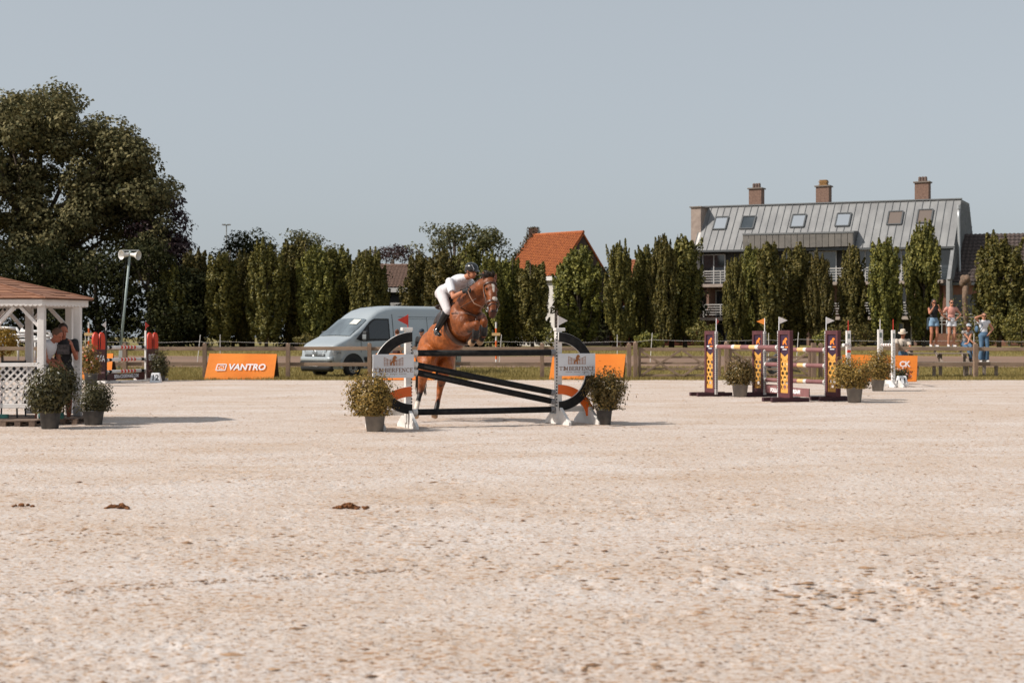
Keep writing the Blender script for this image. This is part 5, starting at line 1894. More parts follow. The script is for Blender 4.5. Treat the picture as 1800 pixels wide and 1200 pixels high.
    bo = bp.build('lower_bumper', plastic, t, True)
    so = bo.modifiers.new('s', 'SOLIDIFY'); so.thickness = .12
    bp = MB()
    for z_, o_ in ((.56, .035), (.59, .05), (.67, .05), (.71, .03)):
        for i in range(17):
            y = -.95 + 1.9 * i / 16
            bp.v.append((fx_(y, .5) + o_, y, z_))
    for j in range(3):
        for i in range(16):
            a = j * 17 + i
            bp.f.append((a, a + 1, a + 18, a + 17))
    bo = bp.build('bumper', paint, t, True)
    so = bo.modifiers.new('s', 'SOLIDIFY'); so.thickness = .1
    MB().tube([(fx_(y, .5) + .03, y, .525) for y in np.linspace(-.9, .9, 11)], .035, 6).build('air_intake', plastic, t, True)
    MB().box((.075, 0, .43), (.02, .52, .11)).build('number_plate', M('plate_white', (.6, .6, .58), .5), t)
    MB().tube([(-2.35, 0, 2.31), (-2.40, 0, 2.40), (-2.48, 0, 2.50)], [.02, .012, .006], 6).build('aerial', plastic, t)
    for s in (0, 1): MB().tube([(-.80, -.1 + s * .55, 1.385), (-.86, .2 + s * .5, 1.43), (-.88, -.55 + s * .62, 1.44)], .012, 5).build('wiper', plastic, t)


van()

# ------------------------------------------------------------------ gazebo
def gazebo():
    o = V((-7.6, 23.4, 0))
    t = thing('gazebo', 'white wooden gazebo with lattice rail and shingled roof', 'gazebo', o)
    gw = M('gazebo_white', (.76, .73, .71), .6, (.66, .62, .59), 4, .15, 30)
    zf = .1
    ex, ez = -6.95, 1.93                            # eaves point and height

    def L_(x, y, z_): return V((x, y, z_)) - o
    r1 = .95
    eav = [(-7.45, 22.55), (-6.97, 23.4), (-7.45, 24.25), (-12.2, 24.25), (-12.7, 23.4), (-12.2, 22.55)]
    posts = [(-7.50, 22.68), (-7.12, 23.32), (-7.50, 24.1), (-8.26, 22.68), (-8.18, 24.1), (-8.9, 22.68), (-8.9, 24.1), (-9.6, 22.68), (-9.6, 24.1)]
    for (x, y) in posts:
        MB().box(L_(x, y, (zf + ez) / 2), (.112, .112, ez - zf)).build('post', gw, t, False, .008)
    MB().box(L_(-7.12, 23.32, zf + .085), (.122, .122, .17)).build('post_shoe', M('shoe_grey', (.28, .27, .26), .8), t, False, .006)
    # fascia with scalloped lower edge, one board for each side
    for a, b_ in zip(eav, eav[1:] + eav[:1]):
        A_, B_ = L_(*a, 0), L_(*b_, 0)
        ln = (B_ - A_).length
        d_ = (B_ - A_).normalized()
        poly = [(0, ez + .11), (0, ez - .02)]
        nsc = max(6, int(ln / .075))
        for k in range(nsc):
            for e in (.25, .5, .75, 1.0):
                poly.append((ln * (k + e) / nsc, ez - .02 - .022 * math.sin(math.pi * e)))
        poly.append((ln, ez + .11))
        MB().prism(poly, A_, d_, (0, 0, 1), -.02).build('fascia', gw, t)
    # roof: courses of overlapping shingles on each face
    ra, rb = (-9.75, 23.4), (-10.0, 23.4)
    zr_, ze_ = 2.66, ez + .10
    shing = M('cedar_shingle', (.30, .145, .085), .9, (.185, .085, .055), island=True)
    sub = M('roof_board', (.08, .045, .03), .9)
    faces = [(eav[5], eav[0], ra, rb), (eav[0], eav[1], ra, ra), (eav[1], eav[2], ra, ra), (eav[2], eav[3], rb, ra), (eav[3], eav[4], rb, rb), (eav[4], eav[5], rb, rb)]
    over = 1.03
    for fi_, (a, b_, c, d_) in enumerate(faces):
        def pt(s, q):
            lo_ = V((a[0] + (b_[0] - a[0]) * s, a[1] + (b_[1] - a[1]) * s, ze_))
            cc, dd = V((c[0], c[1], zr_)), V((d_[0], d_[1], zr_))
            hi_ = dd + (cc - dd) * s if fi_ not in (0, 3) else (V((d_[0], d_[1], zr_)) * (1 - s) + V((c[0], c[1], zr_)) * s)
            lo_ = hi_ + (lo_ - hi_) * over
            return lo_ + (hi_ - lo_) * q - o
        nr_ = (pt(1, 0) - pt(0, 0)).cross(pt(.5, 1) - pt(.5, 0)).normalized()
        rf = poly_obj('roof_face', [pt(0, 0), pt(1, 0), pt(1, 1), pt(0, 1)] if (c != d_) else [pt(0, 0), pt(1, 0), pt(.5, 1)], .02, sub, t)
        sm = MB()
        rows = 15 if fi_ in (0, 1, 2) else 6
        for r in range(rows):
            q0, q1 = r / rows, (r + 1.15) / rows
            ln = (pt(1, q0) - pt(0, q0)).length
            nsh = max(1, int(ln / .22))
            for k in range(nsh):
                j = .5 * (r % 2)
                s0, s1 = max(0, (k - j) / nsh), min(1, (k + 1 - j) / nsh)
                if k == nsh - 1: s1 = 1
                g = .0015 / max(ln, .2)
                q1_ = min(q1, 1)
                th = R_.uniform(.010, .022)
                a0, a1 = pt(s0 + g, q0) + nr_ * th, pt(s1 - g, q0) + nr_ * th
                b0, b1 = pt(s1 - g, q1_) + nr_ * .004, pt(s0 + g, q1_) + nr_ * .004
                sm.add([a0, a1, b0, b1, a0 - nr_ * th, a1 - nr_ * th], [(0, 1, 2, 3), (4, 5, 1, 0)])
        tag(sm.build('shingles', shing, rf), kind='stuff')
        if fi_ in (0, 1, 2):
            MB().tube([pt(1, 0) + nr_ * .012, pt(1, .5) + nr_ * .014, pt(1, 1) + nr_ * .012], .016, 6).build('hip_cap', shing, t)
    # top beams and braces
    ring_ = [(-7.50, 22.68), (-7.12, 23.32), (-7.50, 24.1)]
    for a, b_ in (((-7.50, 22.68), (-7.12, 23.32)), ((-7.12, 23.32), (-7.50, 24.1)), ((-9.6, 22.68), (-7.50, 22.68)), ((-9.6, 24.1), (-7.50, 24.1))):
        MB().bar(L_(*a, ez - .0), L_(*b_, ez - .0), .06, .1).build('beam', gw, t)
    for y in (22.68, 24.1):
        for x, s in ((-7.50, -1), (-8.26, 1), (-8.26, -1), (-8.9, 1)):
            MB().bar(L_(x + s * .04, y, ez - .36), L_(x + s * .33, y, ez - .05), .05, .085, V((0, 1, 0))).build('brace', gw, t)
    # lattice railing in the front bays
    for x0, x1 in ((-8.20, -7.56), (-8.84, -8.32)):
        pn = MB().bar(L_(x0, 22.68, .955), L_(x1, 22.68, .955), .09, .06).build('railing', gw, t, False, .006)
        MB().bar(L_(x0, 22.68, .30), L_(x1, 22.68, .30), .05, .07).build('bottom_rail', gw, pn, False, .005)
        w, zlo, zhi = x1 - x0, .335, .925
        h = zhi - zlo
        for s, yy in ((1, 22.672), (-1, 22.688)):
            k = -h
            while k < w:
                xa, xb = k, k + h
                za, zb = zlo, zhi
                if xa < 0: za += -xa; xa = 0
                if xb > w: zb -= xb - w; xb = w
                if xb - xa > .03:
                    A_, B_ = ((x0 + xa), (x0 + xb)) if s > 0 else ((x1 - xa), (x1 - xb))
                    MB().bar(L_(A_, yy, za), L_(B_, yy, zb), .012, .03, V((0, 1, 0)).cross(V((1, 0, s)))).build('slat', gw, pn)
                k += .118
    # black chair edge inside at far left is a thing of its own; deck of pallets
    return t


gazebo()
pallet_wood = M('pallet_wood', (.22, .155, .115), .9, (.13, .09, .07), 6, .4, 40)
for (x0, x1, y0, y1, lab) in ((-9.3, -8.02, 22.35, 23.9, 'left pallet under the gazebo floor'), (-8.0, -7.45, 22.2, 23.9, 'middle pallet behind the large pot'), (-7.43, -6.95, 22.75, 23.9, 'right pallet under the gazebo post')):
    t = thing('pallet', lab, 'pallet', (x0, y0, 0), 0, 'wooden pallets under the gazebo')
    n_ = 7
    for k in range(n_):
        y = (y1 - y0) * (k + .5) / n_
        MB().box(((x1 - x0) / 2, y, .085), (x1 - x0, (y1 - y0) / n_ * .82, .022)).build('board', pallet_wood, t, False, .003)
    for x in (.05, (x1 - x0) / 2, x1 - x0 - .05):
        for y in (.05, (y1 - y0) / 2, y1 - y0 - .05): MB().box((x, y, .045), (.09, .09, .055)).build('block', pallet_wood, t)
    for x in (.05, (x1 - x0) / 2, x1 - x0 - .05): MB().box((x, (y1 - y0) / 2, .011), (.09, y1 - y0, .02)).build('runner', pallet_wood, t)
t = thing('green_mat_roll', 'rolled green mat lying on the pallets by the post', 'mat', (-7.5, 22.55, .1))
MB().tube([(0, 0, .05), (.2, .02, .052), (.38, .03, .05)], .05, 12).build('roll', M('green_mat', (.02, .10, .09), .8, (.015, .07, .065), 20), t, True)
MB().bar((-.75, -.05, .045), (-.48, -.03, .045), .09, .06).build('folded_end', MATS['green_mat'], t)
# metal chair at the far left edge
t = thing('black_chair', 'black metal chair at the left edge inside the gazebo', 'chair', (-8.15, 23.05, .1))
for (x, y) in ((-.2, -.2), (.2, -.2), (-.2, .2), (.2, .2)): MB().tube([(x, y, 0), (x * .9, y * .9, .45)], .014, 6).build('leg', dark_metal, t)
MB().box((0, 0, .46), (.42, .42, .035)).build('seat', dark_metal, t, False, .01)
MB().box((.0, .2, .75), (.4, .03, .32)).build('backrest', dark_metal, t, False, .012)
for x in (-.19, .19): MB().tube([(x, .2, .46), (x, .21, .92)], .014, 6).build('back_post', dark_metal, t)
MB().tube([(.2, -.2, .45), (.21, -.2, .66), (.2, .2, .68)], .014, 6).build('armrest', dark_metal, t)
# ------------------------------------------------------------------ people
skin = M('skin', (.50, .235, .145), .55, (.44, .20, .12), 20)
skin_tan = M('skin_tan', (.42, .17, .095), .55, (.36, .14, .08), 20)
denim_l = M('denim_light', (.19, .30, .42), .8, (.14, .23, .34), 10)
denim_d = M('denim_blue', (.045, .095, .165), .8, (.09, .16, .25), 5)
hair_d = M('hair_dark', (.018, .011, .008), .5, (.035, .02, .013), 30)
hair_b = M('hair_brown', (.10, .042, .02), .5, (.06, .028, .015), 30)
cloth_w = M('cloth_white', (.66, .66, .69), .85, (.60, .60, .63), 9, .7, 11, stretch=(1, 1, .5))
cloth_bk = M('cloth_black', (.012, .012, .014), .8, (.02, .02, .022), 9)
lens = M('sunglass_lens', (.008, .007, .007), .12)
lips = M('lips', (.32, .09, .07), .5)
shoe_w = M('shoe_white', (.62, .60, .58), .6)


def ik(a, t, l1, l2, pole):
    a, t = V(a), V(t)
    d = t - a
    D = min(d.length, (l1 + l2) * .998)
    d = d.normalized()
    t = a + d * D
    x = (l1 * l1 - l2 * l2 + D * D) / (2 * D)
    h = math.sqrt(max(1e-6, l1 * l1 - x * x))
    p = V(pole)
    p = (p - d * p.dot(d))
    p = p.normalized() if p.length > 1e-5 else frame(d)[0]
    return a + d * x + p * h, t


def rot_of(x, y, z): return Matrix((x, y, z)).transposed()


def hand(mb, w, d, pn, curl=.5, k=1., side=1):
    """palm, four unequal bent fingers, a thumb leaving the side of the palm"""
    d, pn = V(d).normalized(), V(pn)
    pn = (pn - d * pn.dot(d)).normalized()
    s = d.cross(pn) * side
    mb.cap(w, w + d * .045 * k, .024 * k, .026 * k, 10)
    mb.ell(w + d * .062 * k, (.04 * k, .045 * k, .018 * k), rot_of(d, s, pn), 10, 8)
    for i, (o, L) in enumerate(((.031, .065), (.011, .075), (-.010, .07), (-.029, .054))):
        b = w + d * .09 * k + s * o * k
        d1 = (d * math.cos(curl) + pn * math.sin(curl))
        m = b + d1 * L * .5 * k
        d2 = (d * math.cos(curl * 2.1) + pn * math.sin(curl * 2.1))
        mb.cap(b - d * .02 * k, m, .0105 * k, .0095 * k, 8)
        mb.cap(m, m + d2 * L * .5 * k, .0095 * k, .008 * k, 8)
    b = w + d * .028 * k + s * .03 * k
    m = b + (d * .7 + s * .55 + pn * .3).normalized() * .04 * k
    mb.cap(b, m, .0125 * k, .0105 * k, 8)
    mb.cap(m, m + (d * .9 + s * .1 + pn * .45).normalized() * .032 * k, .0105 * k, .009 * k, 8)


def standing(H=1.68, lean=0., sw=.165, hw_=.085):
    """relaxed figure facing -Y, feet on z=0"""
    k = H / 1.7
    J = dict(k=k, pel=V((0, 0, .93)), chest=V((0, -.0 - lean * .35, 1.28)), neck=V((0, -.01 - lean * .5, 1.425)), head=V((0, -.03 - lean * .62, 1.575)))
    for s, c in ((-1, 'a'), (1, 'b')):
        J['s' + c] = V((s * sw, -lean * .42, 1.375))
        J['h' + c] = V((s * hw_, 0, .9))
        J['an' + c] = V((s * .095, .02, .085))
        J['w' + c] = V((s * (sw + .09), -.05, .86))
        J['toe' + c] = V((s * .18, -.98, 0))
        J['kp' + c] = V((s * .1, -1, 0))
        J['ep' + c] = V((s * .6, 1, -.2))
    J['face'] = V((0, -1, -.05))
    J['up'] = V((0, -.03, 1))
    for n_, v_ in list(J.items()):
        if isinstance(v_, Vector) and n_[:2] not in ('ep', 'kp') and n_[:3] != 'toe' and n_ not in ('face', 'up'): J[n_] = v_ * k
    return J


def solve(J):
    k = J['k']
    for c in 'ab':
        if 'e' + c not in J: J['e' + c], J['w' + c] = ik(J['s' + c], J['w' + c], .285 * k, .25 * k, J['ep' + c])
        if 'k' + c not in J: J['k' + c], J['an' + c] = ik(J['h' + c], J['an' + c], .425 * k, .41 * k, J['kp' + c])
    return J


def frustum(mb, a, b, r0, r1, n=16): mb.cyl(a, b, r0, r1, n)


def person(label, loc, rz, J, mat_skin, top, bottom, hair, shoes, glasses=False, hat=None, sleeve=.55, fem=True, voxel=.011, curls=(.5, .5), palms=None, top_len=0., extra=None):
    """J: solved joints. top=(material, kind) bottom=(material, kind)"""
    t = thing('person', label, 'person', loc, rz)
    J = solve(J)
    k = J['k']
    f, u = V(J['face']).normalized(), V(J['up'])
    r = f.cross(u).normalized()
    u = r.cross(f)
    hd = J['head']
    spine = (J['neck'] - J['pel']).normalized()
    sh = (J['sb'] - J['sa']).normalized()
    tf = sh.cross(spine).normalized()               # out of the chest or back
    R3 = rot_of(sh, tf, spine)
    bl = MB()
    mid = (J['sa'] + J['sb']) / 2
    waist = J['pel'] * .58 + J['chest'] * .42

    def torso(mb, g):
        wd = .145 if fem else .16
        mb.ell(J['chest'], (wd * k + g, .105 * k + g, .17 * k + g), R3, 16, 12)
        mb.ell(waist, ((.118 if fem else .14) * k + g, .09 * k + g, .15 * k + g), R3, 16, 12)
        mb.cap(J['sa'] * .93 + mid * .07 - spine * .02, J['sb'] * .93 + mid * .07 - spine * .02, .055 * k + g, .055 * k + g, 12)
        mb.ell(mid - spine * .05 * k, (.15 * k + g, .08 * k + g, .085 * k + g), R3, 14, 10)

    def hips(mb, g):
        mb.ell(J['pel'], (.155 * k + g, .115 * k + g, .115 * k + g), R3, 16, 12)
        for c in 'ab': mb.ell(J['h' + c] - spine * .0, (.088 * k + g,) * 3, None, 12, 10)
    torso(bl, 0)
    hips(bl, 0)
    bl.cap(J['neck'] - spine * .04 * k, hd - u * .06 * k, .052 * k, .05 * k, 12)
    # head
    RH = rot_of(r, f, u)
    bl.ell(hd + u * .025 * k - f * .008 * k, (.074 * k, .093 * k, .094 * k), RH, 16, 12)
    bl.ell(hd - u * .055 * k + f * .028 * k, (.053 * k, .062 * k, .062 * k), RH, 14, 10)
    bl.cap(hd + f * .085 * k + u * .005 * k, hd + f * .108 * k - u * .028 * k, .009 * k, .014 * k, 8)
    for s in (-1, 1): bl.ell(hd + r * s * .074 * k - u * .012 * k - f * .005 * k, (.012 * k, .02 * k, .032 * k), RH, 8, 8)
    for i, c in enumerate('ab'):
        bl.cap(J['s' + c], J['e' + c], .047 * k, .038 * k)
        fd = (J['w' + c] - J['e' + c])
        bl.cap(J['e' + c], J['e' + c] + fd * .35, .038 * k, .039 * k)
        bl.cap(J['e' + c] + fd * .35, J['w' + c], .039 * k, .026 * k)
        hdir = J.get('hd' + c, fd)
        hand(bl, J['w' + c], hdir, J.get('pn' + c, V((0, -1, 0))), curls[i], k * .95, -1 if c == 'a' else 1)
        bl.cap(J['h' + c], J['k' + c], .085 * k, .055 * k, 14)
        sd = J['an' + c] - J['k' + c]
        bl.cap(J['k' + c], J['k' + c] + sd * .35, .052 * k, .056 * k)
        bl.cap(J['k' + c] + sd * .35, J['an' + c], .055 * k, .036 * k)
        toe = V(J['toe' + c]).normalized()
        bl.cap(J['an' + c] - V((0, 0, .04 * k)), J['an' + c] + toe * .15 * k - V((0, 0, .055 * k)), .034 * k, .026 * k)
    blob('body', bl, mat_skin, t, voxel, 3)
    # top
    tm, tk = top
    tb = MB()
    g = .014
    torso(tb, g)
    if top_len: tb.ell(J['pel'] + spine * (.06 - top_len) * k, (.155 * k + g, .115 * k + g, .1 * k), R3, 16, 12)
    for c in 'ab':
        if sleeve > 0:
            e = J['s' + c] + (J['e' + c] - J['s' + c]) * sleeve
            tb.ell(J['s' + c], .06 * k + g * .5, None, 12, 8)
            frustum(tb, J['s' + c], e, .056 * k + g * .6, .054 * k + g * .8)
            if sleeve > 1.0: pass
    if tk == 'long':
        for c in 'ab':
            tb.cap(J['s' + c], J['e' + c], .055 * k, .05 * k)
            frustum(tb, J['e' + c], J['w' + c] * .96 + J['e' + c] * .04, .052 * k, .04 * k)
    blob('shirt', tb, tm, t, .013, 3)
    # bottom
    bm, bk = bottom
    bb = MB()
    g = .012
    hips(bb, g)
    bb.ell(J['pel'] + spine * .08 * k, (.135 * k + g, .105 * k + g, .06 * k), R3, 14, 10)
    for c in 'ab':
        kn, an = J['k' + c], J['an' + c]
        hp_ = J['h' + c]
        if bk == 'shorts':
            frustum(bb, hp_ + spine * .02, hp_ + (kn - hp_) * .42, .098 * k, .108 * k)
        else:
            frustum(bb, hp_ + spine * .02, hp_ + (kn - hp_) * .97, .094 * k, .066 * k)
            bb.ell(kn, .067 * k, None, 12, 8)
            r1 = {'jeans': .058, 'flared': .10, 'breeches': .055}[bk] * k
            e = kn + (an - kn) * (.97 if bk != 'breeches' else .4)
            frustum(bb, kn, e, .066 * k, r1)
    blob({'shorts': 'shorts', 'jeans': 'trousers', 'flared': 'trousers', 'breeches': 'breeches'}[bk], bb, bm, t, .013, 3)
    # shoes
    for c in 'ab':
        sb = MB()
        toe = V(J['toe' + c]).normalized()
        a = J['an' + c] - V((0, 0, .048 * k))
        sb.cap(a - toe * .045 * k, a + toe * .165 * k - V((0, 0, .006)), .036 * k, .03 * k, 12)
        sb.cap(a + toe * .0, J['an' + c] + V((0, 0, .0)), .042 * k, .04 * k, 12)
        blob('shoe', sb, shoes, t, .01, 2)
    # face
    for s in (-1, 1): MB().ell(hd + f * .083 * k + u * .012 * k + r * s * .031 * k, (.012 * k, .006 * k, .007 * k), RH, 8, 6).build('eye', lens, t, True)
    MB().ell(hd + f * .088 * k - u * .062 * k, (.022 * k, .007 * k, .006 * k), RH, 8, 6).build('mouth', lips, t, True)
    if glasses:
        gb = MB()
        for s in (-1, 1): gb.ell(hd + f * .094 * k + u * .01 * k + r * s * .034 * k, (.031 * k, .008 * k, .023 * k), RH, 12, 8)
        gb.bar(hd + f * .1 * k + u * .015 * k - r * .02, hd + f * .1 * k + u * .015 * k + r * .02, .006, .006, f)
        for s in (-1, 1): gb.bar(hd + f * .09 * k + u * .015 * k + r * s * .06 * k, hd - f * .01 * k + u * .012 * k + r * s * .08 * k, .005, .008, u)
        gb.build('sunglasses', lens, t, True)
    # hair
    hm, hk = hair
    if hk:
        hb = MB()
        hb.ell(hd + u * .036 * k - f * .022 * k, (.083 * k, .095 * k, .096 * k), RH, 16, 12)
        if hk == 'bun': hb.ell(hd - f * .1 * k + u * .05 * k, .04 * k, None, 10, 8)
        if hk == 'long':
            for s in (-1, 0, 1):
                hb.cap(hd + r * s * .06 * k - f * .03 * k, hd + r * s * .095 * k - f * .05 * k - u * .30 * k, .042 * k, .03 * k)
        if hk == 'bob':
            for s in (-1, 0, 1): hb.cap(hd + r * s * .065 * k - f * .02 * k, hd + r * s * .078 * k - f * .02 * k - u * .11 * k, .036 * k, .03 * k)
        blob('hair', hb, hm, t, .012, 2)
    if hat: hat(t, hd, r, f, u, k)
    if extra: extra(t, J, r, f, u, k)
    return t


def brim_hat(mat, band):
    def fn(t, hd, r, f, u, k):
        o = hd + u * .055 * k
        h_ = link('sun_hat', None, t)
        q, fs, n_ = [], [], 24
        for (z, rr) in ((.0, .10), (.01, .165), (.002, .168), (.0, .098), (.07, .092), (.115, .083), (.125, .06), (.105, .03), (.10, .002)):
            for i in range(n_):
                a = 6.28318 * i / n_
                q.append(o + u * (z + .012 * math.cos(2 * a) * (rr > .15)) * k + (r * math.cos(a) * .92 + f * math.sin(a) * 1.06) * rr * k)
        for j in range(8):
            for i in range(n_): fs.append((j * n_ + i, j * n_ + (i + 1) % n_, (j + 1) * n_ + (i + 1) % n_, (j + 1) * n_ + i))
        MB().add(q, fs).build('crown', mat, h_, True)
        q, fs = [], []
        for z in (.012, .034):
            for i in range(n_):
                a = 6.28318 * i / n_
                q.append(o + u * z * k + (r * math.cos(a) * .92 + f * math.sin(a) * 1.06) * .1005 * k)
        for i in range(n_): fs.append((i, (i + 1) % n_, n_ + (i + 1) % n_, n_ + i))
        MB().add(q, fs).build('hat_band', band, h_, True)
    return fn


def cap_hat(mat):
    def fn(t, hd, r, f, u, k):
        cb_ = MB().ell(hd + u * .045 * k - f * .01 * k, (.086 * k, .1 * k, .085 * k), rot_of(r, f, u), 16, 12)
        cb_.ell(hd + u * .045 * k + f * .11 * k, (.068 * k, .07 * k, .012 * k), rot_of(r, (f - u * .2).normalized(), u), 14, 8)
        blob('cap', cb_, mat, t, .011, 2)
    return fn


# --- four women on the bleacher and the man at the fence
J = standing(1.67)
J['wa'], J['wb'] = V((-.10, -.235, 1.375)), V((.10, -.235, 1.375))
J['epa'], J['epb'] = V((-.55, -.1, -1)), V((.55, -.1, -1))
J['hda'], J['hdb'] = V((.1, -.1, 1)), V((-.1, -.1, 1))
J['pna'], J['pnb'] = V((1, 0, .1)), V((-1, 0, .1))
J['face'] = V((-.05, -1, -.12))


def phone_jacket(t, J, r, f, u, k):
    jm = MB()
    jm.cap(J['pel'] + V((-.17, .02, .06)), J['pel'] + V((-.19, .02, -.28)), .06, .05)
    jm.cap(J['pel'] + V((-.10, .11, .08)), J['pel'] + V((.10, .12, -.18)), .06, .07)
    blob('tied_jacket', jm, M('jacket_dark', (.03, .045, .06), .85), t, .013, 3)


p = G(1641, 49.85)
p.z = 1.05
person('woman in black top and denim shorts holding up a phone on the bleacher', p, .1, J, skin_tan, (cloth_bk, 'tee'), (denim_l, 'shorts'), (hair_d, 'long'), shoe_w, True, sleeve=0, extra=phone_jacket, curls=(1.0, 1.0))
t = thing('mobile_phone', 'dark phone held up by the woman in black top', 'phone', p)
MB().box((-.02, -.26, 1.44), (.155, .01, .078)).build('case', black, t, False, .004)

J = standing(1.66)
J['wa'], J['wb'] = V((-.175, -.07, .985)), V((.175, -.07, .985))
J['epa'], J['epb'] = V((-1, .25, .0)), V((1, .25, .0))
J['hda'], J['hdb'] = V((.35, -.6, -.3)), V((-.35, -.6, -.3))
J['pna'], J['pnb'] = V((1, .3, 0)), V((-1, .3, 0))
J['head'] += V((0, 0, .0))
p = G(1672, 49.85)
p.z = 1.05
person('woman in pink top and white shorts with hands on hips', p, .08, J, skin, (M('cloth_pink', (.55, .26, .21), .8, (.48, .22, .18), 8), 'tee'), (cloth_w, 'shorts'), (hair_b, 'bun'), shoe_w, True, sleeve=.35)

J = standing(1.70)
J['wa'], J['wb'] = V((-.115, -.165, 1.605)), V((.16, -.07, .97))
J['epa'], J['epb'] = V((-1, -.45, .15)), V((1, .3, 0))
J['hda'], J['pna'] = V((1, .15, .12)), V((0, .4, -1))
J['hdb'], J['pnb'] = V((-.35, -.5, -.35)), V((-1, .3, 0))
J['face'] = V((-.25, -1, -.02))
p = G(1729, 48.8)
p.z = .535


def bag_strap(t, J, r, f, u, k):
    MB().tube([J['sa'] + V((.05, -.03, .06)), J['chest'] + V((-.09, -.125, 0)), J['pel'] + V((-.17, -.05, .12))], .014, 6).build('bag_strap', denim_d, t, True)
    bg_ = MB().ell(J['pel'] + V((-.23, .03, .2)), (.06, .1, .12), None, 12, 8)
    blob('bag', bg_, denim_d, t, .012, 2)


person('woman in white top and flared jeans shading her eyes on the bench', p, .05, J, skin, (cloth_w, 'tee'), (denim_d, 'flared'), (hair_b, 'bun'), shoe_w, True, sleeve=.18, extra=bag_strap, curls=(.1, .5))

J = standing(1.62)
dz = 1.05 - .84
for n_ in ('pel', 'chest', 'neck', 'head', 'sa', 'sb', 'ha', 'hb'): J[n_] = J[n_] - V((0, 0, .93 * J['k'] - .12))
for n_, y in (('chest', -.12), ('neck', -.2), ('head', -.25), ('sa', -.17), ('sb', -.17)): J[n_] = J[n_] + V((0, y, -.03))
J['ana'], J['anb'] = V((-.02, -.52, -.43)), V((.13, -.50, -.43))
J['kpa'], J['kpb'] = V((-.1, -1, 1)), V((.1, -1, 1))
J['wa'], J['wb'] = V((.12, -.40, .13)), V((-.10, -.42, .10))
J['hda'], J['hdb'] = V((1, -.05, .0)), V((-1, -.05, .0))
J['pna'], J['pnb'] = V((0, .5, -1)), V((0, .5, -1))
J['face'] = V((-.05, -1, -.05))
p = G(1697, 49.9)
p.z = 1.05
person('seated woman in patterned top, jeans and pale cap resting arms on knees', p, .1, J, skin, (M('cloth_pattern', (.10, .10, .11), .8, (.45, .42, .40), 45, lo=.45, hi=.55), 'tee'), (denim_d, 'jeans'), (hair_b, 'bob'), M('shoe_dark', (.03, .03, .03), .7), True,
       hat=cap_hat(M('cap_pale', (.50, .50, .52), .8, (.2, .24, .3), 14)), sleeve=.2)

J = standing(1.74, lean=.16, sw=.19, hw_=.09)
J['wa'], J['wb'] = V((-.17, -.46, 1.08)), V((.12, -.46, 1.07))
J['epa'], J['epb'] = V((-1, .6, -.5)), V((1, .6, -.5))
J['hda'], J['hdb'] = V((-.5, -.5, -.2)), V((-1, -.15, -.1))
J['pna'], J['pnb'] = V((0, 0, -1)), V((0, 0, -1))
J['face'] = V((-.45, -1, -.2))


def neck_cord(t, J, r, f, u, k):
    MB().tube([J['neck'] + V((-.06, -.03, .0)), J['chest'] + V((-.01, -.145, .03)), J['chest'] + V((0, -.15, -.04))], .008, 5).tube([J['neck'] + V((.06, -.03, .0)), J['chest'] + V((.01, -.145, .03))], .008, 5).build('neck_cord', black, t)
    MB().box(J['chest'] + V((0, -.16, -.07)), (.04, .02, .06)).build('hanging_glasses', black, t)


p = G(1586, 48.45)
p.z = -.13
person('man in beige shirt and straw hat leaning on the fence', p, -.1, J, skin_tan, (M('cloth_beige', (.52, .45, .38), .85, (.45, .39, .33), 9), 'tee'), (denim_d, 'jeans'), (M('hair_grey', (.3, .27, .25), .7), 'short'), M('shoe_dark', (.03, .03, .03), .7),
       False, brim_hat(M('straw', (.62, .52, .42), .85), M('hat_band', (.3, .22, .16), .8)), sleeve=.75, fem=False, extra=neck_cord)

# --- two people between fence and van
J = standing(1.66)
J['face'] = V((.35, -.4, -.1))
person('person with reddish brown hair and pale top standing beside the van', G(697, 48.6), 2.2, J, skin, (M('cloth_grey', (.5, .47, .46), .85), 'tee'), (M('trouser_maroon', (.06, .025, .025), .8), 'jeans'), (M('hair_red', (.17, .06, .025), .5, (.1, .035, .02), 20), 'bun'), shoe_w, sleeve=.5)
J = standing(1.68, sw=.19)
J['wa'], J['wb'] = V((-.1, -.3, 1.05)), V((.12, -.3, 1.05))
person('person in black clothes and dark cap behind the horse hindquarters', G(742, 48.5), -.5, J, skin, (cloth_bk, 'long'), (cloth_bk, 'jeans'), (hair_d, 'short'), M('shoe_dark', (.03, .03, .03), .7), hat=cap_hat(M('cap_navy', (.02, .03, .045), .8)), fem=False)

# --- two men inside the gazebo
J = standing(1.60, lean=.42, sw=.19)
J['head'] += V((.0, -.04, -.06))
J['face'] = V((0, -1, -.55))
J['up'] = V((0, -.5, 1))
J['wa'], J['wb'] = V((-.08, -.40, .90)), V((.12, -.36, .86))
p = V((-7.62, 23.0, .0))
person('man in white sleeveless shirt with cropped hair looking down in the gazebo', p, math.radians(72), J, M('skin_flush', (.37, .13, .075), .55, (.31, .105, .062), 14), (cloth_w, 'tee'), (M('shorts_dark', (.05, .055, .06), .8), 'shorts'), (M('hair_cropped', (.10, .05, .03), .7), 'short'),
       M('shoe_dark', (.03, .03, .03), .7), sleeve=0, fem=False, voxel=.010)
J = standing(1.62, lean=.2, sw=.19)
J['face'] = V((.2, -1, -.35))
J['wb'] = V((.14, -.30, 1.24))
J["epb"] = V((.1, -.3, -1))
J['hdb'], J['pnb'] = V((-.2, -.1, 1)), V((-1, .2, 0))
J['wa'] = V((-.1, -.32, 1.0))


def shirt_print(t, J, r, f, u, k):
    c = J['chest'] + V((.0, -.128, -.02))
    MB().box(c, (.2, .012, .16)).build('shirt_print', M('print_dark', (.13, .11, .11), .8, (.05, .045, .045), 25), t, False, .004)


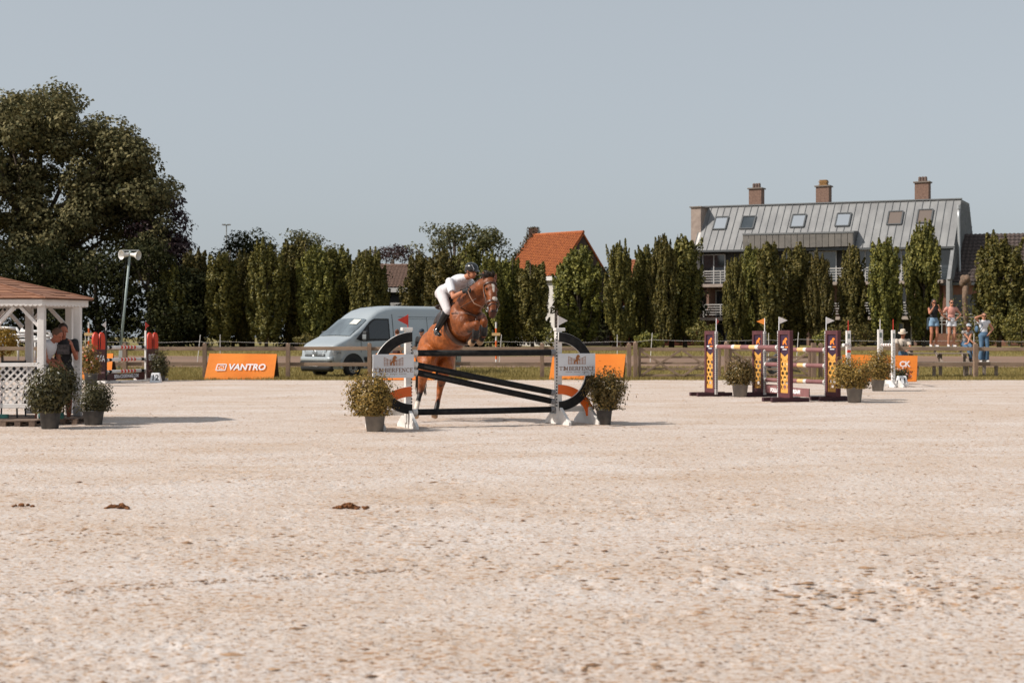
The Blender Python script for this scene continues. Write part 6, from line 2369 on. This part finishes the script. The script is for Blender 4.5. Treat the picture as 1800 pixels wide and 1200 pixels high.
p = V((-7.34, 23.25, .0))
person('man in black printed T-shirt with hand raised behind the gazebo post', p, math.radians(18), J, M('skin_flush', (.37, .13, .075), .55), (cloth_bk, 'tee'), (M('shorts_black', (.02, .02, .022), .8), 'shorts'), (hair_d, 'short'), shoe_w, sleeve=.6, fem=False, extra=shirt_print, voxel=.010)

# ------------------------------------------------------------------ horse
HB = G(790, 23.1)


def hp(px, py, d): return P(px, py, d) - HB


def coat(me):
    """bay coat: black points, one white hind sock, blaze, pale muzzle and hooves"""
    at = me.color_attributes.new('coat', 'FLOAT_COLOR', 'POINT')
    co = np.zeros(len(me.vertices) * 3, np.float32)
    me.vertices.foreach_get('co', co)
    co = co.reshape(-1, 3)
    bay, dark, blk_, wht, hoof = (np.array(c, np.float32) for c in ((.31, .085, .017), (.055, .016, .008), (.012, .009, .008), (.62, .55, .48), (.42, .27, .16)))
    c = np.tile(bay, (len(co), 1))

    def near(p_, rad): return np.clip(1.25 - np.linalg.norm(co - np.array(p_), axis=1) / rad, 0, 1)[:, None]

    def mix(w, col):
        nonlocal c
        c = c * (1 - w) + col * w
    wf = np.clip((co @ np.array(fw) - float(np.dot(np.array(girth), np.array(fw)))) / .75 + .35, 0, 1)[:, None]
    mix(wf * .5, dark)                             # darkens forward along the trunk to the head
    n_ = np.sin(co[:, 0] * 9 + co[:, 2] * 5) * np.sin(co[:, 1] * 7 - co[:, 2] * 8)
    mix((np.clip(n_, 0, 1) * .22)[:, None], dark)
    for a, b_, rad in HLEGS_DARK:
        a, b_ = np.array(a), np.array(b_)
        ab = b_ - a
        tt = np.clip(((co - a) @ ab) / (ab @ ab), 0, 1)
        dd = np.linalg.norm(co - (a + tt[:, None] * ab), axis=1)
        mix(np.clip((rad - dd) / .03, 0, 1)[:, None] * np.clip(tt * 3.0, 0, 1)[:, None], blk_)
    for p_, rad, col in HSPOTS:
        mix(np.clip((rad - np.linalg.norm(co - np.array(p_), axis=1)) / (.25 * rad), 0, 1)[:, None], {'w': wht, 'h': hoof, 'd': dark, 'k': blk_}[col])
    at.data.foreach_set('color', np.concatenate([c, np.ones((len(c), 1))], 1).astype(np.float32).ravel())


def coat_material():
    m = bpy.data.materials.new('bay_coat')
    m.use_nodes = True
    nt = m.node_tree
    b = nt.nodes['Principled BSDF']
    a = nt.nodes.new('ShaderNodeAttribute')
    a.attribute_name = 'coat'
    nt.links.new(a.outputs['Color'], b.inputs['Base Color'])
    b.inputs['Roughness'].default_value = .48
    b.inputs['Specular IOR Level'].default_value = .32
    def noise(sc, de):
        n_ = nt.nodes.new('ShaderNodeTexNoise')
        n_.inputs['Scale'].default_value = sc
        n_.inputs['Detail'].default_value = de
        tc = nt.nodes.new('ShaderNodeTexCoord')
        nt.links.new(tc.outputs['Object'], n_.inputs['Vector'])
        return n_.outputs['Fac']
    mr = nt.nodes.new('ShaderNodeMapRange')
    mr.inputs['From Min'].default_value, mr.inputs['From Max'].default_value = .3, .7
    mr.inputs['To Min'].default_value, mr.inputs['To Max'].default_value = .62, 1.3
    nt.links.new(noise(11, 8), mr.inputs['Value'])
    hv = nt.nodes.new('ShaderNodeHueSaturation')
    nt.links.new(mr.outputs[0], hv.inputs['Value'])
    nt.links.new(a.outputs['Color'], hv.inputs['Color'])
    nt.links.new(hv.outputs[0], b.inputs['Base Color'])
    prev = None
    for sc, de, st_, dist in ((6.5, 2, .55, .06), (60, 5, .4, .01)):
        bp = nt.nodes.new('ShaderNodeBump')
        bp.inputs['Strength'].default_value = st_
        bp.inputs['Distance'].default_value = dist
        nt.links.new(noise(sc, de), bp.inputs['Height'])
        if prev: nt.links.new(prev.outputs[0], bp.inputs['Normal'])
        prev = bp
    nt.links.new(prev.outputs[0], b.inputs['Normal'])
    return m


horse = thing('jumping_horse', 'bay horse rising over the black jump with its rider', 'horse', HB)
fw = V((.50, -.80, .33)).normalized()               # along the trunk
rt = V((-.86, -.51, 0)).normalized()                # its right side, towards the camera
upv = rt.cross(fw).normalized()
if upv.z < 0: upv = -upv
RB = rot_of(fw, rt, upv)
hb = MB()
hips_c, loin, barrel, girth, chest_c, wither = hp(765, 612, 23.75), hp(778, 594, 23.45), hp(793, 588, 23.15), hp(808, 572, 22.85), hp(823, 557, 22.50), hp(808, 538, 22.75)
hb.ell(hips_c, (.36, .27, .32), RB, 20, 14)
hb.ell(hips_c - fw * .16 - upv * .07, (.22, .27, .25), RB, 18, 12)
hb.ell(loin, (.34, .255, .285), RB, 20, 14)
hb.ell(barrel, (.40, .275, .29), RB, 20, 14)
hb.ell(girth, (.34, .28, .325), RB, 20, 14)
hb.ell(chest_c, (.23, .235, .29), RB, 20, 14)
hb.ell(chest_c + fw * .09 - upv * .03, (.13, .175, .19), RB, 16, 12)
hb.ell(wither, (.28, .10, .17), RB, 16, 12)
for s in (-1, 1):                                   # shoulder and thigh muscle
    hb.ell(chest_c + rt * s * .15 - fw * .06 - upv * .02, (.15, .13, .27), RB, 14, 10)
    hb.ell(hips_c + rt * s * .14 - upv * .12 - fw * .02, (.24, .15, .30), RB, 14, 10)
# neck and head
n0, n1_, n2_, poll = hp(822, 540, 22.50), hp(836, 519, 22.25), hp(850, 503, 22.08), hp(861, 496, 21.98)
for a, b_, r0, r1 in ((n0, n1_, .215, .165), (n1_, n2_, .165, .125), (n2_, poll, .125, .098)): hb.cap(a, b_, r0, r1, 16)
hb.cap(n0 - fw * .1 + upv * .1, n2_ + V((0, 0, .05)), .10, .06, 12)
hb.cap(n0 - V((0, 0, .10)), n1_ - V((-.05, 0, .09)), .16, .11, 12)
hdir = (hp(867, 560, 21.70) - poll).normalized()
hf = V((.42, -.86, .1))
hf = (hf - hdir * hf.dot(hdir)).normalized()        # out of the forehead
hr = hdir.cross(hf).normalized()
RHH = rot_of(hr, hf, hdir)
HLEN = .58


def hd_(t_, f_=0., s_=0.): return poll + hdir * (t_ * HLEN) + hf * f_ + hr * s_


hb.ell(hd_(.08), (.088, .10, .10), RHH, 14, 10)
hb.ell(hd_(.24, -.015), (.098, .115, .13), RHH, 14, 10)
hb.ell(hd_(.26, -.085), (.075, .085, .12), RHH, 14, 10)
hb.cap(hd_(.22, .03), hd_(.78, .02), .085, .056, 14)
hb.cap(hd_(.40, -.05), hd_(.82, -.03), .07, .045, 14)
hb.ell(hd_(.90, .0), (.066, .068, .072), RHH, 14, 10)
hb.ell(hd_(.98, -.025), (.055, .05, .045), RHH, 12, 8)
for s in (-1, 1):
    hb.ell(hd_(.92, .045, s * .035), (.02, .022, .026), RHH, 8, 6)
    hb.ell(hd_(.25, .045, s * .082), (.022, .03, .026), RHH, 8, 6)
    hb.ell(hd_(.30, -.05, s * .07), (.03, .07, .085), RHH, 10, 8)
# legs: joints as (point, radius)
HIND_R = [(hp(754, 622, 23.45), .18), (hp(751, 640, 23.25), .150), (hp(744, 660, 23.40), .088), (hp(741, 679, 23.62), .060), (hp(737, 697, 23.56), .040), (hp(733, 712, 23.52), .046), (hp(731.5, 722, 23.45), .038)]
HIND_L = [(hp(783, 624, 23.75), .17), (hp(784, 644, 23.52), .135), (hp(778, 663, 23.65), .085), (hp(773.5, 681, 23.88), .060), (hp(771, 700, 23.82), .040), (hp(768, 714, 23.78), .046), (hp(766, 723, 23.72), .038)]
FORE_R = [(hp(817, 566, 22.33), .14), (hp(816, 578, 22.40), .115), (hp(827, 574, 22.15), .076), (hp(838, 569, 21.95), .055), (hp(837, 581, 22.05), .040), (hp(836, 592, 22.14), .045), (hp(833, 598, 22.20), .040)]
FORE_L = [(hp(842, 562, 22.62), .13), (hp(843, 573, 22.62), .105), (hp(846, 569, 22.40), .070), (hp(852, 564, 22.22), .053), (hp(851, 577, 22.30), .040), (hp(850, 589, 22.34), .045), (hp(847, 596, 22.38), .040)]
for leg in (HIND_R, HIND_L, FORE_R, FORE_L):
    for (a, r0), (b_, r1) in zip(leg[:-1], leg[1:]): hb.cap(a, b_, r0, r1, 12)
for leg in (HIND_R, HIND_L): hb.ell(leg[3][0] - V((fw.x, fw.y, 0)) * .045 + V((0, 0, .03)), (.035, .045, .05), None, 10, 8)
HOOF = [(HIND_R[-1][0], hp(730.5, 733, 23.38)), (HIND_L[-1][0], hp(763.5, 733, 23.66)), (FORE_R[-1][0], hp(828, 603.5, 22.32)), (FORE_L[-1][0], hp(842.5, 602.5, 22.47))]
for a, b_ in HOOF: hb.cyl(a, b_, .043, .060, 14)
HLEGS_DARK = [(HIND_R[3][0], HIND_R[6][0], .10), (HIND_L[2][0], HIND_L[6][0], .10), (FORE_R[2][0], FORE_R[6][0], .085), (FORE_L[2][0], FORE_L[6][0], .085)]
HSPOTS = [(HIND_R[5][0], .085, 'w'), (HIND_R[6][0] + V((0, 0, .02)), .07, 'w')] + [((a * .35 + b_ * .65), .085, 'h') for a, b_ in HOOF] + \
    [(hd_(.16 + .05 * i, .11, .0), .032 - .003 * i, 'w') for i in range(5)] + [(hd_(.97, .02), .085, 'd')]
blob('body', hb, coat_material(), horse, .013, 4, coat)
eye_m = M('horse_eye', (.008, .006, .005), .15)
for s in (-1, 1): MB().ell(hd_(.265, .048, s * .094), (.014, .022, .018), RHH, 10, 8).build('eye', eye_m, horse, True)
for s in (-1, 1): MB().ell(hd_(.925, .058, s * .04), (.012, .014, .02), RHH, 8, 6).build('nostril', eye_m, horse, True)
ear_m = M('horse_ear', (.26, .08, .028), .6, (.12, .035, .015), 14)
for s in (-1, 1):
    b0 = hd_(.0, .0, s * .065)
    tipv = b0 - hdir * .155 + hr * s * .05 + hf * .03
    x, y, z_ = frame(tipv - b0, hf)
    em = MB()
    for t_, w in ((0, .024), (.3, .036), (.6, .03), (.85, .015), (1, .003)):
        c = b0 + (tipv - b0) * t_
        em.v += [tuple(c + x * w - y * .004), tuple(c + y * w * .45), tuple(c - x * w - y * .004), tuple(c - y * w * .55)]
    for j in range(4):
        for i in range(4): em.f.append((4 * j + i, 4 * j + (i + 1) % 4, 4 * j + 4 + (i + 1) % 4, 4 * j + 4 + i))
    em.build('ear', ear_m, horse, True)
# mane, forelock and tail as strands
hair_m = M('horse_hair', (.012, .008, .006), .45, (.035, .022, .016), island=True)
mm = MB()
for i in range(150):
    t_ = R_.random()
    c = (n0 - fw * .12 + upv * .19) * (1 - t_) + (poll + V((-.02, .02, .09))) * t_
    if t_ > .3: c = c + V((0, 0, .045 * math.sin(math.pi * t_)))
    d1 = (-rt * R_.uniform(.1, .5) + V((R_.uniform(-.2, .2), R_.uniform(-.2, .2), R_.uniform(.3, 1.0)))).normalized()
    L = R_.uniform(.06, .13)
    mm.tube([c - V((0, 0, .03)), c + d1 * L * .6, c + d1 * L - rt * L * .5 - V((0, 0, .03))], [.012, .009, .002], 5)
mm.build('mane', hair_m, horse, True)
fm = MB()
for i in range(46):
    c = poll + V((R_.gauss(0, .03), R_.gauss(0, .03), .07))
    d1 = V((R_.uniform(-.9, .3), R_.uniform(-.4, .2), R_.uniform(.3, 1))).normalized()
    L = R_.uniform(.08, .17)
    fm.tube([c - V((0, 0, .03)), c + d1 * L * .6, c + d1 * L + V((-.03, 0, -.03))], [.012, .009, .002], 5)
fm.build('forelock', hair_m, horse, True)
tm_ = MB()
tb0 = hips_c - fw * .36 + upv * .13
for i in range(90):
    o_ = V((R_.gauss(0, .022), R_.gauss(0, .022), R_.gauss(0, .01)))
    sp = V((R_.gauss(0, .05), R_.gauss(0, .05), 0))
    tm_.tube([tb0 + o_, tb0 - fw * .12 + V((0, 0, -.06)) + o_ * 1.5, tb0 - fw * .17 + V((0, 0, -.34)) + o_ + sp * .6, tb0 - fw * .14 + V((0, 0, -.62 - R_.random() * .15)) + sp], [.014, .014, .011, .003], 5)
tm_.build('tail', hair_m, horse, True)
for leg in (FORE_R, FORE_L):
    MB().tube([leg[3][0] * .3 + leg[4][0] * .7 - V((0, 0, -.05)), leg[4][0], leg[5][0]], [.054, .057, .058], 12).build('leg_boot', M('boot_black', (.015, .015, .017), .5), horse, True)

# ------------------------------------------------------------------ rider
seat = wither - fw * .33 + upv * .07                # where the saddle sits


def mir(p_): return p_ - rt * 2 * (p_ - seat).dot(rt)


pel = hp(784, 513, 22.98)
k = 1.02
J = dict(k=k, pel=pel, chest=hp(801, 496, 22.72), neck=hp(817, 488.5, 22.52), head=hp(829, 476.5, 22.38))
J['chest'] = pel + (J['neck'] - pel) * .70
J['face'] = V((.62, -.62, -.22))
J['up'] = V((.22, -.2, 1))
J['sa'], J['sb'] = J['neck'] + rt * .185 - V((.08, -.06, .06)), J['neck'] - rt * .185 - V((.08, -.06, .06))
J['ea'], J['wa'] = hp(797, 522, 22.28), hp(818, 511, 22.10)
J['eb'] = J['ea'] - rt * 2 * (J['ea'] - J['neck']).dot(rt)
J['wb'] = J['wa'] - rt * 2 * max(.07, (J['wa'] - n1_).dot(rt))
J['ha'], J['hb'] = pel + rt * .095 - V((0, 0, .03)), pel - rt * .095 - V((0, 0, .03))
J['ka'] = hp(787, 547, 22.52)
J['ana'] = hp(767.5, 580, 22.72)
J['kb'], J['anb'] = mir(J['ka']), mir(J['ana'])
hf2 = V((fw.x, fw.y, 0)).normalized()
J['toea'] = J['toeb'] = (hf2 + V((0, 0, -.12)) + rt * .25).normalized()
J['toeb'] = (hf2 + V((0, 0, -.12)) - rt * .25).normalized()
J['hda'] = J['hdb'] = (hf2 + V((0, 0, .15))).normalized()
J['pna'], J['pnb'] = -rt, rt
glove = M('glove_black', (.014, .014, .016), .6)
boot_m = M('riding_boot', (.012, .012, .013), .28)


def rider_kit(t, J, r, f, u, k):
    hd = J['head']
    hm = MB().ell(hd + u * .05 - f * .012, (.098, .118, .088), rot_of(r, f, u), 20, 14)
    hm.ell(hd + u * .03 + f * .105, (.072, .055, .012), rot_of(r, (f - u * .25).normalized(), u), 14, 8)
    hm.ell(hd + u * .0 - f * .06, (.085, .06, .05), rot_of(r, f, u), 14, 10)
    h_ = blob('riding_helmet', hm, M('helmet_black', (.014, .015, .016), .28, coat=.3), t, .009, 3)
    MB().tube([hd + u * .105 + f * .05 + r * s_ * .06 if q == 1 else hd + u * (.05 if q == 0 else .06) + f * (.11 if q == 0 else -.05) + r * s_ * (.06 if q == 0 else .101) for s_ in (1,) for q in (0, 1, 2)], .005, 5).build('helmet_trim', M('trim_silver', (.6, .6, .62), .3, metal=.7), h_)
    for s_ in (-1, 1): MB().tube([hd + r * s_ * .088 - f * .0, hd + r * s_ * .07 - u * .07 + f * .02, hd - u * .115 + f * .045], .006, 5).build('chin_strap', boot_m, h_)
    for c in 'ab':
        gl = MB()
        hand(gl, J['w' + c] - (J['w' + c] - J['e' + c]).normalized() * .01, J['hd' + c], J['pn' + c], 1.15, 1.06, -1 if c == 'a' else 1)
        gl.cap(J['w' + c] * .88 + J['e' + c] * .12, J['w' + c], .034, .034)
        blob('glove', gl, glove, t, .009, 2)
        bt = MB()
        kn, an = J['k' + c], J['an' + c]
        sd = an - kn
        bt.cyl(kn + sd * .02, kn + sd * .4, .067, .064, 18)
        bt.cap(kn + sd * .4, an, .063, .047, 14)
        toe = J['toe' + c]
        bt.cap(an - V((0, 0, .045)) - toe * .04, an - V((0, 0, .05)) + toe * .16, .04, .034, 12)
        bt.cap(an, an - V((0, 0, .045)), .045, .042, 12)
        b_ = blob('riding_boot', bt, boot_m, t, .01, 2)
        MB().tube([an + rt * .05 - toe * .02, an - toe * .075 + rt * .02, an - toe * .075 - rt * .02, an - rt * .05 - toe * .02], .007, 6).build('spur', M('spur_steel', (.6, .6, .6), .25, metal=.9), b_, True)
    cm = MB().ell(J['neck'] + V((.01, -.0, .0)), (.078, .085, .04), None, 14, 8)
    cm.ell(J['neck'] * .8 + J['chest'] * .2, (.13, .12, .07), None, 14, 8)
    blob('collar', cm, cloth_w, t, .01, 2)


rider = person('rider in white polo and breeches leaning forward over the horse', HB, 0, J, M('skin_rider', (.42, .17, .09), .5, (.36, .14, .075), 20), (cloth_w, 'tee'), (M('breeches_white', (.56, .53, .54), .85, (.49, .46, .47), 7, .7, 13, stretch=(1, 1, .4)), 'breeches'), (hair_d, 'short'), boot_m,
               sleeve=.72, fem=False, voxel=.009, curls=(1.15, 1.15), extra=rider_kit)

# ------------------------------------------------------------------ saddle and bridle
leather = M('dark_leather', (.022, .013, .010), .4, (.04, .022, .016), 12)
brown_leather = M('brown_leather', (.07, .028, .016), .45, (.045, .02, .012), 12)
sd_ = thing('saddle', 'dark jumping saddle with pad on the bay horse', 'saddle', HB)
sm = MB()
sm.ell(seat + upv * .06, (.22, .13, .05), RB, 16, 10)
sm.ell(seat + upv * .11 - fw * .2, (.05, .15, .05), RB, 14, 8)
sm.ell(seat + upv * .11 + fw * .18, (.05, .09, .05), RB, 14, 8)
blob('seat', sm, leather, sd_, .012, 3)


def girth_point(a_, e_, q, off):
    """a point round the trunk: a_ along it from the girth centre, e_ angle from the top towards the right"""
    c = girth + fw * a_
    return c + rt * math.sin(e_) * (.285 + off) + upv * math.cos(e_) * (.335 + off)


for s in (-1, 1):
    for nm, mat_, a0, a1, e1, off in (('saddle_pad', M('saddle_pad', (.05, .035, .03), .9, (.03, .022, .02), 20), -.34, .10, 1.2, .022), ('flap', leather, -.26, .06, 1.35, .042)):
        mb = MB()
        for i in range(9):
            e_ = .15 + (e1 - .15) * i / 8
            for j in range(7):
                q_ = j / 6
                w0_ = a0 + (.10 if nm == 'flap' else .02) * max(0, i - 4) / 4
                w1_ = a1 + .14 * math.sin(math.pi * i / 8)
                mb.v.append(tuple(girth_point(w0_ + (w1_ - w0_) * q_, s * e_, 0, off)))
        for i in range(8):
            for j in range(6):
                a = i * 7 + j
                mb.f.append((a, a + 1, a + 8, a + 7))
        o_ = mb.build(nm, mat_, sd_, True)
        so = o_.modifiers.new('s', 'SOLIDIFY'); so.thickness = .014; so.offset = 0
gm = MB()
for i in range(33):
    e_ = 1.1 + (2 * math.pi - 2.2) * i / 32
    for a_ in (.015, .125): gm.v.append(tuple(girth_point(a_, e_, 0, .012)))
for i in range(32): gm.f.append((2 * i, 2 * i + 1, 2 * i + 3, 2 * i + 2))
o_ = gm.build('girth', brown_leather, sd_, True)
so = o_.modifiers.new('s', 'SOLIDIFY'); so.thickness = .012; so.offset = 0
for s in (-1, 1):
    foot = (J['ana'] if s > 0 else J['anb']) + hf2 * .06 - V((0, 0, .085))
    st0 = girth_point(.0, s * .9, 0, .06)
    si = MB().tube([st0, foot + V((0, 0, .14))], .012, 6).build('stirrup_leather', leather, sd_)
    MB().tube([foot + rt * .055, foot + rt * .06 + V((0, 0, .08)), foot + V((0, 0, .15)), foot - rt * .06 + V((0, 0, .08)), foot - rt * .055, foot + rt * .055], .008, 6).build('stirrup_iron', M('stirrup_steel', (.65, .65, .66), .25, metal=.8), sd_, True)
# breastplate
bm_ = MB()
for s in (-1, 1):
    bm_.tube([girth_point(.10, s * .7, 0, .02), chest_c + rt * s * .265 - fw * .02 + upv * .06, chest_c + fw * .21 + rt * s * .12 - upv * .02, chest_c + fw * .25 - upv * .08], .016, 6)
bm_.tube([chest_c + fw * .25 - upv * .08, chest_c + fw * .13 - upv * .27, girth_point(.07, math.pi, 0, .01)], .016, 6)
bm_.build('breastplate', brown_leather, sd_, True)

br = thing('bridle', 'brown leather bridle with reins on the horse head', 'bridle', HB)


def loop(t_, rx, ry, c_f, name, w, mat_, a0=0, a1=2 * math.pi, tilt=0.):
    n_ = 20
    pts_ = []
    for i in range(n_ + 1):
        a = a0 + (a1 - a0) * i / n_
        pts_.append(hd_(t_ + tilt * math.sin(a), c_f + ry * math.sin(a), rx * math.cos(a)))
    mb = MB()
    for a, b_ in zip(pts_[:-1], pts_[1:]): mb.bar(a, b_, w, .008, ((a + b_) / 2 - hd_(t_, c_f)))
    return mb.build(name, mat_, br)


loop(.62, .088, .105, -.015, 'noseband', .028, brown_leather)
loop(.76, .078, .09, -.012, 'flash_strap', .02, brown_leather, tilt=-.05)
loop(.10, .105, .118, -.01, 'browband', .022, brown_leather, math.radians(-10), math.radians(190))
for s in (-1, 1):
    MB().tube([hd_(.0, -.02, s * .095), hd_(.3, -.02, s * .108), hd_(.62, .0, s * .088), hd_(.82, -.01, s * .07)], .010, 6).build('cheekpiece', brown_leather, br, True)
    MB().tube([hd_(.0, -.04, s * .09), hd_(.25, -.15, s * .075), hd_(.36, -.175, 0)], .008, 6).build('throat_latch', brown_leather, br, True)
    rg = MB()
    cc_ = hd_(.82, -.02, s * .078)
    for i in range(12):
        a, b2 = i * .5236, (i + 1) * .5236
        rg.cyl(cc_ + hf * .034 * math.cos(a) + hdir * .034 * math.sin(a), cc_ + hf * .034 * math.cos(b2) + hdir * .034 * math.sin(b2), .006, .006, 6, False)
    rg.build('bit_ring', M('bit_steel', (.6, .6, .6), .25, metal=.9), br, True)
    w_ = J['wa'] if s == (1 if hr.dot(rt) > 0 else -1) else J['wb']
    e_ = w_ + J['hda'] * .07
    side_ = rt if w_ is J['wa'] else -rt
    MB().tube([cc_, cc_ * .6 + e_ * .4 + side_ * .09 - V((0, 0, .03)), cc_ * .3 + e_ * .7 + side_ * .06 - V((0, 0, .01)), e_], .010, 6).build('rein', M('rein_tan', (.17, .085, .05), .6), br, True)
    MB().tube([cc_ * .45 + e_ * .55, n1_ * .5 + n0 * .5 + side_ * .2 - V((0, 0, .10)), chest_c + fw * .25 - upv * .08], .008, 6).build('martingale', brown_leather, br, True)
MB().ell(hd_(.60, .115, 0), (.045, .022, .035), RHH, 14, 8).build('sheepskin_pad', M('sheepskin', (.62, .56, .50), .95, (.3, .25, .22), 40, .8, 60), br, True)
